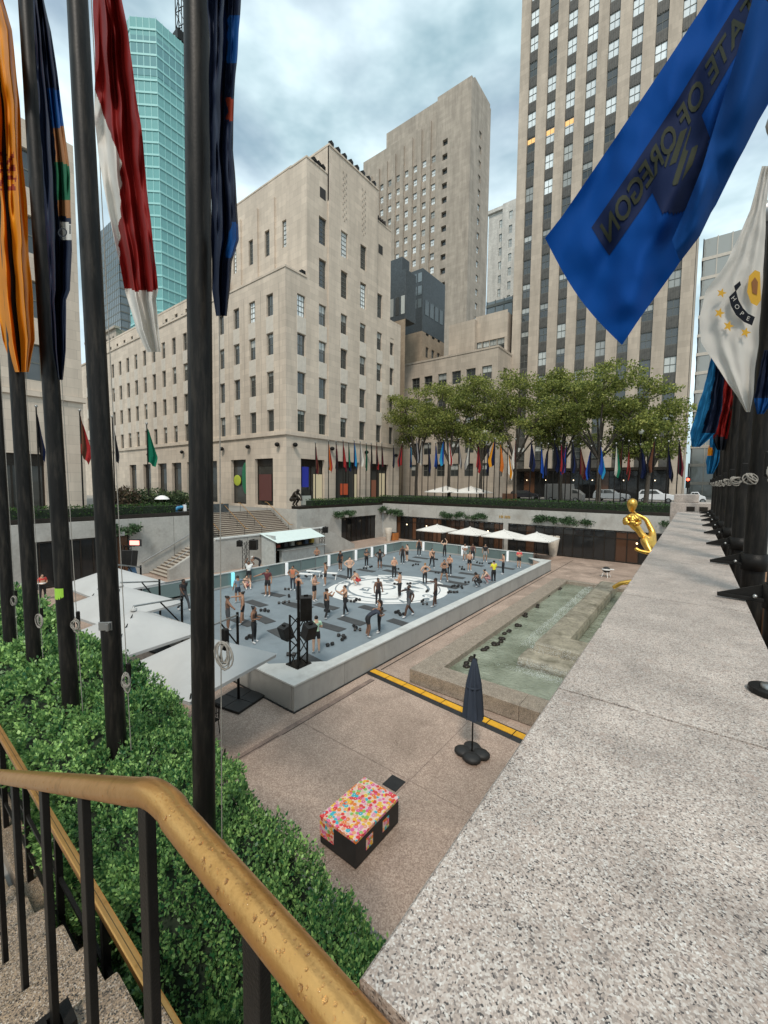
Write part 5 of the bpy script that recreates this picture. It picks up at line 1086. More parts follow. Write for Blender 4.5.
# open grey cantilever parasols at the cafe
def parasol(label, c, s, z, rot, mast, mat_c, peak=.80, group='parasols over the cafe tables', name='parasol', central=False):
    t = thing(name, label, 'parasol', (c[0], c[1], 0), rot, group); n = 10; h = s / 2; V_ = []; F_ = []
    for j in range(n + 1):
        for i in range(n + 1):
            x = -h + s * i / n; y = -h + s * j / n; m = max(abs(x), abs(y)) / h; e = min(abs(x), abs(y)) / (max(abs(x), abs(y)) + 1e-6)
            V_.append((x * (1 - .03 * (m * (1 - e))), y * (1 - .03 * (m * (1 - e))), z + peak * (1 - m) - .06 * m * (1 - e) * (1 if m > .2 else 0) - .05 * math.sin(PI * m) * (1 - e)))
    for j in range(n):
        for i in range(n): o = j * (n + 1) + i; F_.append((o, o + 1, o + n + 2, o + n + 1))
    cpy = MB().add(V_, F_, 0, True).build('canopy', mat_c, t)
    val = MB(); 
    for (x0, y0, x1, y1) in ((-h, -h, h, -h), (h, -h, h, h), (h, h, -h, h), (-h, h, -h, -h)):
        val.add([(x0 * .985, y0 * .985, z - .012), (x1 * .985, y1 * .985, z - .012), (x1 * .985, y1 * .985, z - .10), (x0 * .985, y0 * .985, z - .10)], [(0, 1, 2, 3)])
    tag(val.build('valance', mat_c, cpy), kind='stuff')
    for (x, y) in ((-h, -h), (h, -h), (h, h), (-h, h)): MB().tube([(0, 0, z + peak - .08), (x * .95, y * .95, z - .03)], .016, 5).build('rib', M_IRON, t)
    MB().lathe([(.10, 0), (.10, .05), (.03, .08)], (0, 0, z + peak - .02), 10).build('cap', mat_c, t)
    if central:
        MB().tube([(0, 0, 0), (0, 0, z + peak - .03)], .035, 8).build('pole', M_IRON, t); MB().bx(-.4, .4, -.4, .4, 0, .08).build('base', M_IRON, t)
    else:
        R = Matrix.Rotation(-rot, 3, 'Z'); m0 = R @ Vector((mast[0] - c[0], mast[1] - c[1], 0)); top = m0 + Vector((0, 0, 3.15))
        MB().tube([m0, top], .045, 10).build('mast', M_IRON, t); MB().tube([top - Vector((0, 0, .1)), Vector((0, 0, z + peak + .12)), Vector((0, 0, z + peak))], .032, 8).build('arm', M_STEEL, t)
        MB().tube([m0 + Vector((0, 0, 2.0)), (top - Vector((0, 0, .1))).lerp(Vector((0, 0, z + peak + .12)), .5)], .025, 8).build('strut', M_IRON, t)
        for (dx, dy) in ((-.33, -.33), (.33, -.33), (.33, .33), (-.33, .33)): MB().bx(m0.x + dx - .32, m0.x + dx + .32, m0.y + dy - .32, m0.y + dy + .32, .002, .09).build('base_slab', M_RUB, t, .01)
    return t
parasol('nearest open grey parasol, its corner overlapping the deck corner', (-10.75, 5.62), 3.0, 2.6, math.radians(12), (-12.4, 7.9), M_CANVAS)
parasol('second open grey parasol, beyond the nearest one', (-14.35, 5.4), 3.1, 2.65, math.radians(6), (-15.9, 7.7), M_CANVAS)
parasol('third open grey parasol, left of the walking man', (-17.9, 6.3), 3.2, 2.7, math.radians(8), (-19.4, 8.4), M_CANVAS)
parasol('fourth open grey parasol, furthest from the camera at the cafe', (-21.8, 7.4), 3.2, 2.75, math.radians(4), (-23.4, 9.2), M_CANVAS)
# white parasols at the far shopfront, and two on the street
for px, nm in ((437, 'leftmost white parasol before the far shopfront'), (470, 'second white parasol before the far shopfront'), (504, 'third white parasol before the far shopfront'), (537, 'rightmost white parasol before the far shopfront')):
    p = ony(px, 530, 43.0); parasol(nm, (p.x, 43.0), 3.7, 2.15, 0, None, M_CANVASW, .65, 'white parasols before the far shopfront', central=True)
for px, nm in ((446, 'white street parasol behind the flags, nearer the corner building'), (471, 'white street parasol behind the flags, nearer the plane trees')):
    p = ony(px, 485, 50.5); t = parasol(nm, (p.x, 50.5), 4.4, 2.2, 0, None, M_CANVASW, .8, 'white parasols on the street', central=True); t.location.z = zg(50.5)
# cafe chairs and tables
def make_chair():
    t = thing('cafe_chair', 'x', 'chair', group='dark slatted chairs under the grey parasols')
    MB().bx(-.24, .24, -.24, .24, .42, .45).build('seat', M_IRON, t); MB().tube([(-.23, .24, .45), (-.23, .27, .88), (.23, .27, .88), (.23, .24, .45)], .014, 6).build('back_frame', M_IRON, t)
    for k in range(6): x = -.18 + k * .072; MB().bx(x - .012, x + .012, .25, .265, .46, .87).build('back_slat', M_IRON, t)
    for x in (-.22, .22):
        for y in (-.22, .22): MB().tube([(x, y, .42), (x * 1.1, y * 1.1, 0)], .014, 6).build('leg', M_IRON, t)
        MB().tube([(x, .24, .66), (x, -.2, .66), (x, -.22, .43)], .014, 6).build('armrest', M_IRON, t)
    return t
ch0 = make_chair(); first = True
chairs = [(-9.2, 5.1, 2.4, 'dark slatted chair with a pink bag, at the right end of the cafe'), (-9.9, 4.55, .3, 'dark slatted chair under the front corner of the nearest parasol'), (-10.9, 4.3, .2, 'dark slatted chair in the front row under the nearest parasol'), (-11.9, 4.2, 0, 'dark slatted chair between the first and second parasols'), (-12.9, 4.2, -.2, 'dark slatted chair under the front edge of the second parasol'), (-11.4, 6.2, 3.3, 'dark slatted chair behind the table of the nearest parasol'), (-15.2, 4.2, .1, 'dark slatted chair under the left of the second parasol'), (-16.6, 4.6, 0, 'dark slatted chair under the front of the third parasol')]
for (x, y, r, lab) in chairs:
    c = ch0 if first else copy_tree(ch0); first = False; c.location = (x, y, 0.002); c.rotation_euler = (0, 0, r + PI); c['label'] = lab
tag(MB().ball((-9.2, 5.12, .56), (.17, .14, .12), 10, 6).tube([(-9.32, 5.1, .62), (-9.2, 5.1, .78), (-9.08, 5.1, .62)], .012, 5).build('bag', plain('bag_pink', (.55, .25, .25), .8)), 'pink bag on the rightmost cafe chair', 'bag')['kind'] = 'stuff'
for (x, y, lab) in ((-10.7, 5.35, 'round dark cafe table under the nearest parasol'), (-14.3, 5.2, 'round dark cafe table under the second parasol'), (-17.6, 5.6, 'round dark cafe table under the third parasol')):
    t = thing('cafe_table', lab, 'table', (x, y, 0.002), 0, 'cafe tables'); MB().lathe([(0, .74), (.45, .74), (.45, .71), (0, .71)], seg=20).build('table_top', M_IRON, t); MB().tube([(0, 0, .03), (0, 0, .71)], .03, 8).build('leg', M_IRON, t); MB().lathe([(.25, 0), (.25, .03), (.03, .05)], seg=14).build('base', M_IRON, t)
# black barriers by the left wall
for k, (x, y, lab) in enumerate(((-33.5, 9.0, 'black cafe barrier panel at the far left'), (-30.5, 9.6, 'black cafe barrier panel beside the blue parasol'), (-27.6, 10.6, 'black cafe barrier panel right of the blue parasol'))):
    t = thing('cafe_barrier', lab, 'barrier', (x, y, 0.002), .15, 'cafe barriers'); MB().bx(-1.3, 1.3, -.02, .02, .1, .95).build('canvas', M_RUB, t)
    for q in (-1.32, 1.32): MB().tube([(q, 0, 0), (q, 0, 1.0)], .02, 6).build('post', M_IRON, t)
t = thing('glass_screen', 'grey glass screen on the deck edge left of the walking man', 'screen', (-25.6, RY0 + 2.9, 0)); MB().bx(-.05, .05, -1.0, 1.0, .36, 1.4).build('pane', M_PANELG, t); MB().bx(-.07, .07, -1.05, 1.05, 1.4, 1.47).build('frame', M_STEEL, t)
# kiosk
ki = thing('kiosk', 'small refreshment kiosk with mint awning against the landing wall', 'kiosk')
MB().bx(-30.6, -30.2, 23.9, 29.3, 0, 1.35).build('counter', mat('kiosk_grey', (.42, .45, .44), .6), ki, .02); MB().bx(-30.75, -30.0, 23.8, 29.4, 1.352, 1.42).build('counter_top', M_RINKC, ki, .01)
MB().bx(-31.9, -30.0, 22.9, 23.05, 0, 2.85).build('side_wall', MATS['kiosk_grey'], ki); MB().bx(-31.93, -31.88, 23.05, 29.3, 0, 2.7).build('back_wall', M_DINT, ki)
MB().add([(-31.9, 22.7, 2.95), (-31.9, 28.9, 2.95), (-29.3, 28.5, 2.38), (-29.3, 22.7, 2.33), (-31.9, 22.7, 2.92), (-31.9, 28.9, 2.92), (-29.3, 28.5, 2.35), (-29.3, 22.7, 2.30)], [(0, 3, 2, 1), (4, 5, 6, 7), (3, 7, 6, 2), (0, 4, 7, 3), (1, 2, 6, 5)]).build('awning', M_AWN, ki)
for y in (23.3, 26, 28.3): MB().tube([(-29.6, y, 2.35), (-31.8, y, 1.9)], .02, 6).build('awning_arm', M_STEEL, ki)
for k, y in enumerate((24.4, 25.3, 26.1, 27.0, 27.9, 28.7)): MB().bx(-31.6, -31.3, y - .2, y + .2, 1.5, 1.75 + .1 * (k % 3)).build('stock_item', dm('stock_%d' % k, [(.4, .08, .05), (.08, .08, .09), (.5, .5, .45), (.3, .2, .1), (.06, .1, .16), (.45, .3, .05)][k]), ki)
# speaker trusses
def truss(name, label, c, z0, h, s=.3, cat='truss', chord=.025, brace=.014):
    t = thing(name, label, cat, (c[0], c[1], z0)); n = int(h / (s * 1.0))
    for (x, y) in ((-s, -s), (s, -s), (s, s), (-s, s)): MB().tube([(x / 2, y / 2, 0), (x / 2, y / 2, h)], chord, 6).build('chord', M_IRON, t)
    MB().bx(-s * .75, s * .75, -s * .75, s * .75, 0, .04).build('base_plate', M_IRON, t)
    for k in range(n):
        z = h * k / n; z2 = h * (k + 1) / n; f = s / 2 * (1 if k % 2 else -1)
        for (a, b) in (((-f, -s / 2), (f, -s / 2)), ((s / 2, -f), (s / 2, f)), ((f, s / 2), (-f, s / 2)), ((-s / 2, f), (-s / 2, -f))): MB().tube([(a[0], a[1], z), (b[0], b[1], z2)], brace, 5).build('brace', M_IRON, t)
    return t
def speaker(label, c, size, rz, tilt=0.0, group='loudspeakers on the deck trusses'):
    t = thing('loudspeaker', label, 'loudspeaker', c, 0, group); t.rotation_euler = (tilt, 0, rz); w_, d_, h_ = size
    MB().bx(-w_ / 2, w_ / 2, -d_ / 2, d_ / 2, -h_ / 2, h_ / 2).build('cabinet', M_RUB, t, .02); MB().bx(-w_ * .44, w_ * .44, -d_ / 2 - .012, -d_ / 2 - .001, -h_ * .46, h_ * .46).build('grille', M_IRON, t)
    MB().box((0, 0, h_ / 2 + .03), (.16, .05, .06)).build('bracket', M_IRON, t)
TC = Vector((-11.4, 9.75, .955)); truss('speaker_truss', 'black lattice truss tower standing on the near deck corner', TC, .955, 1.85, .44, chord=.04, brace=.022)
MB_ = MB().tube([(0, 0, 1.75), (0, 0, 3.1)], .05, 8); MB_.build('mast', M_IRON, [o for o in COL.objects if o.get('label', '').startswith('black lattice truss tower')][0])
rtv = CR; sp_o = lambda px, py, t_=.0: ony(px, py, TC.y - t_)
speaker('tall loudspeaker on the right side of the near truss mast', ony(306, 608, 9.75), (.42, .4, .85), YAW + .2); speaker('tilted monitor speaker hung left of the near truss', ony(286, 632, 9.7), (.42, .36, .55), YAW - .7, .35); speaker('tilted monitor speaker hung right of the near truss', ony(309, 631, 9.7), (.42, .36, .55), YAW + .8, .35)
p = onz(246, 572, 0); truss('speaker_truss', 'black truss in front of the landing wall, left of the kiosk', (p.x, p.y), 0, 2.6, .4); speaker('loudspeaker on top of the truss left of the kiosk', (p.x + .55, p.y + .4, 2.35), (.65, .5, .85), YAW); speaker('small loudspeaker on the left of the kiosk truss', (p.x - .35, p.y - .35, 2.45), (.4, .4, .5), YAW)
p = onz(322, 556, 0); truss('speaker_truss', 'black truss right of the kiosk awning', (p.x, p.y), 0, 2.9, .4); speaker('loudspeaker on the truss right of the kiosk', (p.x + .5, p.y, 2.8), (.55, .45, .6), YAW)
p = onz(128, 600, 0); truss('speaker_truss', 'black truss by the left wall beside the blue parasol', (p.x, p.y), 0, 3.6, .4); speaker('loudspeaker on the left wall truss', (p.x + .4, p.y, 2.75), (.7, .6, 1.0), YAW, -.2)
q = Vector((p.x + .75, p.y + .2, 3.75)); t = thing('screen', 'small red-lit screen above the left wall loudspeaker', 'screen', q, YAW); MB().bx(-.4, .4, 0, .08, -.22, .22).build('housing', M_RUB, t); MB().bx(-.3, .3, -.012, -.002, -.14, .14).build('lit_face', plain('red_screen', (.8, .3, .25), .4, emit=(1, .35, .3), es=1.2), t); MB().tube([(0, .04, -.22), (-.6, .04, -.22), (-.75, .04, -.6)], .03, 6).build('arm', M_IRON, t)
# urns, planter and small stand
for (px, py, lab) in ((388.5, 541, 'pale stone urn in the far left corner of the plaza'), (553, 556, 'tall pale stone urn by the far right shopfront')):
    p = onz(px, py, 0); s_ = 1.0 if px < 400 else 1.25; t = thing('stone_urn', lab, 'urn', p); MB().lathe([(.28 * s_, 0), (.3 * s_, .1), (.42 * s_, 1.0 * s_), (.5 * s_, 1.75 * s_), (.44 * s_, 1.75 * s_), (.4 * s_, 1.6 * s_)], seg=16).build('body', M_URN, t); MB().lathe([(.42 * s_, 1.6 * s_), (0, 1.62 * s_)], seg=16).build('soil', M_SOIL, t)
p = onz(393, 540, 0); t = thing('planter_box', 'square orange planter box in the far left corner', 'planter', p); MB().bx(-.55, .55, -.55, .55, .02, 1.0).build('box', M_TERRA, t, .02); MB().bx(-.5, .5, -.5, .5, 1.001, 1.02).build('soil', M_SOIL, t)
p = onz(606, 577, 0); t = thing('stand', 'small white-legged stand with black rounded body beyond the pool', 'stand', p)
MB().ball((0, 0, .62), (.32, .28, .26), 12, 8).build('body', M_RUB, t); MB().lathe([(.33, .60), (.36, .66), (.33, .72)], seg=14).build('rim', M_WHITE, t)
for k in range(4): a_ = k * PI / 2 + .5; MB().tube([(.2 * math.cos(a_), .2 * math.sin(a_), .45), (.36 * math.cos(a_), .36 * math.sin(a_), 0)], .025, 6).build('leg', M_WHITE, t)
MB().box((.42, 0, .7), (.3, .3, .03)).build('side_shelf', M_WHITE, t)
# ------------------------------------------------------------------ people: one skinned body each
def skin_mesh(name, verts, edges, radii, root=0, sub=1):
    me = bpy.data.meshes.new('tmp'); me.from_pydata([tuple(v) for v in verts], edges, []); o = bpy.data.objects.new('tmp', me); COL.objects.link(o)
    o.modifiers.new('skin', 'SKIN'); 
    for i, r in enumerate(radii): sv = me.skin_vertices[0].data[i]; sv.radius = r if isinstance(r, tuple) else (r, r); sv.use_root = (i == root)
    o.modifiers['skin'].use_smooth_shade = True
    if sub: s = o.modifiers.new('sub', 'SUBSURF'); s.levels = sub; s.render_levels = sub
    dg = bpy.context.evaluated_depsgraph_get(); out = bpy.data.meshes.new_from_object(o.evaluated_get(dg)); out.name = name
    bpy.data.objects.remove(o); bpy.data.meshes.remove(me)
    return out
V3 = Vector
def pose_joints(pose, var=0):
    """joints for a 1.70 m figure facing +Y"""
    J = dict(pel=V3((0, 0, .93)), waist=V3((0, 0, 1.08)), chest=V3((0, .0, 1.30)), neck=V3((0, 0, 1.46)), head=V3((0, .02, 1.56)), top=V3((0, .02, 1.66)))
    for s, n in ((-1, 'l'), (1, 'r')):
        J['hip' + n] = V3((s * .10, 0, .88)); J['kne' + n] = V3((s * .115, .02, .49)); J['ank' + n] = V3((s * .12, -.01, .09)); J['toe' + n] = V3((s * .135, .15, .035))
        J['sho' + n] = V3((s * .185, 0, 1.40)); J['elb' + n] = V3((s * .25, -.02, 1.13)); J['wri' + n] = V3((s * .27, .06, .90)); J['han' + n] = V3((s * .27, .09, .80))
    def arm(n, e, w, h=None): J['elb' + n] = V3(e); J['wri' + n] = V3(w); J['han' + n] = V3(h) if h else V3(w) + (V3(w) - V3(e)).normalized() * .1
    def leg(n, k, a, fwd=(0, 1, 0)): J['kne' + n] = V3(k); J['ank' + n] = V3(a); J['toe' + n] = V3(a) + V3(fwd).normalized() * .16 + V3((0, 0, -.045))
    if pose == 'hips': arm('l', (-.40, -.10, 1.18), (-.20, .02, 1.02)); arm('r', (.40, -.10, 1.18), (.20, .02, 1.02))
    if pose == 'reach': arm('l', (-.20, .22, 1.24), (-.12, .42, 1.36)); arm('r', (.20, .22, 1.24), (.12, .42, 1.36)); leg('l', (-.13, .10, .49), (-.15, .12, .09)); leg('r', (.13, -.08, .47), (.15, -.26, .09))
    if pose == 'hold': arm('l', (-.25, .02, 1.14), (-.12, .26, 1.16)); arm('r', (.25, .02, 1.14), (.12, .26, 1.14))
    if pose == 'point': arm('r', (.32, .22, 1.36), (.36, .48, 1.34)); leg('l', (-.14, .06, .49), (-.18, .10, .09))
    if pose == 'out': arm('r', (.46, .08, 1.30), (.70, .18, 1.22))
    if pose == 'raise': arm('r', (.24, .06, 1.66), (.10, .10, 1.86)); arm('l', (-.40, .05, 1.45), (-.22, .12, 1.68))
    if pose == 'walk': leg('l', (-.11, .20, .50), (-.11, .26, .09)); leg('r', (.11, -.04, .48), (.11, -.34, .12)); arm('l', (-.25, -.16, 1.16), (-.25, -.12, .92)); arm('r', (.25, .12, 1.16), (.24, .28, 1.0))
    if pose == 'walkout': leg('l', (-.11, .22, .50), (-.11, .30, .09)); leg('r', (.11, -.06, .48), (.11, -.36, .12)); arm('l', (-.25, -.12, 1.16), (-.26, -.02, .93)); arm('r', (.44, .05, 1.30), (.66, .12, 1.20))
    if pose == 'wide': leg('l', (-.20, .04, .49), (-.27, .0, .09)); leg('r', (.20, .04, .49), (.27, 0, .09)); arm('l', (-.28, .10, 1.15), (-.10, .26, 1.12)); arm('r', (.28, .10, 1.15), (.10, .26, 1.12))
    if pose == 'bend':
        J.update(pel=V3((0, -.15, .90)), waist=V3((0, -.02, 1.02)), chest=V3((0, .22, 1.16)), neck=V3((0, .37, 1.22)), head=V3((0, .47, 1.24)), top=V3((0, .55, 1.24)))
        for s, n in ((-1, 'l'), (1, 'r')): J['hip' + n] = V3((s * .10, -.15, .86)); J['sho' + n] = V3((s * .18, .30, 1.18)); arm(n, (s * .22, .42, .98), (s * .14, .55, 1.0)); leg(n, (s * .13, -.06, .47), (s * .14, -.16, .09))
    if pose == 'squat':
        J.update(pel=V3((0, -.18, .40)), waist=V3((0, -.06, .55)), chest=V3((0, .08, .74)), neck=V3((0, .18, .87)), head=V3((0, .25, .95)), top=V3((0, .29, 1.04)))
        for s, n in ((-1, 'l'), (1, 'r')): J['hip' + n] = V3((s * .12, -.16, .38)); J['sho' + n] = V3((s * .185, .12, .83)); leg(n, (s * .22, .25, .50), (s * .18, -.02, .09)); arm(n, (s * .26, .30, .62), (s * .12, .42, .42))
    if pose == 'sit':
        J.update(pel=V3((0, -.1, .14)), waist=V3((0, -.1, .30)), chest=V3((0, -.06, .52)), neck=V3((0, -.02, .68)), head=V3((0, .02, .78)), top=V3((0, .03, .88)))
        for s, n in ((-1, 'l'), (1, 'r')): J['hip' + n] = V3((s * .11, -.06, .13)); J['sho' + n] = V3((s * .18, -.04, .62)); leg(n, (s * .20, .28, .36), (s * .14, .44, .08)); arm(n, (s * .26, .08, .42), (s * .14, .28, .36))
    return J
EDG = [('pel', 'waist'), ('waist', 'chest'), ('chest', 'neck'), ('neck', 'head'), ('head', 'top')] + [(a + n, b + n) for n in 'lr' for a, b in (('hip', 'kne'), ('kne', 'ank'), ('ank', 'toe'), ('sho', 'elb'), ('elb', 'wri'), ('wri', 'han'))] + [('pel', 'hip' + n) for n in 'lr'] + [('chest', 'sho' + n) for n in 'lr']
RAD = dict(pel=(.135, .10), waist=(.115, .085), chest=(.145, .10), neck=.052, head=(.078, .09), top=(.055, .065), hip=.088, kne=.056, ank=.038, toe=.036, sho=.058, elb=.043, wri=.030, han=.034)
PM = {}
def pm(c, rough=.75):
    k = tuple(round(x, 3) for x in c)
    if k not in PM: PM[k] = mat('cloth_%d' % len(PM), k, rough, vary=.12, scale=9)
    return PM[k]
def person(label, at, face, pose, skin, top, bottom, legs='long', crop=False, sleeve=False, hair=(.02, .015, .012), tail='bun', h=1.70, shoes=(.6, .6, .6), z=None, fat=1.24, cap=None):
    J = pose_joints(pose); names = list(J.keys()); idx = {n: i for i, n in enumerate(names)}
    rr_ = []
    for n in names:
        b = n[:-1] if n not in RAD else n; r = RAD[b]; r = r if isinstance(r, tuple) else (r, r); rr_.append((r[0] * fat, r[1] * fat))
    me = skin_mesh('person', [J[n] for n in names], [(idx[a], idx[b]) for a, b in EDG], rr_, idx['pel'], 1)
    me.materials.clear()
    for c in (skin, top, bottom, shoes): me.materials.append(pm(c))
    segs = [(J[a], J[b], a, b) for a, b in EDG]; zones = []
    for p in me.polygons:
        c = p.center; best = 9; bz = None
        for (a, b, na, nb) in segs:
            d = b - a; t = max(0, min(1, (c - a).dot(d) / d.length_squared)); q = (a + d * t - c).length / (.6 if na in ('pel', 'waist', 'chest') else 1)
            if q < best: best = q; bz = (na, nb, t)
        na, nb, t = bz
        if na in ('neck', 'head') or (na == 'chest' and nb == 'neck' and t > .55): k = 0
        elif na.startswith('ank'): k = 3
        elif na.startswith('hip'): k = 2 if (legs == 'long' or t < .55) else 0
        elif na.startswith('kne'): k = (3 if t > .92 else (2 if legs == 'long' else 0))
        elif na == 'pel': k = 2 if (nb != 'waist' or t < .55) else (0 if crop else 1)
        elif na == 'waist': k = 0 if (crop and t < .5) else 1
        elif na == 'chest': k = 1 if not (crop and nb.startswith('sho') and t > .5) else 0
        elif na.startswith('sho'): k = 1 if (sleeve and t < .6) else 0
        else: k = 0
        zones.append(k)
    me.polygons.foreach_set('material_index', zones)
    for p in me.polygons: p.use_smooth = True
    o = link('person', me); tag(o, label, 'person', 'people exercising on the plaza'); s = h / 1.70
    o.scale = (s, s, s); o.location = at; o.rotation_euler = (0, 0, math.radians(face) + YAW - PI / 2)
    hd = J['head']; up = (J['top'] - J['head']).normalized(); bk = V3((0, -1, 0)) if abs(up.y) < .7 else V3((0, 0, 1)); hm = MB()
    c = hd + up * .035 + bk * .018
    hm.ball(c, (.088, .096, .092), 10, 7)
    if tail == 'bun': hm.ball(c + up * .06 + bk * .085, .045, 8, 5)
    elif tail == 'pony': hm.tube([c + bk * .08 + up * .03, c + bk * .15 - V3((0, 0, .05)), c + bk * .12 - V3((0, 0, .22))], [.03, .036, .012], 7)
    elif tail == 'long': hm.tube([c + bk * .05, c + bk * .08 - V3((0, 0, .12)), c + bk * .08 - V3((0, 0, .26))], [.085, .085, .04], 8)
    hobj = hm.build('hair', pm(cap if cap else hair), o)
    # clear the face: a forward-set oval of skin with a nose, eyes set at half height
    fm = MB(); fw_ = -bk; fc = hd + fw_ * .045 + up * .005
    fm.ball(fc, (.062, .058, .088), 10, 7); fm.ball(fc + fw_ * .058 - up * .005, (.012, .02, .02), 6, 4)
    f_ = fm.build('face', pm(skin), o); f_['kind'] = 'stuff'
    return o
SK = [(.50, .30, .20), (.34, .19, .12), (.20, .105, .065), (.09, .048, .032), (.58, .38, .27)]
BK, DG, NV, WH_ = (.014, .014, .016), (.06, .062, .068), (.025, .032, .05), (.75, .75, .73)
def D(x, y): return onz(x, y, RD + .004)
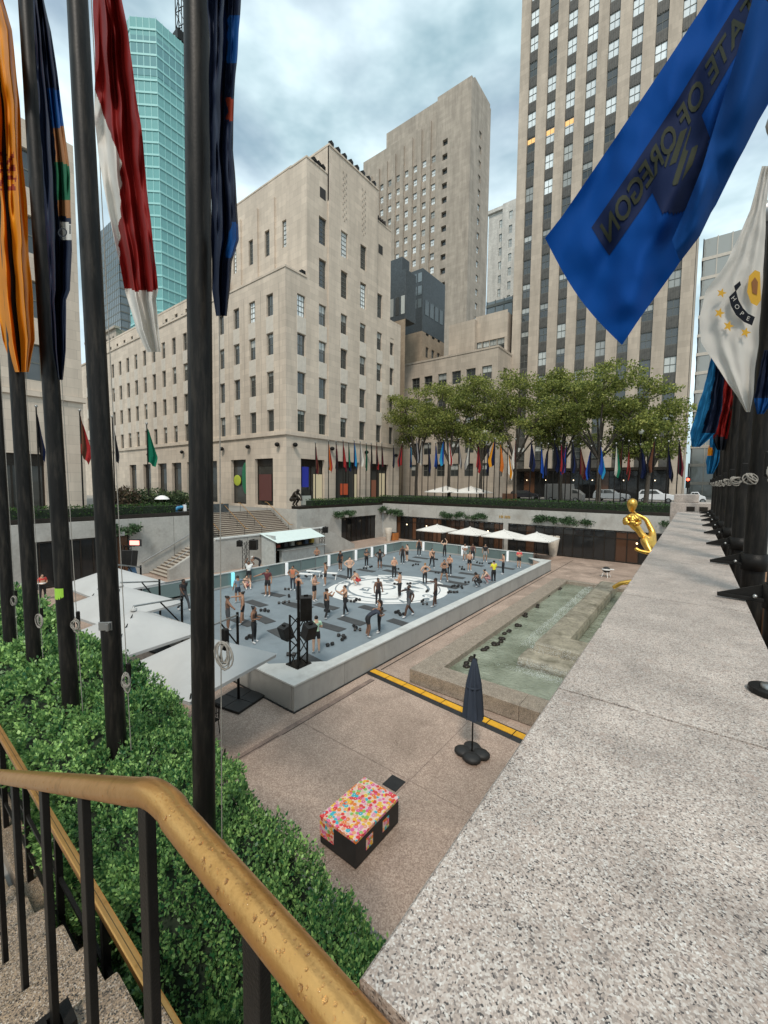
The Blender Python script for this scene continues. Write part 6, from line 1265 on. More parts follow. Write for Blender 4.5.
PEOPLE = [
 ('woman in grey shorts and black bra top, arm on her partner, left of the deck', (228, 630), 20, 'out', 2, BK, DG, dict(legs='s', crop=True)),
 ('woman in black shorts facing her partner in grey shorts, left of the deck', (243, 624), 200, 'point', 1, BK, BK, dict(legs='s', crop=True)),
 ('man in grey-blue T-shirt and navy shorts swinging an arm, left of the deck', (238, 603), 150, 'out', 1, (.20, .26, .32), NV, dict(legs='s', sleeve=True, tail='')),
 ('person in white T-shirt with hands at head beside the glass fence', (249, 584), 270, 'raise', 2, WH_, BK, dict(legs='s', sleeve=True, tail='')),
 ('person in pale pink sitting on the deck by the glass fence', (246.5, 588), 300, 'sit', 4, (.6, .4, .38), (.5, .2, .18), dict(legs='s')),
 ('man in dark red T-shirt and black shorts standing alone left of the truss', (267.7, 596.5), 265, 'out', 1, (.10, .02, .025), BK, dict(legs='s', sleeve=True, tail='', h=1.78)),
 ('woman in black tank and leggings with a cap, nearest the grey parasol', (254, 643), 10, 'hold', 2, BK, BK, dict(cap=BK, fat=1.1)),
 ('woman in orange top standing just behind the near truss mast', (293, 590.5), 250, 'hips', 1, (.50, .16, .08), NV, dict(tail='bun')),
 ('woman with bare tan shoulders partly hidden by the near truss mast', (298.5, 602), 60, 'hold', 0, (.40, .16, .09), DG, dict()),
 ('woman in mint green T-shirt and black shorts beside the near truss', (316.3, 653.5), 120, 'hold', 4, (.42, .62, .46), BK, dict(legs='s', sleeve=True)),
 ('woman in black leggings reaching out to a partner, left of the deck print', (326.7, 618.4), 30, 'reach', 1, BK, BK, dict(crop=True, tail='bun')),
 ('woman with bare back and arms raised to her partner, black leggings', (345, 615.7), 200, 'reach', 0, (.30, .14, .08), BK, dict(crop=True, tail='')),
 ('man in navy shirt bending forward beside the near rink wall', (370.3, 637), 20, 'bend', 2, NV, BK, dict(legs='s', sleeve=True, tail='', h=1.78)),
 ('curly-haired woman in black facing the bending man', (379.4, 633), 190, 'hold', 1, BK, BK, dict(tail='long')),
 ('woman in dark tank and black leggings standing on the front of the print', (378, 605.5), 280, 'stand', 2, (.05, .03, .028), BK, dict(tail='bun')),
 ('person crouching in red shorts on the edge of the white print', (357.3, 585.5), 150, 'squat', 0, (.45, .26, .18), (.42, .03, .03), dict(legs='s', tail='')),
 ('woman with tan top and black leggings at the back left of the print', (349.5, 579.5), 300, 'hips', 4, (.45, .28, .2), BK, dict()),
 ('brown-skinned woman in black shorts at the left of the print', (325.4, 586), 200, 'hips', 1, BK, BK, dict(legs='s', crop=True)),
 ('woman in red and white top and black shorts behind the tall loudspeaker', (314.3, 601.5), 330, 'hold', 0, (.55, .30, .26), BK, dict(legs='s')),
 ('bare-chested person with arms crossed by the fence below the awning', (317, 566), 270, 'hold', 1, (.32, .17, .11), BK, dict(legs='s', tail='')),
 ('man in black T-shirt with white shoes by the fence right of the kiosk', (340.4, 571), 240, 'stand', 2, BK, BK, dict(legs='s', sleeve=True, tail='', h=1.76)),
 ('person in dark grey by the fence, left of the man with a printed shirt', (366.4, 567), 290, 'hold', 1, DG, BK, dict(sleeve=True, tail='')),
 ('man in black printed T-shirt and white socks before the far doors', (379.7, 569.5), 90, 'hips', 2, BK, BK, dict(legs='s', sleeve=True, tail='', h=1.76)),
 ('bare-shouldered person in a pale cap behind the print', (394, 579), 300, 'hold', 0, (.45, .22, .15), BK, dict(cap=(.6, .5, .42))),
 ('woman in pale bra top and long black leggings on the print, facing left', (399.6, 598), 170, 'hold', 0, (.55, .38, .3), BK, dict(crop=True)),
 ('woman all in black behind the print, half hidden by another', (402.5, 564), 250, 'stand', 2, BK, BK, dict()),
 ('pale-armed person close behind the woman all in black', (407.0, 561.5), 200, 'hold', 4, (.3, .18, .15), BK, dict(legs='s')),
 ('woman in black tank standing before the leftmost white parasol', (419, 556), 270, 'stand', 1, BK, BK, dict()),
 ('woman in black leggings striding at the back of the deck', (431.8, 568), 300, 'walk', 0, BK, BK, dict(crop=True)),
 ('woman with arms raised near the far fence under the parasols', (444.5, 558), 90, 'raise', 4, BK, BK, dict()),
 ('woman with bare back and wide stance, dark shorts, right of the print', (444, 581.6), 270, 'wide', 1, BK, BK, dict(legs='s', crop=True)),
 ('woman standing just behind the one with wide stance', (449.5, 575.5), 250, 'hold', 0, (.40, .18, .12), BK, dict()),
 ('woman seen from behind with hands on hips at the right of the print', (424.8, 585.3), 95, 'hips', 0, BK, BK, dict(crop=True, hair=(.30, .17, .07))),
 ('man in dark grey shirt striding beside the near rink wall', (409, 617), 200, 'walkout', 3, DG, (.10, .11, .12), dict(legs='s', sleeve=True, tail='', h=1.78)),
 ('bare-backed man in black shorts holding out an arm to the striding man', (435.4, 607), 170, 'point', 3, (.12, .06, .04), BK, dict(legs='s', tail='', h=1.76)),
 ('man in white T-shirt by the far fence between two light posts', (464.7, 561), 270, 'hold', 1, WH_, (.4, .38, .36), dict(legs='s', sleeve=True, tail='')),
 ('dark-dressed woman close beside the man in white', (472.5, 561), 250, 'stand', 2, (.08, .035, .035), BK, dict()),
 ('tan woman in black shorts in front of the man in white', (469.3, 571), 280, 'hold', 0, (.50, .30, .22), BK, dict(legs='s', crop=True)),
 ('man in black T-shirt and grey shorts by the far fence', (485, 562), 270, 'stand', 1, BK, (.30, .30, .30), dict(legs='s', sleeve=True, tail='')),
 ('woman in pink top and black leggings at the right of the deck', (503, 574.5), 200, 'hold', 0, (.55, .26, .24), BK, dict()),
 ('woman in a bright yellow T-shirt by the rink wall', (493.4, 583), 100, 'hold', 0, (.75, .70, .05), BK, dict(sleeve=True)),
 ('person in dusty pink crouching beside the yellow T-shirt', (487.5, 583.5), 180, 'squat', 4, (.5, .22, .24), (.4, .2, .2), dict()),
 ('dark-haired person in black crouching at the rink wall', (478.3, 587), 150, 'squat', 2, BK, BK, dict(tail='long')),
 ('woman in a red T-shirt and black shorts at the far right of the deck', (518.8, 568), 260, 'hold', 0, (.68, .07, .08), BK, dict(legs='s', sleeve=True)),
 ('man in black T-shirt walking left of the second flagpole', (184, 611), 330, 'walk', 3, BK, DG, dict(sleeve=True, tail='', h=1.82)),
]
placed = []
for (lab, px, face, pose, sk, top, bot, kw) in PEOPLE:
    p = D(*px); placed.append((lab, p)); kw = dict(kw); kw.setdefault('fat', 1.14 + .2 * ((len(placed) * 37) % 10) / 10); kw['h'] = kw.get('h', 1.70) * (1 + .06 * (((len(placed) * 53) % 11) / 11 - .5)); face += ((len(placed) * 29) % 40) - 20; person(lab, p, face, pose, SK[sk], top, bot, **kw)
p = onz(43, 600, 0); person('waiter in a red shirt holding a white tray by the left wall', p, 330, 'hold', SK[0], (.55, .05, .04), BK, sleeve=True, tail='')
c = p + Vector((CR.x * .15, CR.y * .15, 0)) + Vector((0, 0, 1.15)) - Vector((CF.x, CF.y, 0)) * .3; tag(MB().box(c, (.45, .3, .03), YAW).build('tray', M_WHITE, None, .01), 'white tray held by the waiter in red', 'tray')
p = Vector((-31.2, 23.7, .0)); person('dark-dressed attendant inside the kiosk side opening', p, 280, 'hold', SK[1], BK, BK, sleeve=True)
p = onz(258.5, 571, 0); person('person in a white cap bending beside the kiosk truss', p, 200, 'bend', SK[1], BK, BK, sleeve=True, cap=WH_, tail='')

# ------------------------------------------------------------------ exercise mats and dumbbells
mm_ = MB().bx(-.85, .85, -.3, .3, .004, .018).mesh('exercise_mat', mat('mat_black', (.055, .058, .06), .75, vary=.2))
def near_desc(p):
    best = min(placed, key=lambda q: (q[1] - p).length); s = best[0]
    for cut in (' left of', ' at the', ' beside', ' on the', ' by the', ' before', ' behind', ' just', ' partly', ',', ' standing', ' near'):
        i = s.find(cut)
        if i > 12: s = s[:i]
    return ' '.join(s.split()[:6])
used_l = {}
def uniq(a, d):
    k = used_l.get((a, d), 0); used_l[(a, d)] = k + 1
    return (a % ['', 'second ', 'third ', 'fourth ', 'fifth ', 'sixth '][min(k, 5)].replace('second ', 'second-')  if False else a % '') + d if k == 0 else (['', 'second ', 'third ', 'fourth ', 'fifth ', 'sixth ', 'seventh '][k] + a % '') + d + ' from the left'
mats_px = [(273.5, 594.5), (256, 603.5), (262.5, 619), (281, 634), (296, 606), (330, 627), (352, 621), (300, 606), (344, 577), (366, 570.5), (392, 571.5), (413, 561), (421, 558), (454, 577), (457, 583), (469, 574), (402, 623.5), (372, 609), (243, 622), (314, 662), (437, 572), (505, 568), (387, 566), (326, 606.5), (447, 586.5), (475, 565)]
rm = random.Random(9)
for (x, y) in sorted(mats_px):
    p = D(x, y); o = link('exercise_mat', mm_, None, p, rm.uniform(-.15, .15)); tag(o, uniq('black exercise mat %snear the ' , near_desc(p)), 'exercise mat', 'exercise mats on the deck')
db_ = MB()
for s in (-1, 1): db_.tube([(s * .06, 0, .075), (s * .17, 0, .075)], .075, 6, sm=False)
db_.tube([(-.07, 0, .075), (.07, 0, .075)], .018, 6); dbm = db_.mesh('dumbbell', M_RUB)
db_px = [(281, 604), (287, 603), (289, 597), (263, 611), (266.5, 612), (248, 638.5), (252, 637.5), (291, 656), (330, 646), (341, 637), (343.5, 640), (327, 612), (349, 602), (355, 602), (358, 600.5), (355, 628), (357.5, 631), (398, 614), (402, 615.5), (422.5, 602), (425, 605), (397, 569.5), (413, 566), (417, 565), (437, 573.5), (461, 567.5), (463, 570), (449, 593), (453, 593), (455.5, 593), (452, 587.5), (456, 587), (460, 587), (467, 583), (477, 563), (481, 564), (365, 569), (371, 567.5), (312, 598), (287, 590), (396, 585), (409, 584.5), (427, 592), (436, 560), (490, 564), (397, 613), (462, 588.5), (320, 577), (309, 574), (334, 576), (314, 571), (306, 577)]
for (x, y) in sorted(db_px):
    p = D(x, y); o = link('dumbbell', dbm, None, p, rm.uniform(0, 3.1)); o.scale = (1.08, 1.08, 1.08); tag(o, uniq('black dumbbell %snear the ', near_desc(p)), 'dumbbell', 'dumbbells on the deck')
# white exercise benches left of the print
for (x, y, lab) in ((306, 580, 'white weights bench left of the print, nearer the truss'), (314, 577, 'white weights bench left of the print, nearer the fence'), (330, 579, 'white weights rack left of the print')):
    p = D(x, y); t = thing('weights_bench', lab, 'bench', p, .4, 'weights benches'); MB().bx(-.6, .6, -.15, .15, .42, .5).build('pad', M_WHITE, t, .02)
    for sx in (-.5, .5): MB().tube([(sx, -.2, 0), (sx, 0, .43), (sx, .2, 0)], .025, 6).build('leg', M_WHITE, t)

# ------------------------------------------------------------------ gilded figure over the pool (plain stand-in)
gs = thing('gilded_statue', 'gilded reclining human figure raising one hand, beyond the parapet edge', 'statue')
GY = 26.5
gp = lambda x, y, dy=0.0: ony(x, y, GY + dy)
SJ = dict(pel=gp(664, 572, .4), waist=gp(658, 560, .2), chest=gp(648, 545), neck=gp(640, 532, -.1), head=gp(634, 524.5, -.2), top=gp(629, 519, -.2),
          hipl=gp(662, 578, .0), knel=gp(640, 581, -.5), ankl=gp(621, 583, -.6), toel=gp(612.5, 588, -.6), hipr=gp(668, 578, .9), kner=gp(660, 590, 1.2), ankr=gp(640, 594, 1.3), toer=gp(632, 598, 1.3),
          shol=gp(644, 538, -.5), elbl=gp(651, 553.5, -.9), wril=gp(640, 551, -1.1), hanl=gp(634.5, 548, -1.1), shor=gp(653, 533, .5), elbr=gp(646, 519, .7), wrir=gp(635, 514, .6), hanr=gp(632.5, 510.5, .5))
nm_ = list(SJ.keys()); ix = {n: i for i, n in enumerate(nm_)}; SCL = 3.1
me = skin_mesh('figure', [SJ[n] for n in nm_], [(ix[a], ix[b]) for a, b in EDG], [tuple(SCL * q for q in ((lambda r: r if isinstance(r, tuple) else (r, r))(RAD[n if n in RAD else n[:-1]]))) for n in nm_], ix['pel'], 2)
me.materials.clear(); me.materials.append(M_GOLD); link('figure', me, gs)
hh = MB(); c = gp(632, 521.5, -.22); rg = random.Random(4)
for k in range(80): a, b = rg.uniform(0, 6.28), rg.uniform(-.5, 1.5); hh.ball(c + Vector((.34 * math.cos(a) * math.cos(b), .34 * math.sin(a) * math.cos(b), .32 * math.sin(b))), .13, 6, 4)
tag(hh.build('curled_hair', M_GOLD, gs), kind='stuff')
c = gp(632, 506, .5); MB().lathe([(.10, -.35), (.2, -.15), (.27, .1), (.24, .3), (.13, .4), (.0, .44)], c, 12).build('held_ball', M_GOLD, gs)
rk_ = MB(); b0 = gp(672, 588, 1.4); rk_.lathe([(2.2, -2.6), (1.9, -1.6), (1.3, -.6), (.7, .1), (.0, .3)], b0, 10); rk_.build('rock_base', M_STONEW, gs)
# ------------------------------------------------------------------ planting round the plaza, trees, far flags, street
def leaf_cloud(name, centres, radii, n, size, m, parent, seed=1, jitter=1.0, hollow=.45):
    rg = np.random.default_rng(seed); centres = np.array([tuple(c) for c in centres], dtype=float); radii = np.array(radii, dtype=float)
    if radii.ndim == 1: radii = np.repeat(radii[:, None], 3, axis=1)
    w = (radii.prod(axis=1)) ** (2 / 3.0); w /= w.sum(); k = rg.choice(len(centres), n, p=w)
    d = rg.normal(0, 1, (n, 3)); d /= np.linalg.norm(d, axis=1)[:, None]; r = hollow + (1 - hollow) * rg.random(n) ** .6; r *= 1 + .18 * rg.normal(0, 1, n)
    pos = centres[k] + d * r[:, None] * radii[k]
    V, Fq = leaf_quads(pos, d * .6 + np.array([0, 0, .1]), np.full(n, size), rg, .7, jitter, .3)
    return tag(link(name, np_mesh(name, V, Fq, m), parent), kind='stuff')
def box_hedge(label, x0, x1, y0, y1, z0, z1, seed, dens=55, size=.13, trough=True):
    t = thing('clipped_hedge', label, 'hedge'); L_ = max(x1 - x0, y1 - y0)
    MB().bx(x0 + .06, x1 - .06, y0 + .06, y1 - .06, z0, z1 - .08).build('core', M_HEDGEC, t)
    rg = np.random.default_rng(seed); A = 2 * (x1 - x0) * (z1 - z0) + 2 * (y1 - y0) * (z1 - z0) + (x1 - x0) * (y1 - y0); n = int(A * dens)
    u = rg.random((n, 3)); P_ = np.stack([x0 + (x1 - x0) * u[:, 0], y0 + (y1 - y0) * u[:, 1], z0 + (z1 - z0) * u[:, 2]], 1); f = rg.random(n); N_ = np.zeros((n, 3))
    along_x = (x1 - x0) > (y1 - y0)
    top = f < .45; P_[top, 2] = z1 + rg.normal(0, .05, top.sum()); N_[top, 2] = 1
    sd_ = ~top; half = rg.random(n) < .5
    if along_x: P_[sd_ & half, 1] = y0; P_[sd_ & ~half, 1] = y1; N_[sd_ & half, 1] = -1; N_[sd_ & ~half, 1] = 1
    else: P_[sd_ & half, 0] = x0; P_[sd_ & ~half, 0] = x1; N_[sd_ & half, 0] = -1; N_[sd_ & ~half, 0] = 1
    P_ += rg.normal(0, .035, P_.shape); V, Fq = leaf_quads(P_, N_ + np.array([0, 0, .3]), np.full(n, size), rg, .7, .7, .25)
    tag(link('foliage', np_mesh('foliage', V, Fq, M_FHEDGE), t), kind='stuff')
    return t
ZH0, ZH1 = 4.95, 5.62
box_hedge('clipped hedge on the left wall above the dark shopfront', -37.3, -36.2, 3.0, 17.3, ZH0 - .1, ZH1, 1)
box_hedge('clipped hedge on the wall right of the wide stairs', -37.3, -36.2, 33.0, 46.4, ZH0 - .1, ZH1, 2)
box_hedge('long clipped hedge on top of the far wall', -37.2, -0.6, 46.75, 47.9, ZH0 + .15, ZH1 + .25, 3)
for (x0, x1, y0, y1, lab, z) in ((-37.4, -36.05, 2.9, 20.0, 'black planter trough on the left wall', ZT), (-37.4, -36.05, 31.0, 46.5, 'black planter trough on the wall right of the stairs', ZT), (-37.4, -.5, 46.6, 48.0, 'long black planter trough on the far wall', 4.86)):
    tag(MB().bx(x0, x1, y0, y1, z + .002, z + .33).build('planter_trough', M_BRONZE, None, .02), lab, 'planter')
# trailing shrubs on the walls
def trailing(label, c, r, seed, n=900): 
    t = thing('trailing_shrub', label, 'shrub', (0, 0, 0)); MB().bx(c[0] - .5, c[0] + .5, c[1] - .15, c[1] + .15, c[2] - .35, c[2] - .05).build('planter', M_CONC, t)
    rg = random.Random(seed); cs, rs = [], []
    for k in range(16): cs.append((c[0] + rg.uniform(-1, 1) * r[0], c[1] + rg.uniform(-1, 1) * r[1], c[2] + rg.uniform(-.4, .8) * r[2])); rs.append((rg.uniform(.4, .6), rg.uniform(.35, .5), rg.uniform(.2, .32)))
    leaf_cloud('foliage', cs, rs, int(n * 1.6), .17, M_VINE, t, seed, 1.0, .1)
a = onx(345, 516, -35.7); trailing('trailing green shrub above the black side doors', (-35.7, a.y, a.z + .2), (.3, 1.6, .4), 1)
a = onx(390, 513, -35.7); trailing('trailing green shrub in the far left wall corner', (-35.6, 45.9, 3.9), (.3, .4, .4), 2, 500); a = ony(395, 513, 46.3); trailing('trailing green shrub right of the far corner', (a.x, 46.3, a.z), (1.3, .2, .35), 3)
a = ony(462, 516, 46.2); trailing('wide trailing shrub above the white parasols', (a.x, 46.2, a.z), (3.0, .25, .4), 4, 1500); a = ony(562, 521, 46.2); trailing('wide trailing shrub above the far right shopfront', (a.x, 46.2, a.z), (2.6, .25, .4), 5, 1400)
a = ony(675, 512, 46.2); trailing('trailing shrub beside the gilded statue on the far wall', (-1.6, 46.2, 4.0), (1.0, .2, .4), 6, 700); a = onx(120, 532, -35.7); trailing('trailing shrub on the left wall between flagpoles', (-35.7, a.y, a.z + .1), (.3, 1.2, .35), 7); a = onx(20, 545, -35.7)
# shrubs and beds on the left street
def bush(label, c, r, m, seed, n=1400, size=.22):
    t = thing('shrub', label, 'shrub', (0, 0, 0), 0, 'street shrubs'); rg = random.Random(seed); cs, rs = [], []
    for k in range(9): cs.append((c[0] + rg.uniform(-.6, .6) * r, c[1] + rg.uniform(-.6, .6) * r, c[2] + r * rg.uniform(.35, 1.25))); rs.append(r * rg.uniform(.28, .5))
    for k in range(4): MB().tube([(c[0], c[1], c[2]), (c[0] + rg.uniform(-.4, .4) * r, c[1] + rg.uniform(-.4, .4) * r, c[2] + r)], .03, 5).build('stem', M_BARK, t)
    leaf_cloud('foliage', cs, rs, n, size, m, t, seed)
for i, (px, py, X, r, m, lab) in enumerate(((121, 500, -38.4, 1.7, M_SHRUBR, 'russet-leaved bush behind the left hedge'), (137, 500, -39.0, 1.5, M_SHRUB, 'green bush between the russet bush and the scooter'), (151, 500, -39.2, 1.6, M_SHRUB, 'broad green bush left of the green flag pole'), (166, 500, -39.4, 1.6, M_SHRUB, 'green bush behind the white street umbrella'), (178, 500, -39.5, 1.4, M_SHRUB, 'green bush behind the blue scooter'))):
    p = onx(px, py, X); bush(lab, (X, p.y, ZS), r, m, 20 + i)
p = onx(162, 500, -37.9); t = thing('street_umbrella', 'small white street umbrella left of the blue scooter', 'umbrella', (-37.9, p.y, ZS)); MB().tube([(0, 0, 0), (0, 0, 1.9)], .02, 6).build('pole', M_IRON, t); MB().lathe([(.62, 1.65), (.45, 1.85), (.2, 1.97), (0, 2.0)], seg=12).build('canopy', M_WHITE, t)
p = onx(180, 500, -37.8); t = thing('scooter', 'blue and white scooter parked behind the left hedge', 'scooter', (-37.8, p.y, ZS), 1.4)
for sx in (-.6, .6): w_ = MB().tube([(sx + .3 * math.cos(a), 0, .32 + .3 * math.sin(a)) for a in [2 * PI * k / 14 for k in range(15)]], .06, 6).build('wheel', M_RUB, t)
MB().tube([(-.6, 0, .5), (-.2, 0, .85), (.25, 0, .9)], [.14, .2, .12], 8).build('body', plain('scooter_blue', (.05, .25, .45), .3), t); MB().tube([(.6, 0, .35), (.42, 0, 1.1), (.40, -.3, 1.2)], .04, 6).build('fork', M_STEEL, t); MB().bx(.25, .5, -.22, .22, .45, 1.1).build('leg_shield', M_WHITE, t, .05); MB().tube([(-.6, 0, .98), (-.05, 0, 1.0)], .12, 8).build('seat', M_RUB, t)
# dark sculpture on the trough
p = onx(295, 500, -36.8); J = pose_joints('squat'); nm_ = list(J.keys()); ix = {n: i for i, n in enumerate(nm_)}
me = skin_mesh('sculpture', [J[n] for n in nm_], [(ix[a], ix[b]) for a, b in EDG], [(lambda r: (r[0] * 1.5, r[1] * 1.5) if isinstance(r, tuple) else (r * 1.5, r * 1.5))(RAD[n if n in RAD else n[:-1]]) for n in nm_], ix['pel'], 1); me.materials.clear(); me.materials.append(M_BRONZE)
scu = link('sculpture', me, None, (-36.9, p.y, ZT + .33), -PI / 2 + .4); scu.scale = (1.9, 1.9, 1.9); tag(scu, 'dark crouching bronze sculpture at the head of the stairs', 'sculpture')

# plane trees on the street behind the far flags
def tree(label, base, H, cr, seed, nleaf, spread=1.0):
    t = thing('plane_tree', label, 'tree', (0, 0, 0), 0, 'plane trees behind the far flags'); rg = random.Random(seed); b = Vector(base); tr = MB(); tips = []
    fork = b + Vector((rg.uniform(-.3, .3), rg.uniform(-.3, .3), H * .36))
    tr.tube([b, b.lerp(fork, .5) + Vector((rg.uniform(-.15, .15), 0, 0)), fork], [.30, .24, .20], 8)
    for k in range(8):
        a = k * .79 + rg.uniform(-.3, .3); rad = cr * rg.uniform(.65, 1.1); e = b + Vector((math.cos(a) * rad, math.sin(a) * rad * .7, H * (rg.uniform(.55, .75) if k % 2 else rg.uniform(.78, .97)))); m = fork.lerp(e, .5) + Vector((0, 0, .5 + rg.uniform(-.2, .3)))
        tr.tube([fork, m, e], [.15, .09, .035], 6); tips.append(e); tips.append(m.lerp(e, .4))
        for q in range(3): e2 = m.lerp(e, .3 + .3 * q) + Vector((rg.uniform(-1, 1) * cr * .35, rg.uniform(-1, 1) * cr * .35, rg.uniform(.3, 1.6))); tr.tube([m.lerp(e, .2 + .25 * q), e2], [.05, .02], 5); tips.append(e2)
    top = b + Vector((0, 0, H * .98)); tr.tube([fork, fork.lerp(top, .5) + Vector((.3, .2, 0)), top - Vector((0, 0, .5))], [.16, .09, .03], 6); tips.append(top - Vector((0, 0, .6)))
    tr.build('trunk', M_BARK, t)
    cs, rs = [], []
    for e in tips:
        for q in range(3): cs.append(e + Vector((rg.gauss(0, .7), rg.gauss(0, .6), rg.gauss(.05, .35)))); rr_ = rg.uniform(.6, 1.15) * spread; rs.append((rr_ * 1.35, rr_ * 1.35, rr_ * .5))
    leaf_cloud('crown', cs, rs, int(nleaf * .62), .25, M_TREE, t, seed, 1.0, .3)
TRY = 52.0
for i, (px, topy, H_, cr, Yt, lab) in enumerate(((418, 384, 0, 3.6, 54.0, 'leftmost plane tree, against the corner building'), (452, 380, 0, 3.8, 51.5, 'plane tree left of the street parasols'), (484, 377, 0, 3.8, 53.5, 'plane tree behind the street parasols'), (520, 374, 0, 4.2, 51.5, 'forked plane tree in the middle of the row'), (604, 356, 0, 5.6, 51.0, 'largest plane tree, in front of the big tower'), (566, 379, 0, 3.6, 55.0, 'plane tree between the forked one and the largest'), (650, 402, 0, 3.0, 53.0, 'rightmost small plane tree beside the tower edge'))):
    p = ony(px, topy, Yt); g = zg(Yt); tree(lab, (p.x, Yt, g), (p.z - g) * .98, cr * 1.12, 40 + i, 19000 if cr < 5 else 30000)
# low street planting behind the far hedge
for i, px in enumerate((566, 588, 612, 640, 660, 682)):
    p = ony(px, 497, 50.5); bush(['low green shrub behind the far hedge near the box van', 'low green shrub left of the largest plane tree', 'low green shrub at the foot of the largest plane tree', 'low green shrub in front of the white car bonnet', 'low green shrub in front of the white car', 'green shrub beside the granite pedestal'][i], (p.x, 50.5, zg(50.5)), 1.0, M_SHRUB, 60 + i, 500)

# ------------------------------------------------------------------ far flags
def clothmat(name, c, trans=.25, rough=.75):
    m, n, b = new_mat(name); b.inputs['Base Color'].default_value = rgb(c); b.inputs['Roughness'].default_value = rough; b.inputs['Specular IOR Level'].default_value = .12; L = n.links.new
    tr = n.nodes.new('ShaderNodeBsdfTranslucent'); tr.inputs['Color'].default_value = rgb(c); ms = n.nodes.new('ShaderNodeMixShader'); ms.inputs[0].default_value = trans
    L(b.outputs[0], ms.inputs[1]); L(tr.outputs[0], ms.inputs[2]); L(ms.outputs[0], n.nodes['Material Output'].inputs[0]); return m
FC_ = dict(red=(.36, .03, .03), blue=(.02, .08, .38), navy=(.015, .022, .07), gold=(.70, .30, .02), white=(.68, .66, .60), green=(.01, .16, .09), cyan=(.03, .28, .50), maroon=(.14, .02, .03), brown=(.14, .06, .035), black=(.02, .02, .025), grey=(.30, .29, .29), orange=(.6, .16, .03))
CM = {k: clothmat('flag_' + k, v) for k, v in FC_.items()}
def drape_mesh(seed, w=1.0, h=2.1, nu=14, nv=16):
    rg = random.Random(seed); V_ = []; F_ = []; ph = [rg.uniform(0, 6) for _ in range(4)]; sp_ = rg.uniform(.16, .46)
    for j in range(nv + 1):
        v = j / nv
        for i in range(nu + 1):
            u = i / nu; wd = sp_ * w * (.25 + .75 * min(1, v * 1.3)) * (1 - .35 * max(0, v - .7) / .3); x = u * wd + .12 * v * v * math.sin(ph[0]); y = .10 * (.3 + v) * math.sin(u * 9 + ph[1] + v * 2) + .05 * math.sin(u * 17 + ph[2])
            V_.append((x, y, -h * v - .55 * u * h * (.35 + .2 * math.sin(ph[3])) ))
    for j in range(nv):
        for i in range(nu): o = j * (nu + 1) + i; F_.append((o, o + 1, o + nu + 2, o + nu + 1))
    return V_, F_, nu, nv
def far_flag(base, top_z, cols, label, plabel, seed, yaw):
    base = Vector(base); t = thing('flagpole', plabel, 'flagpole', base, 0, 'slim flagpoles round the far plaza edge'); Hh = top_z - base.z
    MB().tube([(0, 0, 0), (0, 0, Hh)], [.065, .045], 6).build('shaft', M_BLACK, t); MB().ball((0, 0, Hh + .1), .11, 6, 4).build('finial', M_STEEL, t)
    V_, F_, nu, nv = drape_mesh(seed, 1.9, 3.0); mb = MB(); c2 = cols if len(cols) > 1 else cols * 2
    for f_i, f in enumerate(F_):
        i = f_i % nu; j = f_i // nu; k = 0 if (i + seed) % nu < nu * .5 else 1
        mb.f.append(f); mb.m.append(k); mb.smooth.append(True)
    mb.v = V_; o = mb.build('flag', [CM[c] for c in c2], None); o.location = base + Vector((0, 0, Hh - .15)); o.rotation_euler = (0, 0, yaw); tag(o, label, 'flag', 'state flags round the far plaza edge')
cn = dict(red='red', blue='bright blue', navy='navy', gold='golden yellow', white='white', green='green', cyan='sky blue', maroon='maroon', brown='brown', black='black', grey='grey', orange='orange')
FAR = [(402, 'red black'), (410, 'cyan navy'), (416, 'black grey'), (422, 'white grey'), (428, 'navy black'), (435, 'navy blue'), (443, 'cyan blue'), (448, 'red white'), (458, 'grey black'), (469, 'white grey'), (477, 'maroon red'), (487, 'navy black'), (494, 'navy gold'), (499.5, 'gold orange'), (507, 'white gold'), (514.5, 'red white'), (530, 'navy black'), (540, 'blue blue'), (547, 'black navy'), (553, 'navy black'), (559.5, 'navy red'), (565.5, 'red blue'), (571, 'navy black'), (579, 'brown maroon'), (590, 'navy blue'), (599, 'blue cyan'), (614.5, 'white green'), (621, 'brown black'), (627, 'red brown'), (639, 'black navy'), (653, 'black brown'), (666.5, 'black navy'), (677, 'maroon black')]
rf_ = random.Random(12); seen = {}
for i, (px, cols) in enumerate(FAR):
    c = cols.split(); Y_ = 48.5 + (.5 if i % 2 else 0); p = ony(px, 480, Y_); tp = ony(px, 443 + rf_.uniform(-4, 4), Y_).z
    d = '%s and %s' % (cn[c[0]], cn[c[1]]) if c[0] != c[1] else 'plain ' + cn[c[0]]
    side = 'among the far flags, %s from the left' % (['first', 'second', 'third', 'fourth', 'fifth', 'sixth', 'seventh', 'eighth', 'ninth', 'tenth', 'eleventh', 'twelfth', 'thirteenth', 'fourteenth', 'fifteenth', 'sixteenth', 'seventeenth', 'eighteenth', 'nineteenth', 'twentieth'] + ['twenty-%s' % q for q in ('first', 'second', 'third', 'fourth', 'fifth', 'sixth', 'seventh', 'eighth', 'ninth')] + ['thirtieth'] + ['thirty-%s' % q for q in ('first', 'second', 'third')])[i]
    far_flag((p.x, Y_, zg(Y_)), tp, c, '%s flag hanging %s' % (d, side), 'slim flagpole of %s flag, %s' % (d, side.split(', ')[1]), 100 + i, rf_.uniform(-.5, .5) + (0 if i % 3 else PI))
ORDN = ['first', 'second', 'third', 'fourth', 'fifth', 'sixth', 'seventh', 'eighth', 'ninth', 'tenth', 'eleventh', 'twelfth']
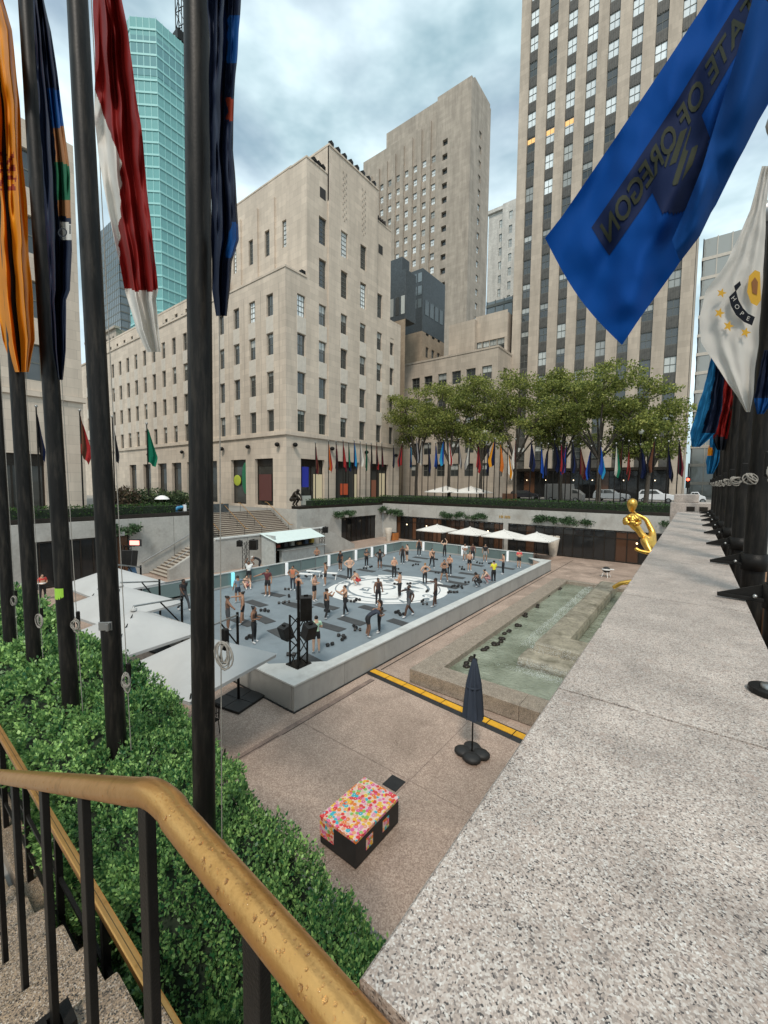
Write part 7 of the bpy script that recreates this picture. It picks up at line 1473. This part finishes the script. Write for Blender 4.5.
SIDE = [(315.5, 'brown maroon'), (328.5, 'red orange'), (336, 'maroon black'), (343, 'maroon red'), (348.5, 'navy green'), (354, 'cyan blue'), (360, 'white grey'), (366, 'green green'), (371, 'black maroon'), (376.5, 'black red'), (381.5, 'maroon black'), (393, 'black navy')]
for i, (px, cols) in enumerate(SIDE):
    c = cols.split(); X_ = -37.8; p = onx(px, 480, X_); tp = onx(px, 444 + rf_.uniform(-3, 3), X_).z; d = '%s and %s' % (cn[c[0]], cn[c[1]]) if c[0] != c[1] else 'plain ' + cn[c[0]]
    far_flag((X_, p.y, ZS), tp, c, '%s flag before the corner building shop windows, %s from left' % (d, ORDN[i]), 'slim flagpole of %s flag before the shop windows, %s from left' % (d, ORDN[i]), 200 + i, PI / 2 + rf_.uniform(-.4, .4))
for i, (px, topy, cols, X_) in enumerate(((82, 412, 'red brown', -37.8), (39, 408, 'navy black', -37.8), (60, 410, 'white red', -37.8), (148, 425, 'green green', -38.2), (114, 418, 'black grey', -37.8))):
    c = cols.split(); p = onx(px, 470, X_); tp = onx(px, topy, X_).z; d = '%s and %s' % (cn[c[0]], cn[c[1]]) if c[0] != c[1] else 'plain ' + cn[c[0]]
    far_flag((X_, p.y, ZS), tp, c, '%s flag above the left hedge between the near flagpoles' % d, 'slim flagpole of the %s flag above the left hedge' % d, 300 + i, PI / 2)

# ------------------------------------------------------------------ vehicles and street furniture
def car(name, label, cat, px0, px1, Y_, h, paint, prof, glass_band, wheels=2, flip=False):
    a = ony(px0, 495, Y_).x; b = ony(px1, 495, Y_).x; L_ = b - a; g = zg(Y_) + .01; t = thing(name, label, cat, (a, Y_, g)); W_ = 1.85
    P_ = [(x * L_, z * h) for x, z in prof]; mb = MB(); n = len(P_)
    V_ = [(x, -W_ / 2, z) for x, z in P_] + [(x, W_ / 2, z) for x, z in P_]
    mb.add(V_, [tuple(range(n)), tuple(range(2 * n - 1, n - 1, -1))] + [(i, n + i, n + (i + 1) % n, (i + 1) % n) for i in range(n)]); mb.build('body', paint, t, .06)
    for gb in glass_band: MB().add([(x * L_, -W_ / 2 - .012, z * h) for x, z in gb] + [(x * L_, -W_ / 2 + .02, z * h) for x, z in gb], [tuple(range(len(gb))), tuple(range(2 * len(gb) - 1, len(gb) - 1, -1))] + [(i, len(gb) + i, len(gb) + (i + 1) % len(gb), (i + 1) % len(gb)) for i in range(len(gb))]).build('window', M_GLASS, t)
    for xw in (.18, .82):
        for s_ in (-1, 1):
            w_ = MB().tube([(xw * L_, s_ * (W_ / 2 - .22), .34), (xw * L_, s_ * (W_ / 2 + .02), .34)], .34, 14, sm=False).build('wheel', M_RUB, t); MB().tube([(xw * L_, s_ * (W_ / 2 + .022), .34), (xw * L_, s_ * (W_ / 2 + .03), .34)], .2, 10, sm=False).build('rim', M_STEEL, w_)
    for x in (.985, .0): MB().bx(x * L_ - .01, x * L_ + .06, -.8, -.5, .3 * h, .42 * h).build('headlight' if x > .5 else 'tail_light', M_WHITE if x > .5 else dm('tail_red_%d' % px0, (.4, .02, .02)), t)
SUV = [(0, .22), (.0, .55), (.03, .78), (.10, .97), (.50, 1.0), (.66, .72), (.95, .60), (1.0, .45), (1.0, .22)]
SUVG = [[(.06, .66), (.12, .92), (.28, .94), (.28, .66)], [(.30, .66), (.30, .94), (.49, .93), (.60, .68)]]
car('suv', 'white suv on the street beyond the gilded statue', 'car', 638, 676, 70.5, 1.85, mat('paint_white', (.72, .73, .74), .25, vary=.03), SUV, SUVG)
car('suv', 'pale grey suv half hidden behind the largest plane tree', 'car', 594, 630, 71.0, 1.8, mat('paint_silver', (.42, .44, .45), .3, metal=.4, vary=.05), SUV, SUVG)
VAN = [(0, .12), (0, .98), (.02, 1.0), (.70, 1.0), (.72, .72), (.86, .66), (1.0, .42), (1.0, .12)]
car('box_van', 'grey box van parked behind the far flags', 'van', 546, 584, 67.0, 2.7, mat('paint_grey', (.16, .16, .155), .5, vary=.1), VAN, [[(.74, .48), (.74, .68), (.84, .63), (.90, .48)]])
car('sedan', 'dark sedan at the left of the far street', 'car', 512, 540, 69.0, 1.5, mat('paint_black', (.03, .03, .035), .25), SUV, SUVG)
car('sedan', 'white car glimpsed beside the granite pedestal', 'car', 690, 706, 72.0, 1.6, MATS['paint_white'], SUV, SUVG)
p = ony(688, 480, 58); t = thing('traffic_signal', 'traffic signal showing red beside the tower corner', 'traffic signal', (p.x, 58, zg(58))); MB().tube([(0, 0, 0), (0, 0, 5.5)], .07, 8).build('post', M_IRON, t); hd_ = MB().bx(-.2, .2, -.25, -.05, p.z - zg(58) - .9, p.z - zg(58) + .3).build('signal_head', M_IRON, t); MB().ball((0, -.26, p.z - zg(58) + .05), (.16, .05, .16), 10, 6).build('red_lamp', M_RED, hd_)
for (px, Yl, lab) in ((641, 50.0, 'globe street lamp left of the rightmost plane tree'), (485, 50.0, 'globe street lamp between the street parasols and flags')):
    p = ony(px, 434, Yl); t = thing('street_lamp', lab, 'street lamp', (p.x, Yl, zg(Yl)), 0, 'globe street lamps'); MB().tube([(0, 0, 0), (0, 0, p.z - zg(Yl))], [.09, .06], 8).build('post', M_IRON, t); MB().ball((0, 0, p.z - zg(Yl) + .25), .28, 10, 6).build('globe', M_WHITE, t)
p = ony(510, 478, 49.2); t = thing('information_board', 'small dark information board among the far flags', 'sign', (p.x, 49.2, zg(49.2))); MB().bx(-.9, .9, -.06, .06, 1.0, 2.2).build('panel', M_WOODD, t); [MB().tube([(s_, 0, 0), (s_, 0, 1.0)], .04, 6).build('post', M_IRON, t) for s_ in (-.7, .7)]
# ------------------------------------------------------------------ near flags
def interp(rows, y):
    for a, b in zip(rows[:-1], rows[1:]):
        if y <= b[0]: f = (y - a[0]) / (b[0] - a[0] + 1e-9); return [a[k] + (b[k] - a[k]) * f for k in range(1, len(a))]
    return list(rows[-1][1:])
def near_flag(name, label, rows, Y0, mats, rule, nu=26, nv=90, amp=.06, freq=2.5, seed=0, lean=0.0, ph=0.0, ytop=None):
    """cloth hung beside its pole: edges read off the photograph on the pole's plane, real folds in depth"""
    y0, y1 = rows[0][0], rows[-1][0]; mb = MB(); pxg = []
    for j in range(nv + 1):
        y = y0 + (y1 - y0) * j / nv; xl, xr = interp(rows, y)
        for i in range(nu + 1):
            u = i / nu; x = xl + (xr - xl) * u; v = j / nv
            d = amp * (math.sin(u * 2 * PI * freq + ph + 1.6 * v + .5 * math.sin(5 * v + seed)) * (.55 + .45 * v) + .4 * math.sin(u * 2 * PI * freq * 2.3 + 3 * v + seed)) * min(1, .15 + u * 3)
            d += amp * 1.1 * mnoise.noise(Vector((u * 2.2 + seed, v * 4 + u * 2, seed))) + amp * .4 * mnoise.noise(Vector((u * 6 + seed, v * 14, seed + 3))) + lean * u; x += (xr - xl) * .05 * mnoise.noise(Vector((seed, v * 9, u * 3)))
            mb.v.append(tuple(ony(x, y, Y0 + d))); pxg.append((x, y))
    for j in range(nv):
        for i in range(nu):
            o = j * (nu + 1) + i; mb.f.append((o, o + 1, o + nu + 2, o + nu + 1)); cx_ = (pxg[o][0] + pxg[o + nu + 2][0]) / 2; cy_ = (pxg[o][1] + pxg[o + nu + 2][1]) / 2
            wq = 3.0 * mnoise.noise(Vector((cx_ * .09, cy_ * .09, seed))); mb.m.append(rule(cx_ + wq, cy_ + wq * 1.5, (i + .5) / nu + wq * .02, (j + .5) / nv)); mb.smooth.append(True)
    o = mb.build(name, mats); tag(o, label, 'flag', 'large flags on the near poles'); return o
c_red = clothmat('cloth_red', (.22, .012, .010), .3, .5); c_white = clothmat('cloth_white', (.70, .67, .62), .35); c_orange = clothmat('cloth_orange', (.72, .26, .012), .3, .45); c_navy = clothmat('cloth_navy', (.012, .018, .040), .2, .5); c_blue = clothmat('cloth_blue', (.01, .07, .24), .3, .5); c_green = clothmat('cloth_green', (.02, .12, .06), .2); c_brown = clothmat('cloth_brown', (.30, .14, .06), .2); c_dred = clothmat('cloth_darkred', (.28, .04, .02), .2); c_sky = clothmat('cloth_sky', (.02, .17, .36), .3); c_black = clothmat('cloth_black', (.012, .014, .02), .1)
def bnd(y): return interp([(90, 95), (162, 121), (260, 119), (290, 121), (291, 200)], max(90, min(291, y)))[0]
near_flag('flag', 'red flag with a white tail hanging from the second left pole', [(-60, 92, 115), (0, 93, 122), (31, 94, 128), (78, 95, 134), (125, 95, 141), (187, 103, 147), (260, 119, 155), (290, 125, 158), (300, 128, 156), (330, 136, 159), (352, 147, 161)], PY_ - .03, [c_red, c_white], lambda x, y, u, v: 0 if (y < 290 and (y < 90 or x > bnd(y))) else 1, nu=110, nv=260, amp=.07, freq=1.6, seed=2)
near_flag('flag', 'orange-gold flag with a red emblem at the left frame edge', [(-60, -30, 0), (0, -25, 3), (30, -22, 12), (100, -15, 19), (200, -10, 26), (300, -4, 33), (340, 3, 35), (372, 14, 29)], PY_ - .05, [c_orange, c_dred], lambda x, y, u, v: 1 if (152 < y < 190 and x < 15 and int((y + x * .4) / 5) % 2 == 0) else 0, nu=60, nv=200, amp=.10, freq=2.0, seed=5)
def r_ny(x, y, u, v):
    if 90 < y < 128 and u > .45: return 1
    if 128 <= y < 165 and u > .5: return 3
    if 165 <= y < 200 and u > .45: return 2
    if 200 <= y < 215 and u > .5: return 3
    if 222 < y < 242 and u > .62: return 4
    return 0
fny = near_flag('flag', 'navy flag with a green and brown crest on the third left pole', [(-60, 31, 38), (0, 33, 44), (31, 34, 51), (78, 37, 58), (125, 40, 64), (175, 43, 70), (250, 47, 72), (290, 50, 70), (300, 50, 66), (350, 53, 66), (380, 58, 63)], PY_ - .03, [c_navy, c_blue, c_green, c_brown, c_white], r_ny, nu=70, nv=220, amp=.06, freq=1.7, seed=8)
near_flag('flag', 'dark navy flag with blue lining on the nearest left pole', [(-60, 207, 241), (0, 208, 241), (60, 209, 237), (100, 209, 234), (150, 210, 233), (200, 211, 237), (240, 211, 239), (262, 212, 232), (290, 212, 230), (316, 216, 227)], PY_ - .02, [c_navy, c_blue, c_dred], lambda x, y, u, v: 1 if ((15 < y < 62 and x > 229 - (y - 15) * .05) or (222 < y < 256 and x > 225 + (256 - y) * .2)) else (2 if 98 < y < 122 and x > 227 else 0), nu=80, nv=220, amp=.06, freq=1.7, seed=11)  # brighter blue patches and a dark red one on navy
for k, ch in enumerate('OI'):
    me = text_geo(ch, 13.0)
    for v in me.vertices: v.co = ony(62.5 + k * 7.5 + v.co.x, 233 - k * 3 - v.co.y, PY_ - .16)
    me.materials.clear(); me.materials.append(c_black); link('lettering', me, fny)
# large blue state flag seen from behind, blown towards the camera
OYY = right_poles[1].y; c_state = clothmat('cloth_state_blue', (.004, .066, .30), .45, .8); c_patch = clothmat('cloth_patch', (.008, .016, .055), .15); c_gold = clothmat('cloth_gold', (.036, .04, .026), .1); c_goldb = clothmat('cloth_gold_bright', (.62, .36, .05), .1)
TOPE = [(0, 545, 238), (.10, 563, 215), (.35, 612, 143), (.6, 664, 66), (.8, 706, 2), (1, 752, -70)]
BOTE = [(0, 622, 345), (.10, 640, 318), (.35, 676, 268), (.6, 716, 205), (.8, 752, 132), (1, 806, 40)]
def opt(s, t):
    a = interp(TOPE, s); b = interp(BOTE, s); x = a[0] + (b[0] - a[0]) * t; y = a[1] + (b[1] - a[1]) * t
    bl_ = (1 - s) ** 3 * math.sin(PI * t) * 7; x -= bl_ * .6; y += bl_ * .9
    d = .10 * math.sin(t * 5.2 + s * 2.4) * (.35 + .65 * s) + .05 * math.sin(s * 9 + t * 4) * (1 - .5 * s) + .045 * math.sin(t * 13 + s * 5) + .02 * math.sin(s * 26 + t * 9) + .05 * mnoise.noise(Vector((s * 5, t * 4, 2))) + .025 * mnoise.noise(Vector((s * 14, t * 7, 5)))
    d += .16 * max(0, t - .55) * (1 if s > .25 else s * 4)
    return x, y, OYY - .12 - .25 * (1 - s) + d
def opos(s, t, off=0.0): x, y, Y_ = opt(s, t); return ony(x, y, Y_ - off)
mb = MB(); NU, NV = 70, 44
for j in range(NV + 1):
    for i in range(NU + 1): mb.v.append(tuple(opos(i / NU, j / NV)))
for j in range(NV):
    for i in range(NU): o = j * (NU + 1) + i; mb.f.append((o, o + NU + 1, o + NU + 2, o + 1)); mb.m.append(0); mb.smooth.append(True)
ofl = tag(mb.build('flag', c_state), 'large blue flag lettered STATE OF OREGON in reverse, top right', 'flag', 'large flags on the near poles')
def patch(s0, s1, t0, t1, off, m, nm, shape=None, n=24):
    mb = MB()
    for j in range(n + 1):
        for i in range(n + 1): mb.v.append(tuple(opos(s0 + (s1 - s0) * i / n, t0 + (t1 - t0) * j / n, off)))
    for j in range(n):
        for i in range(n):
            if shape and not shape((i + .5) / n, (j + .5) / n): continue
            o = j * (n + 1) + i; mb.f.append((o, o + n + 1, o + n + 2, o + 1)); mb.m.append(0); mb.smooth.append(True)
    return mb.build(nm, m, ofl)
patch(.16, .98, .25, .50, .004, c_patch, 'lettering_band', n=50)
patch(.30, .999, .56, .97, -.03, c_state, 'shading_layer', lambda u, v: v > .25 - u * .5 and v < .62 + u * .36, 40)  # sheet added behind the cloth to cut the light coming through
patch(.45, .999, .60, .93, -.05, c_patch, 'shading_layer', lambda u, v: v > .5 - u * .5 and v < .7 + u * .28, 40)  # second added sheet in darker cloth, deepening that shade
patch(.40, .66, .48, .86, .005, c_patch, 'crest_shield', lambda u, v: abs(u - .5) < .5 * (1 - max(0, v - .45) / .55) ** .6)
patch(.47, .62, .40, .66, .009, c_gold, 'crest_eagle', lambda u, v: (abs(u - .5) < .16 + .3 * math.sin(v * 6) ** 2) and abs(v - .5) < .46 and (int(v * 9 + u * 5) % 3 > 0), 70)
def flag_text(txt, s_c, t_c, wid, hgt, m, nm):
    me = text_geo(txt, 1.0, 0, .022); bm = bmesh.new(); bm.from_mesh(me); bmesh.ops.triangulate(bm, faces=bm.faces); bmesh.ops.subdivide_edges(bm, edges=[e for e in bm.edges if e.calc_length() > .12], cuts=1); bm.to_mesh(me); bm.free()
    xs_ = [v.co.x for v in me.vertices]; ys_ = [v.co.y for v in me.vertices]; W_ = max(xs_) - min(xs_); H_ = max(ys_) - min(ys_); xm = (max(xs_) + min(xs_)) / 2; ym = (max(ys_) + min(ys_)) / 2
    for v in me.vertices: s_ = s_c - (v.co.x - xm) / W_ * wid; t_ = t_c - (v.co.y - ym) / H_ * hgt; v.co = opos(max(0, min(1, s_)), t_, .010)
    me.materials.clear(); me.materials.append(m); return link(nm, me, ofl)
FOLD = [(0, 672, 240, 680, 262), (.2, 686, 208, 700, 236), (.45, 702, 168, 722, 190), (.7, 716, 122, 745, 148), (.85, 732, 70, 768, 102), (1, 756, -12, 800, 40)]
mb = MB(); nf_, nw_ = 50, 18
for j in range(nf_ + 1):
    s_ = j / nf_; x0_, y0_, x1_, y1_ = interp(FOLD, s_)
    for i in range(nw_ + 1): u_ = i / nw_; mb.v.append(tuple(ony(x0_ + (x1_ - x0_) * u_, y0_ + (y1_ - y0_) * u_, OYY - .40 - .10 * math.sin(PI * u_) + .03 * math.sin(s_ * 11 + u_ * 4) + .12 * u_ + .03 * mnoise.noise(Vector((s_ * 7, u_ * 3, 1))))))
for j in range(nf_):
    for i in range(nw_): o = j * (nw_ + 1) + i; mb.f.append((o, o + 1, o + nw_ + 2, o + nw_ + 1)); mb.m.append(0); mb.smooth.append(True)
mb.build('front_fold', clothmat('cloth_state_blue_shaded', (.004, .05, .20), .2, .8), ofl)  # the fold's shade is put into a darker copy of the flag cloth
flag_text('STATE OF OREGON', .58, .372, .79, .15, c_gold, 'lettering')
# white flag with gold stars
RYY = right_poles[2].y - .10
rif = near_flag('flag', 'white flag with gold stars and a dark ribbon reading HOPE at right', [(166, 762, 771), (211, 750, 766), (261, 727, 764), (292, 707, 762), (317, 698, 760), (342, 702, 758), (366, 716, 756), (395, 736, 753), (412, 746, 750)], RYY, [c_white], lambda x, y, u, v: 0, amp=.03, freq=1.2, seed=3)
def px_poly(pts, m, nm, parent, off=.05): return MB().add([ony(x, y, RYY - off) for x, y in pts], [tuple(range(len(pts)))]).build(nm, m, parent)
for (sx, sy, r) in ((721.5, 293, 5.2), (719.5, 313, 5.6), (728.5, 326, 5.8), (745.5, 332.5, 5.6)):
    px_poly([(sx + (r if k % 2 == 0 else r * .42) * math.sin(k * PI / 5 + .3), sy - (r if k % 2 == 0 else r * .42) * math.cos(k * PI / 5 + .3)) for k in range(10)], c_goldb, 'star', rif)
arc = [(729, 297), (731, 306), (736, 315), (744, 322), (752, 325.5)]; arc2 = [(736, 290), (738.5, 300), (743, 308), (748, 313.5), (755, 317)]
px_poly(arc + arc2[::-1], c_black, 'ribbon', rif, .052); px_poly([(734, 286), (740, 281), (741, 285), (735.5, 292)], c_black, 'ribbon_end', rif, .053)
for k, ch in enumerate('HOPE'):
    f = (k + .6) / 4.4; a = Vector(arc[min(4, int(f * 4))]); P0 = Vector((interp([(i / 4, *q) for i, q in enumerate(arc)], f))); P1 = Vector((interp([(i / 4, *q) for i, q in enumerate(arc2)], f))); c = (P0 + P1) / 2; up = (P1 - P0).normalized(); rt_ = Vector((-up.y, up.x))
    me = text_geo(ch, 8.0)
    for v in me.vertices: q = c + rt_ * v.co.x * .8 + up * v.co.y * .8; v.co = ony(q.x, q.y, RYY - .056)
    me.materials.clear(); me.materials.append(c_white); link('lettering', me, rif)
px_poly([(749, 276), (755, 270), (760, 272), (761, 300), (757, 306), (751, 303), (747, 292)], c_goldb, 'anchor_emblem', rif, .05); px_poly([(751.5, 282), (755, 277), (758, 282), (757, 295), (752.5, 293)], c_brown, 'anchor_inner_patch', rif, .053)  # brown inner patch on the gold anchor
near_flag('flag', 'sky blue and dark flag hanging beyond the white flag', [(335, 716, 726), (380, 706, 724), (410, 697, 722), (433, 690, 716), (447, 692, 700)], right_poles[4].y - .1, [c_sky, c_navy], lambda x, y, u, v: 0 if u < .45 or y > 433 else 1, nv=40, amp=.08, seed=6)
near_flag('flag', 'red flag hanging behind the sky blue one at right', [(370, 724, 736), (395, 720, 735), (420, 714, 731), (440, 713, 727), (450, 717, 724)], right_poles[5].y - .1, [c_red, c_black], lambda x, y, u, v: 1 if y > 438 else 0, nv=36, amp=.08, seed=9)
near_flag('flag', 'small blue flag with orange spot, farthest on the right', [(425, 712, 719), (445, 709, 721), (462, 706, 719), (474, 707, 713)], right_poles[7].y - .1, [c_sky, c_orange], lambda x, y, u, v: 1 if 447 < y < 455 and u < .4 else 0, nv=24, amp=.08, seed=12)
near_flag('flag', 'dark blue flag at the right edge below the white one', [(350, 764, 774), (378, 758, 774), (400, 754, 773), (414, 757, 764)], right_poles[2].y - .25, [c_blue, c_navy], lambda x, y, u, v: 0 if y > 398 else 1, nv=24, amp=.03, seed=14)
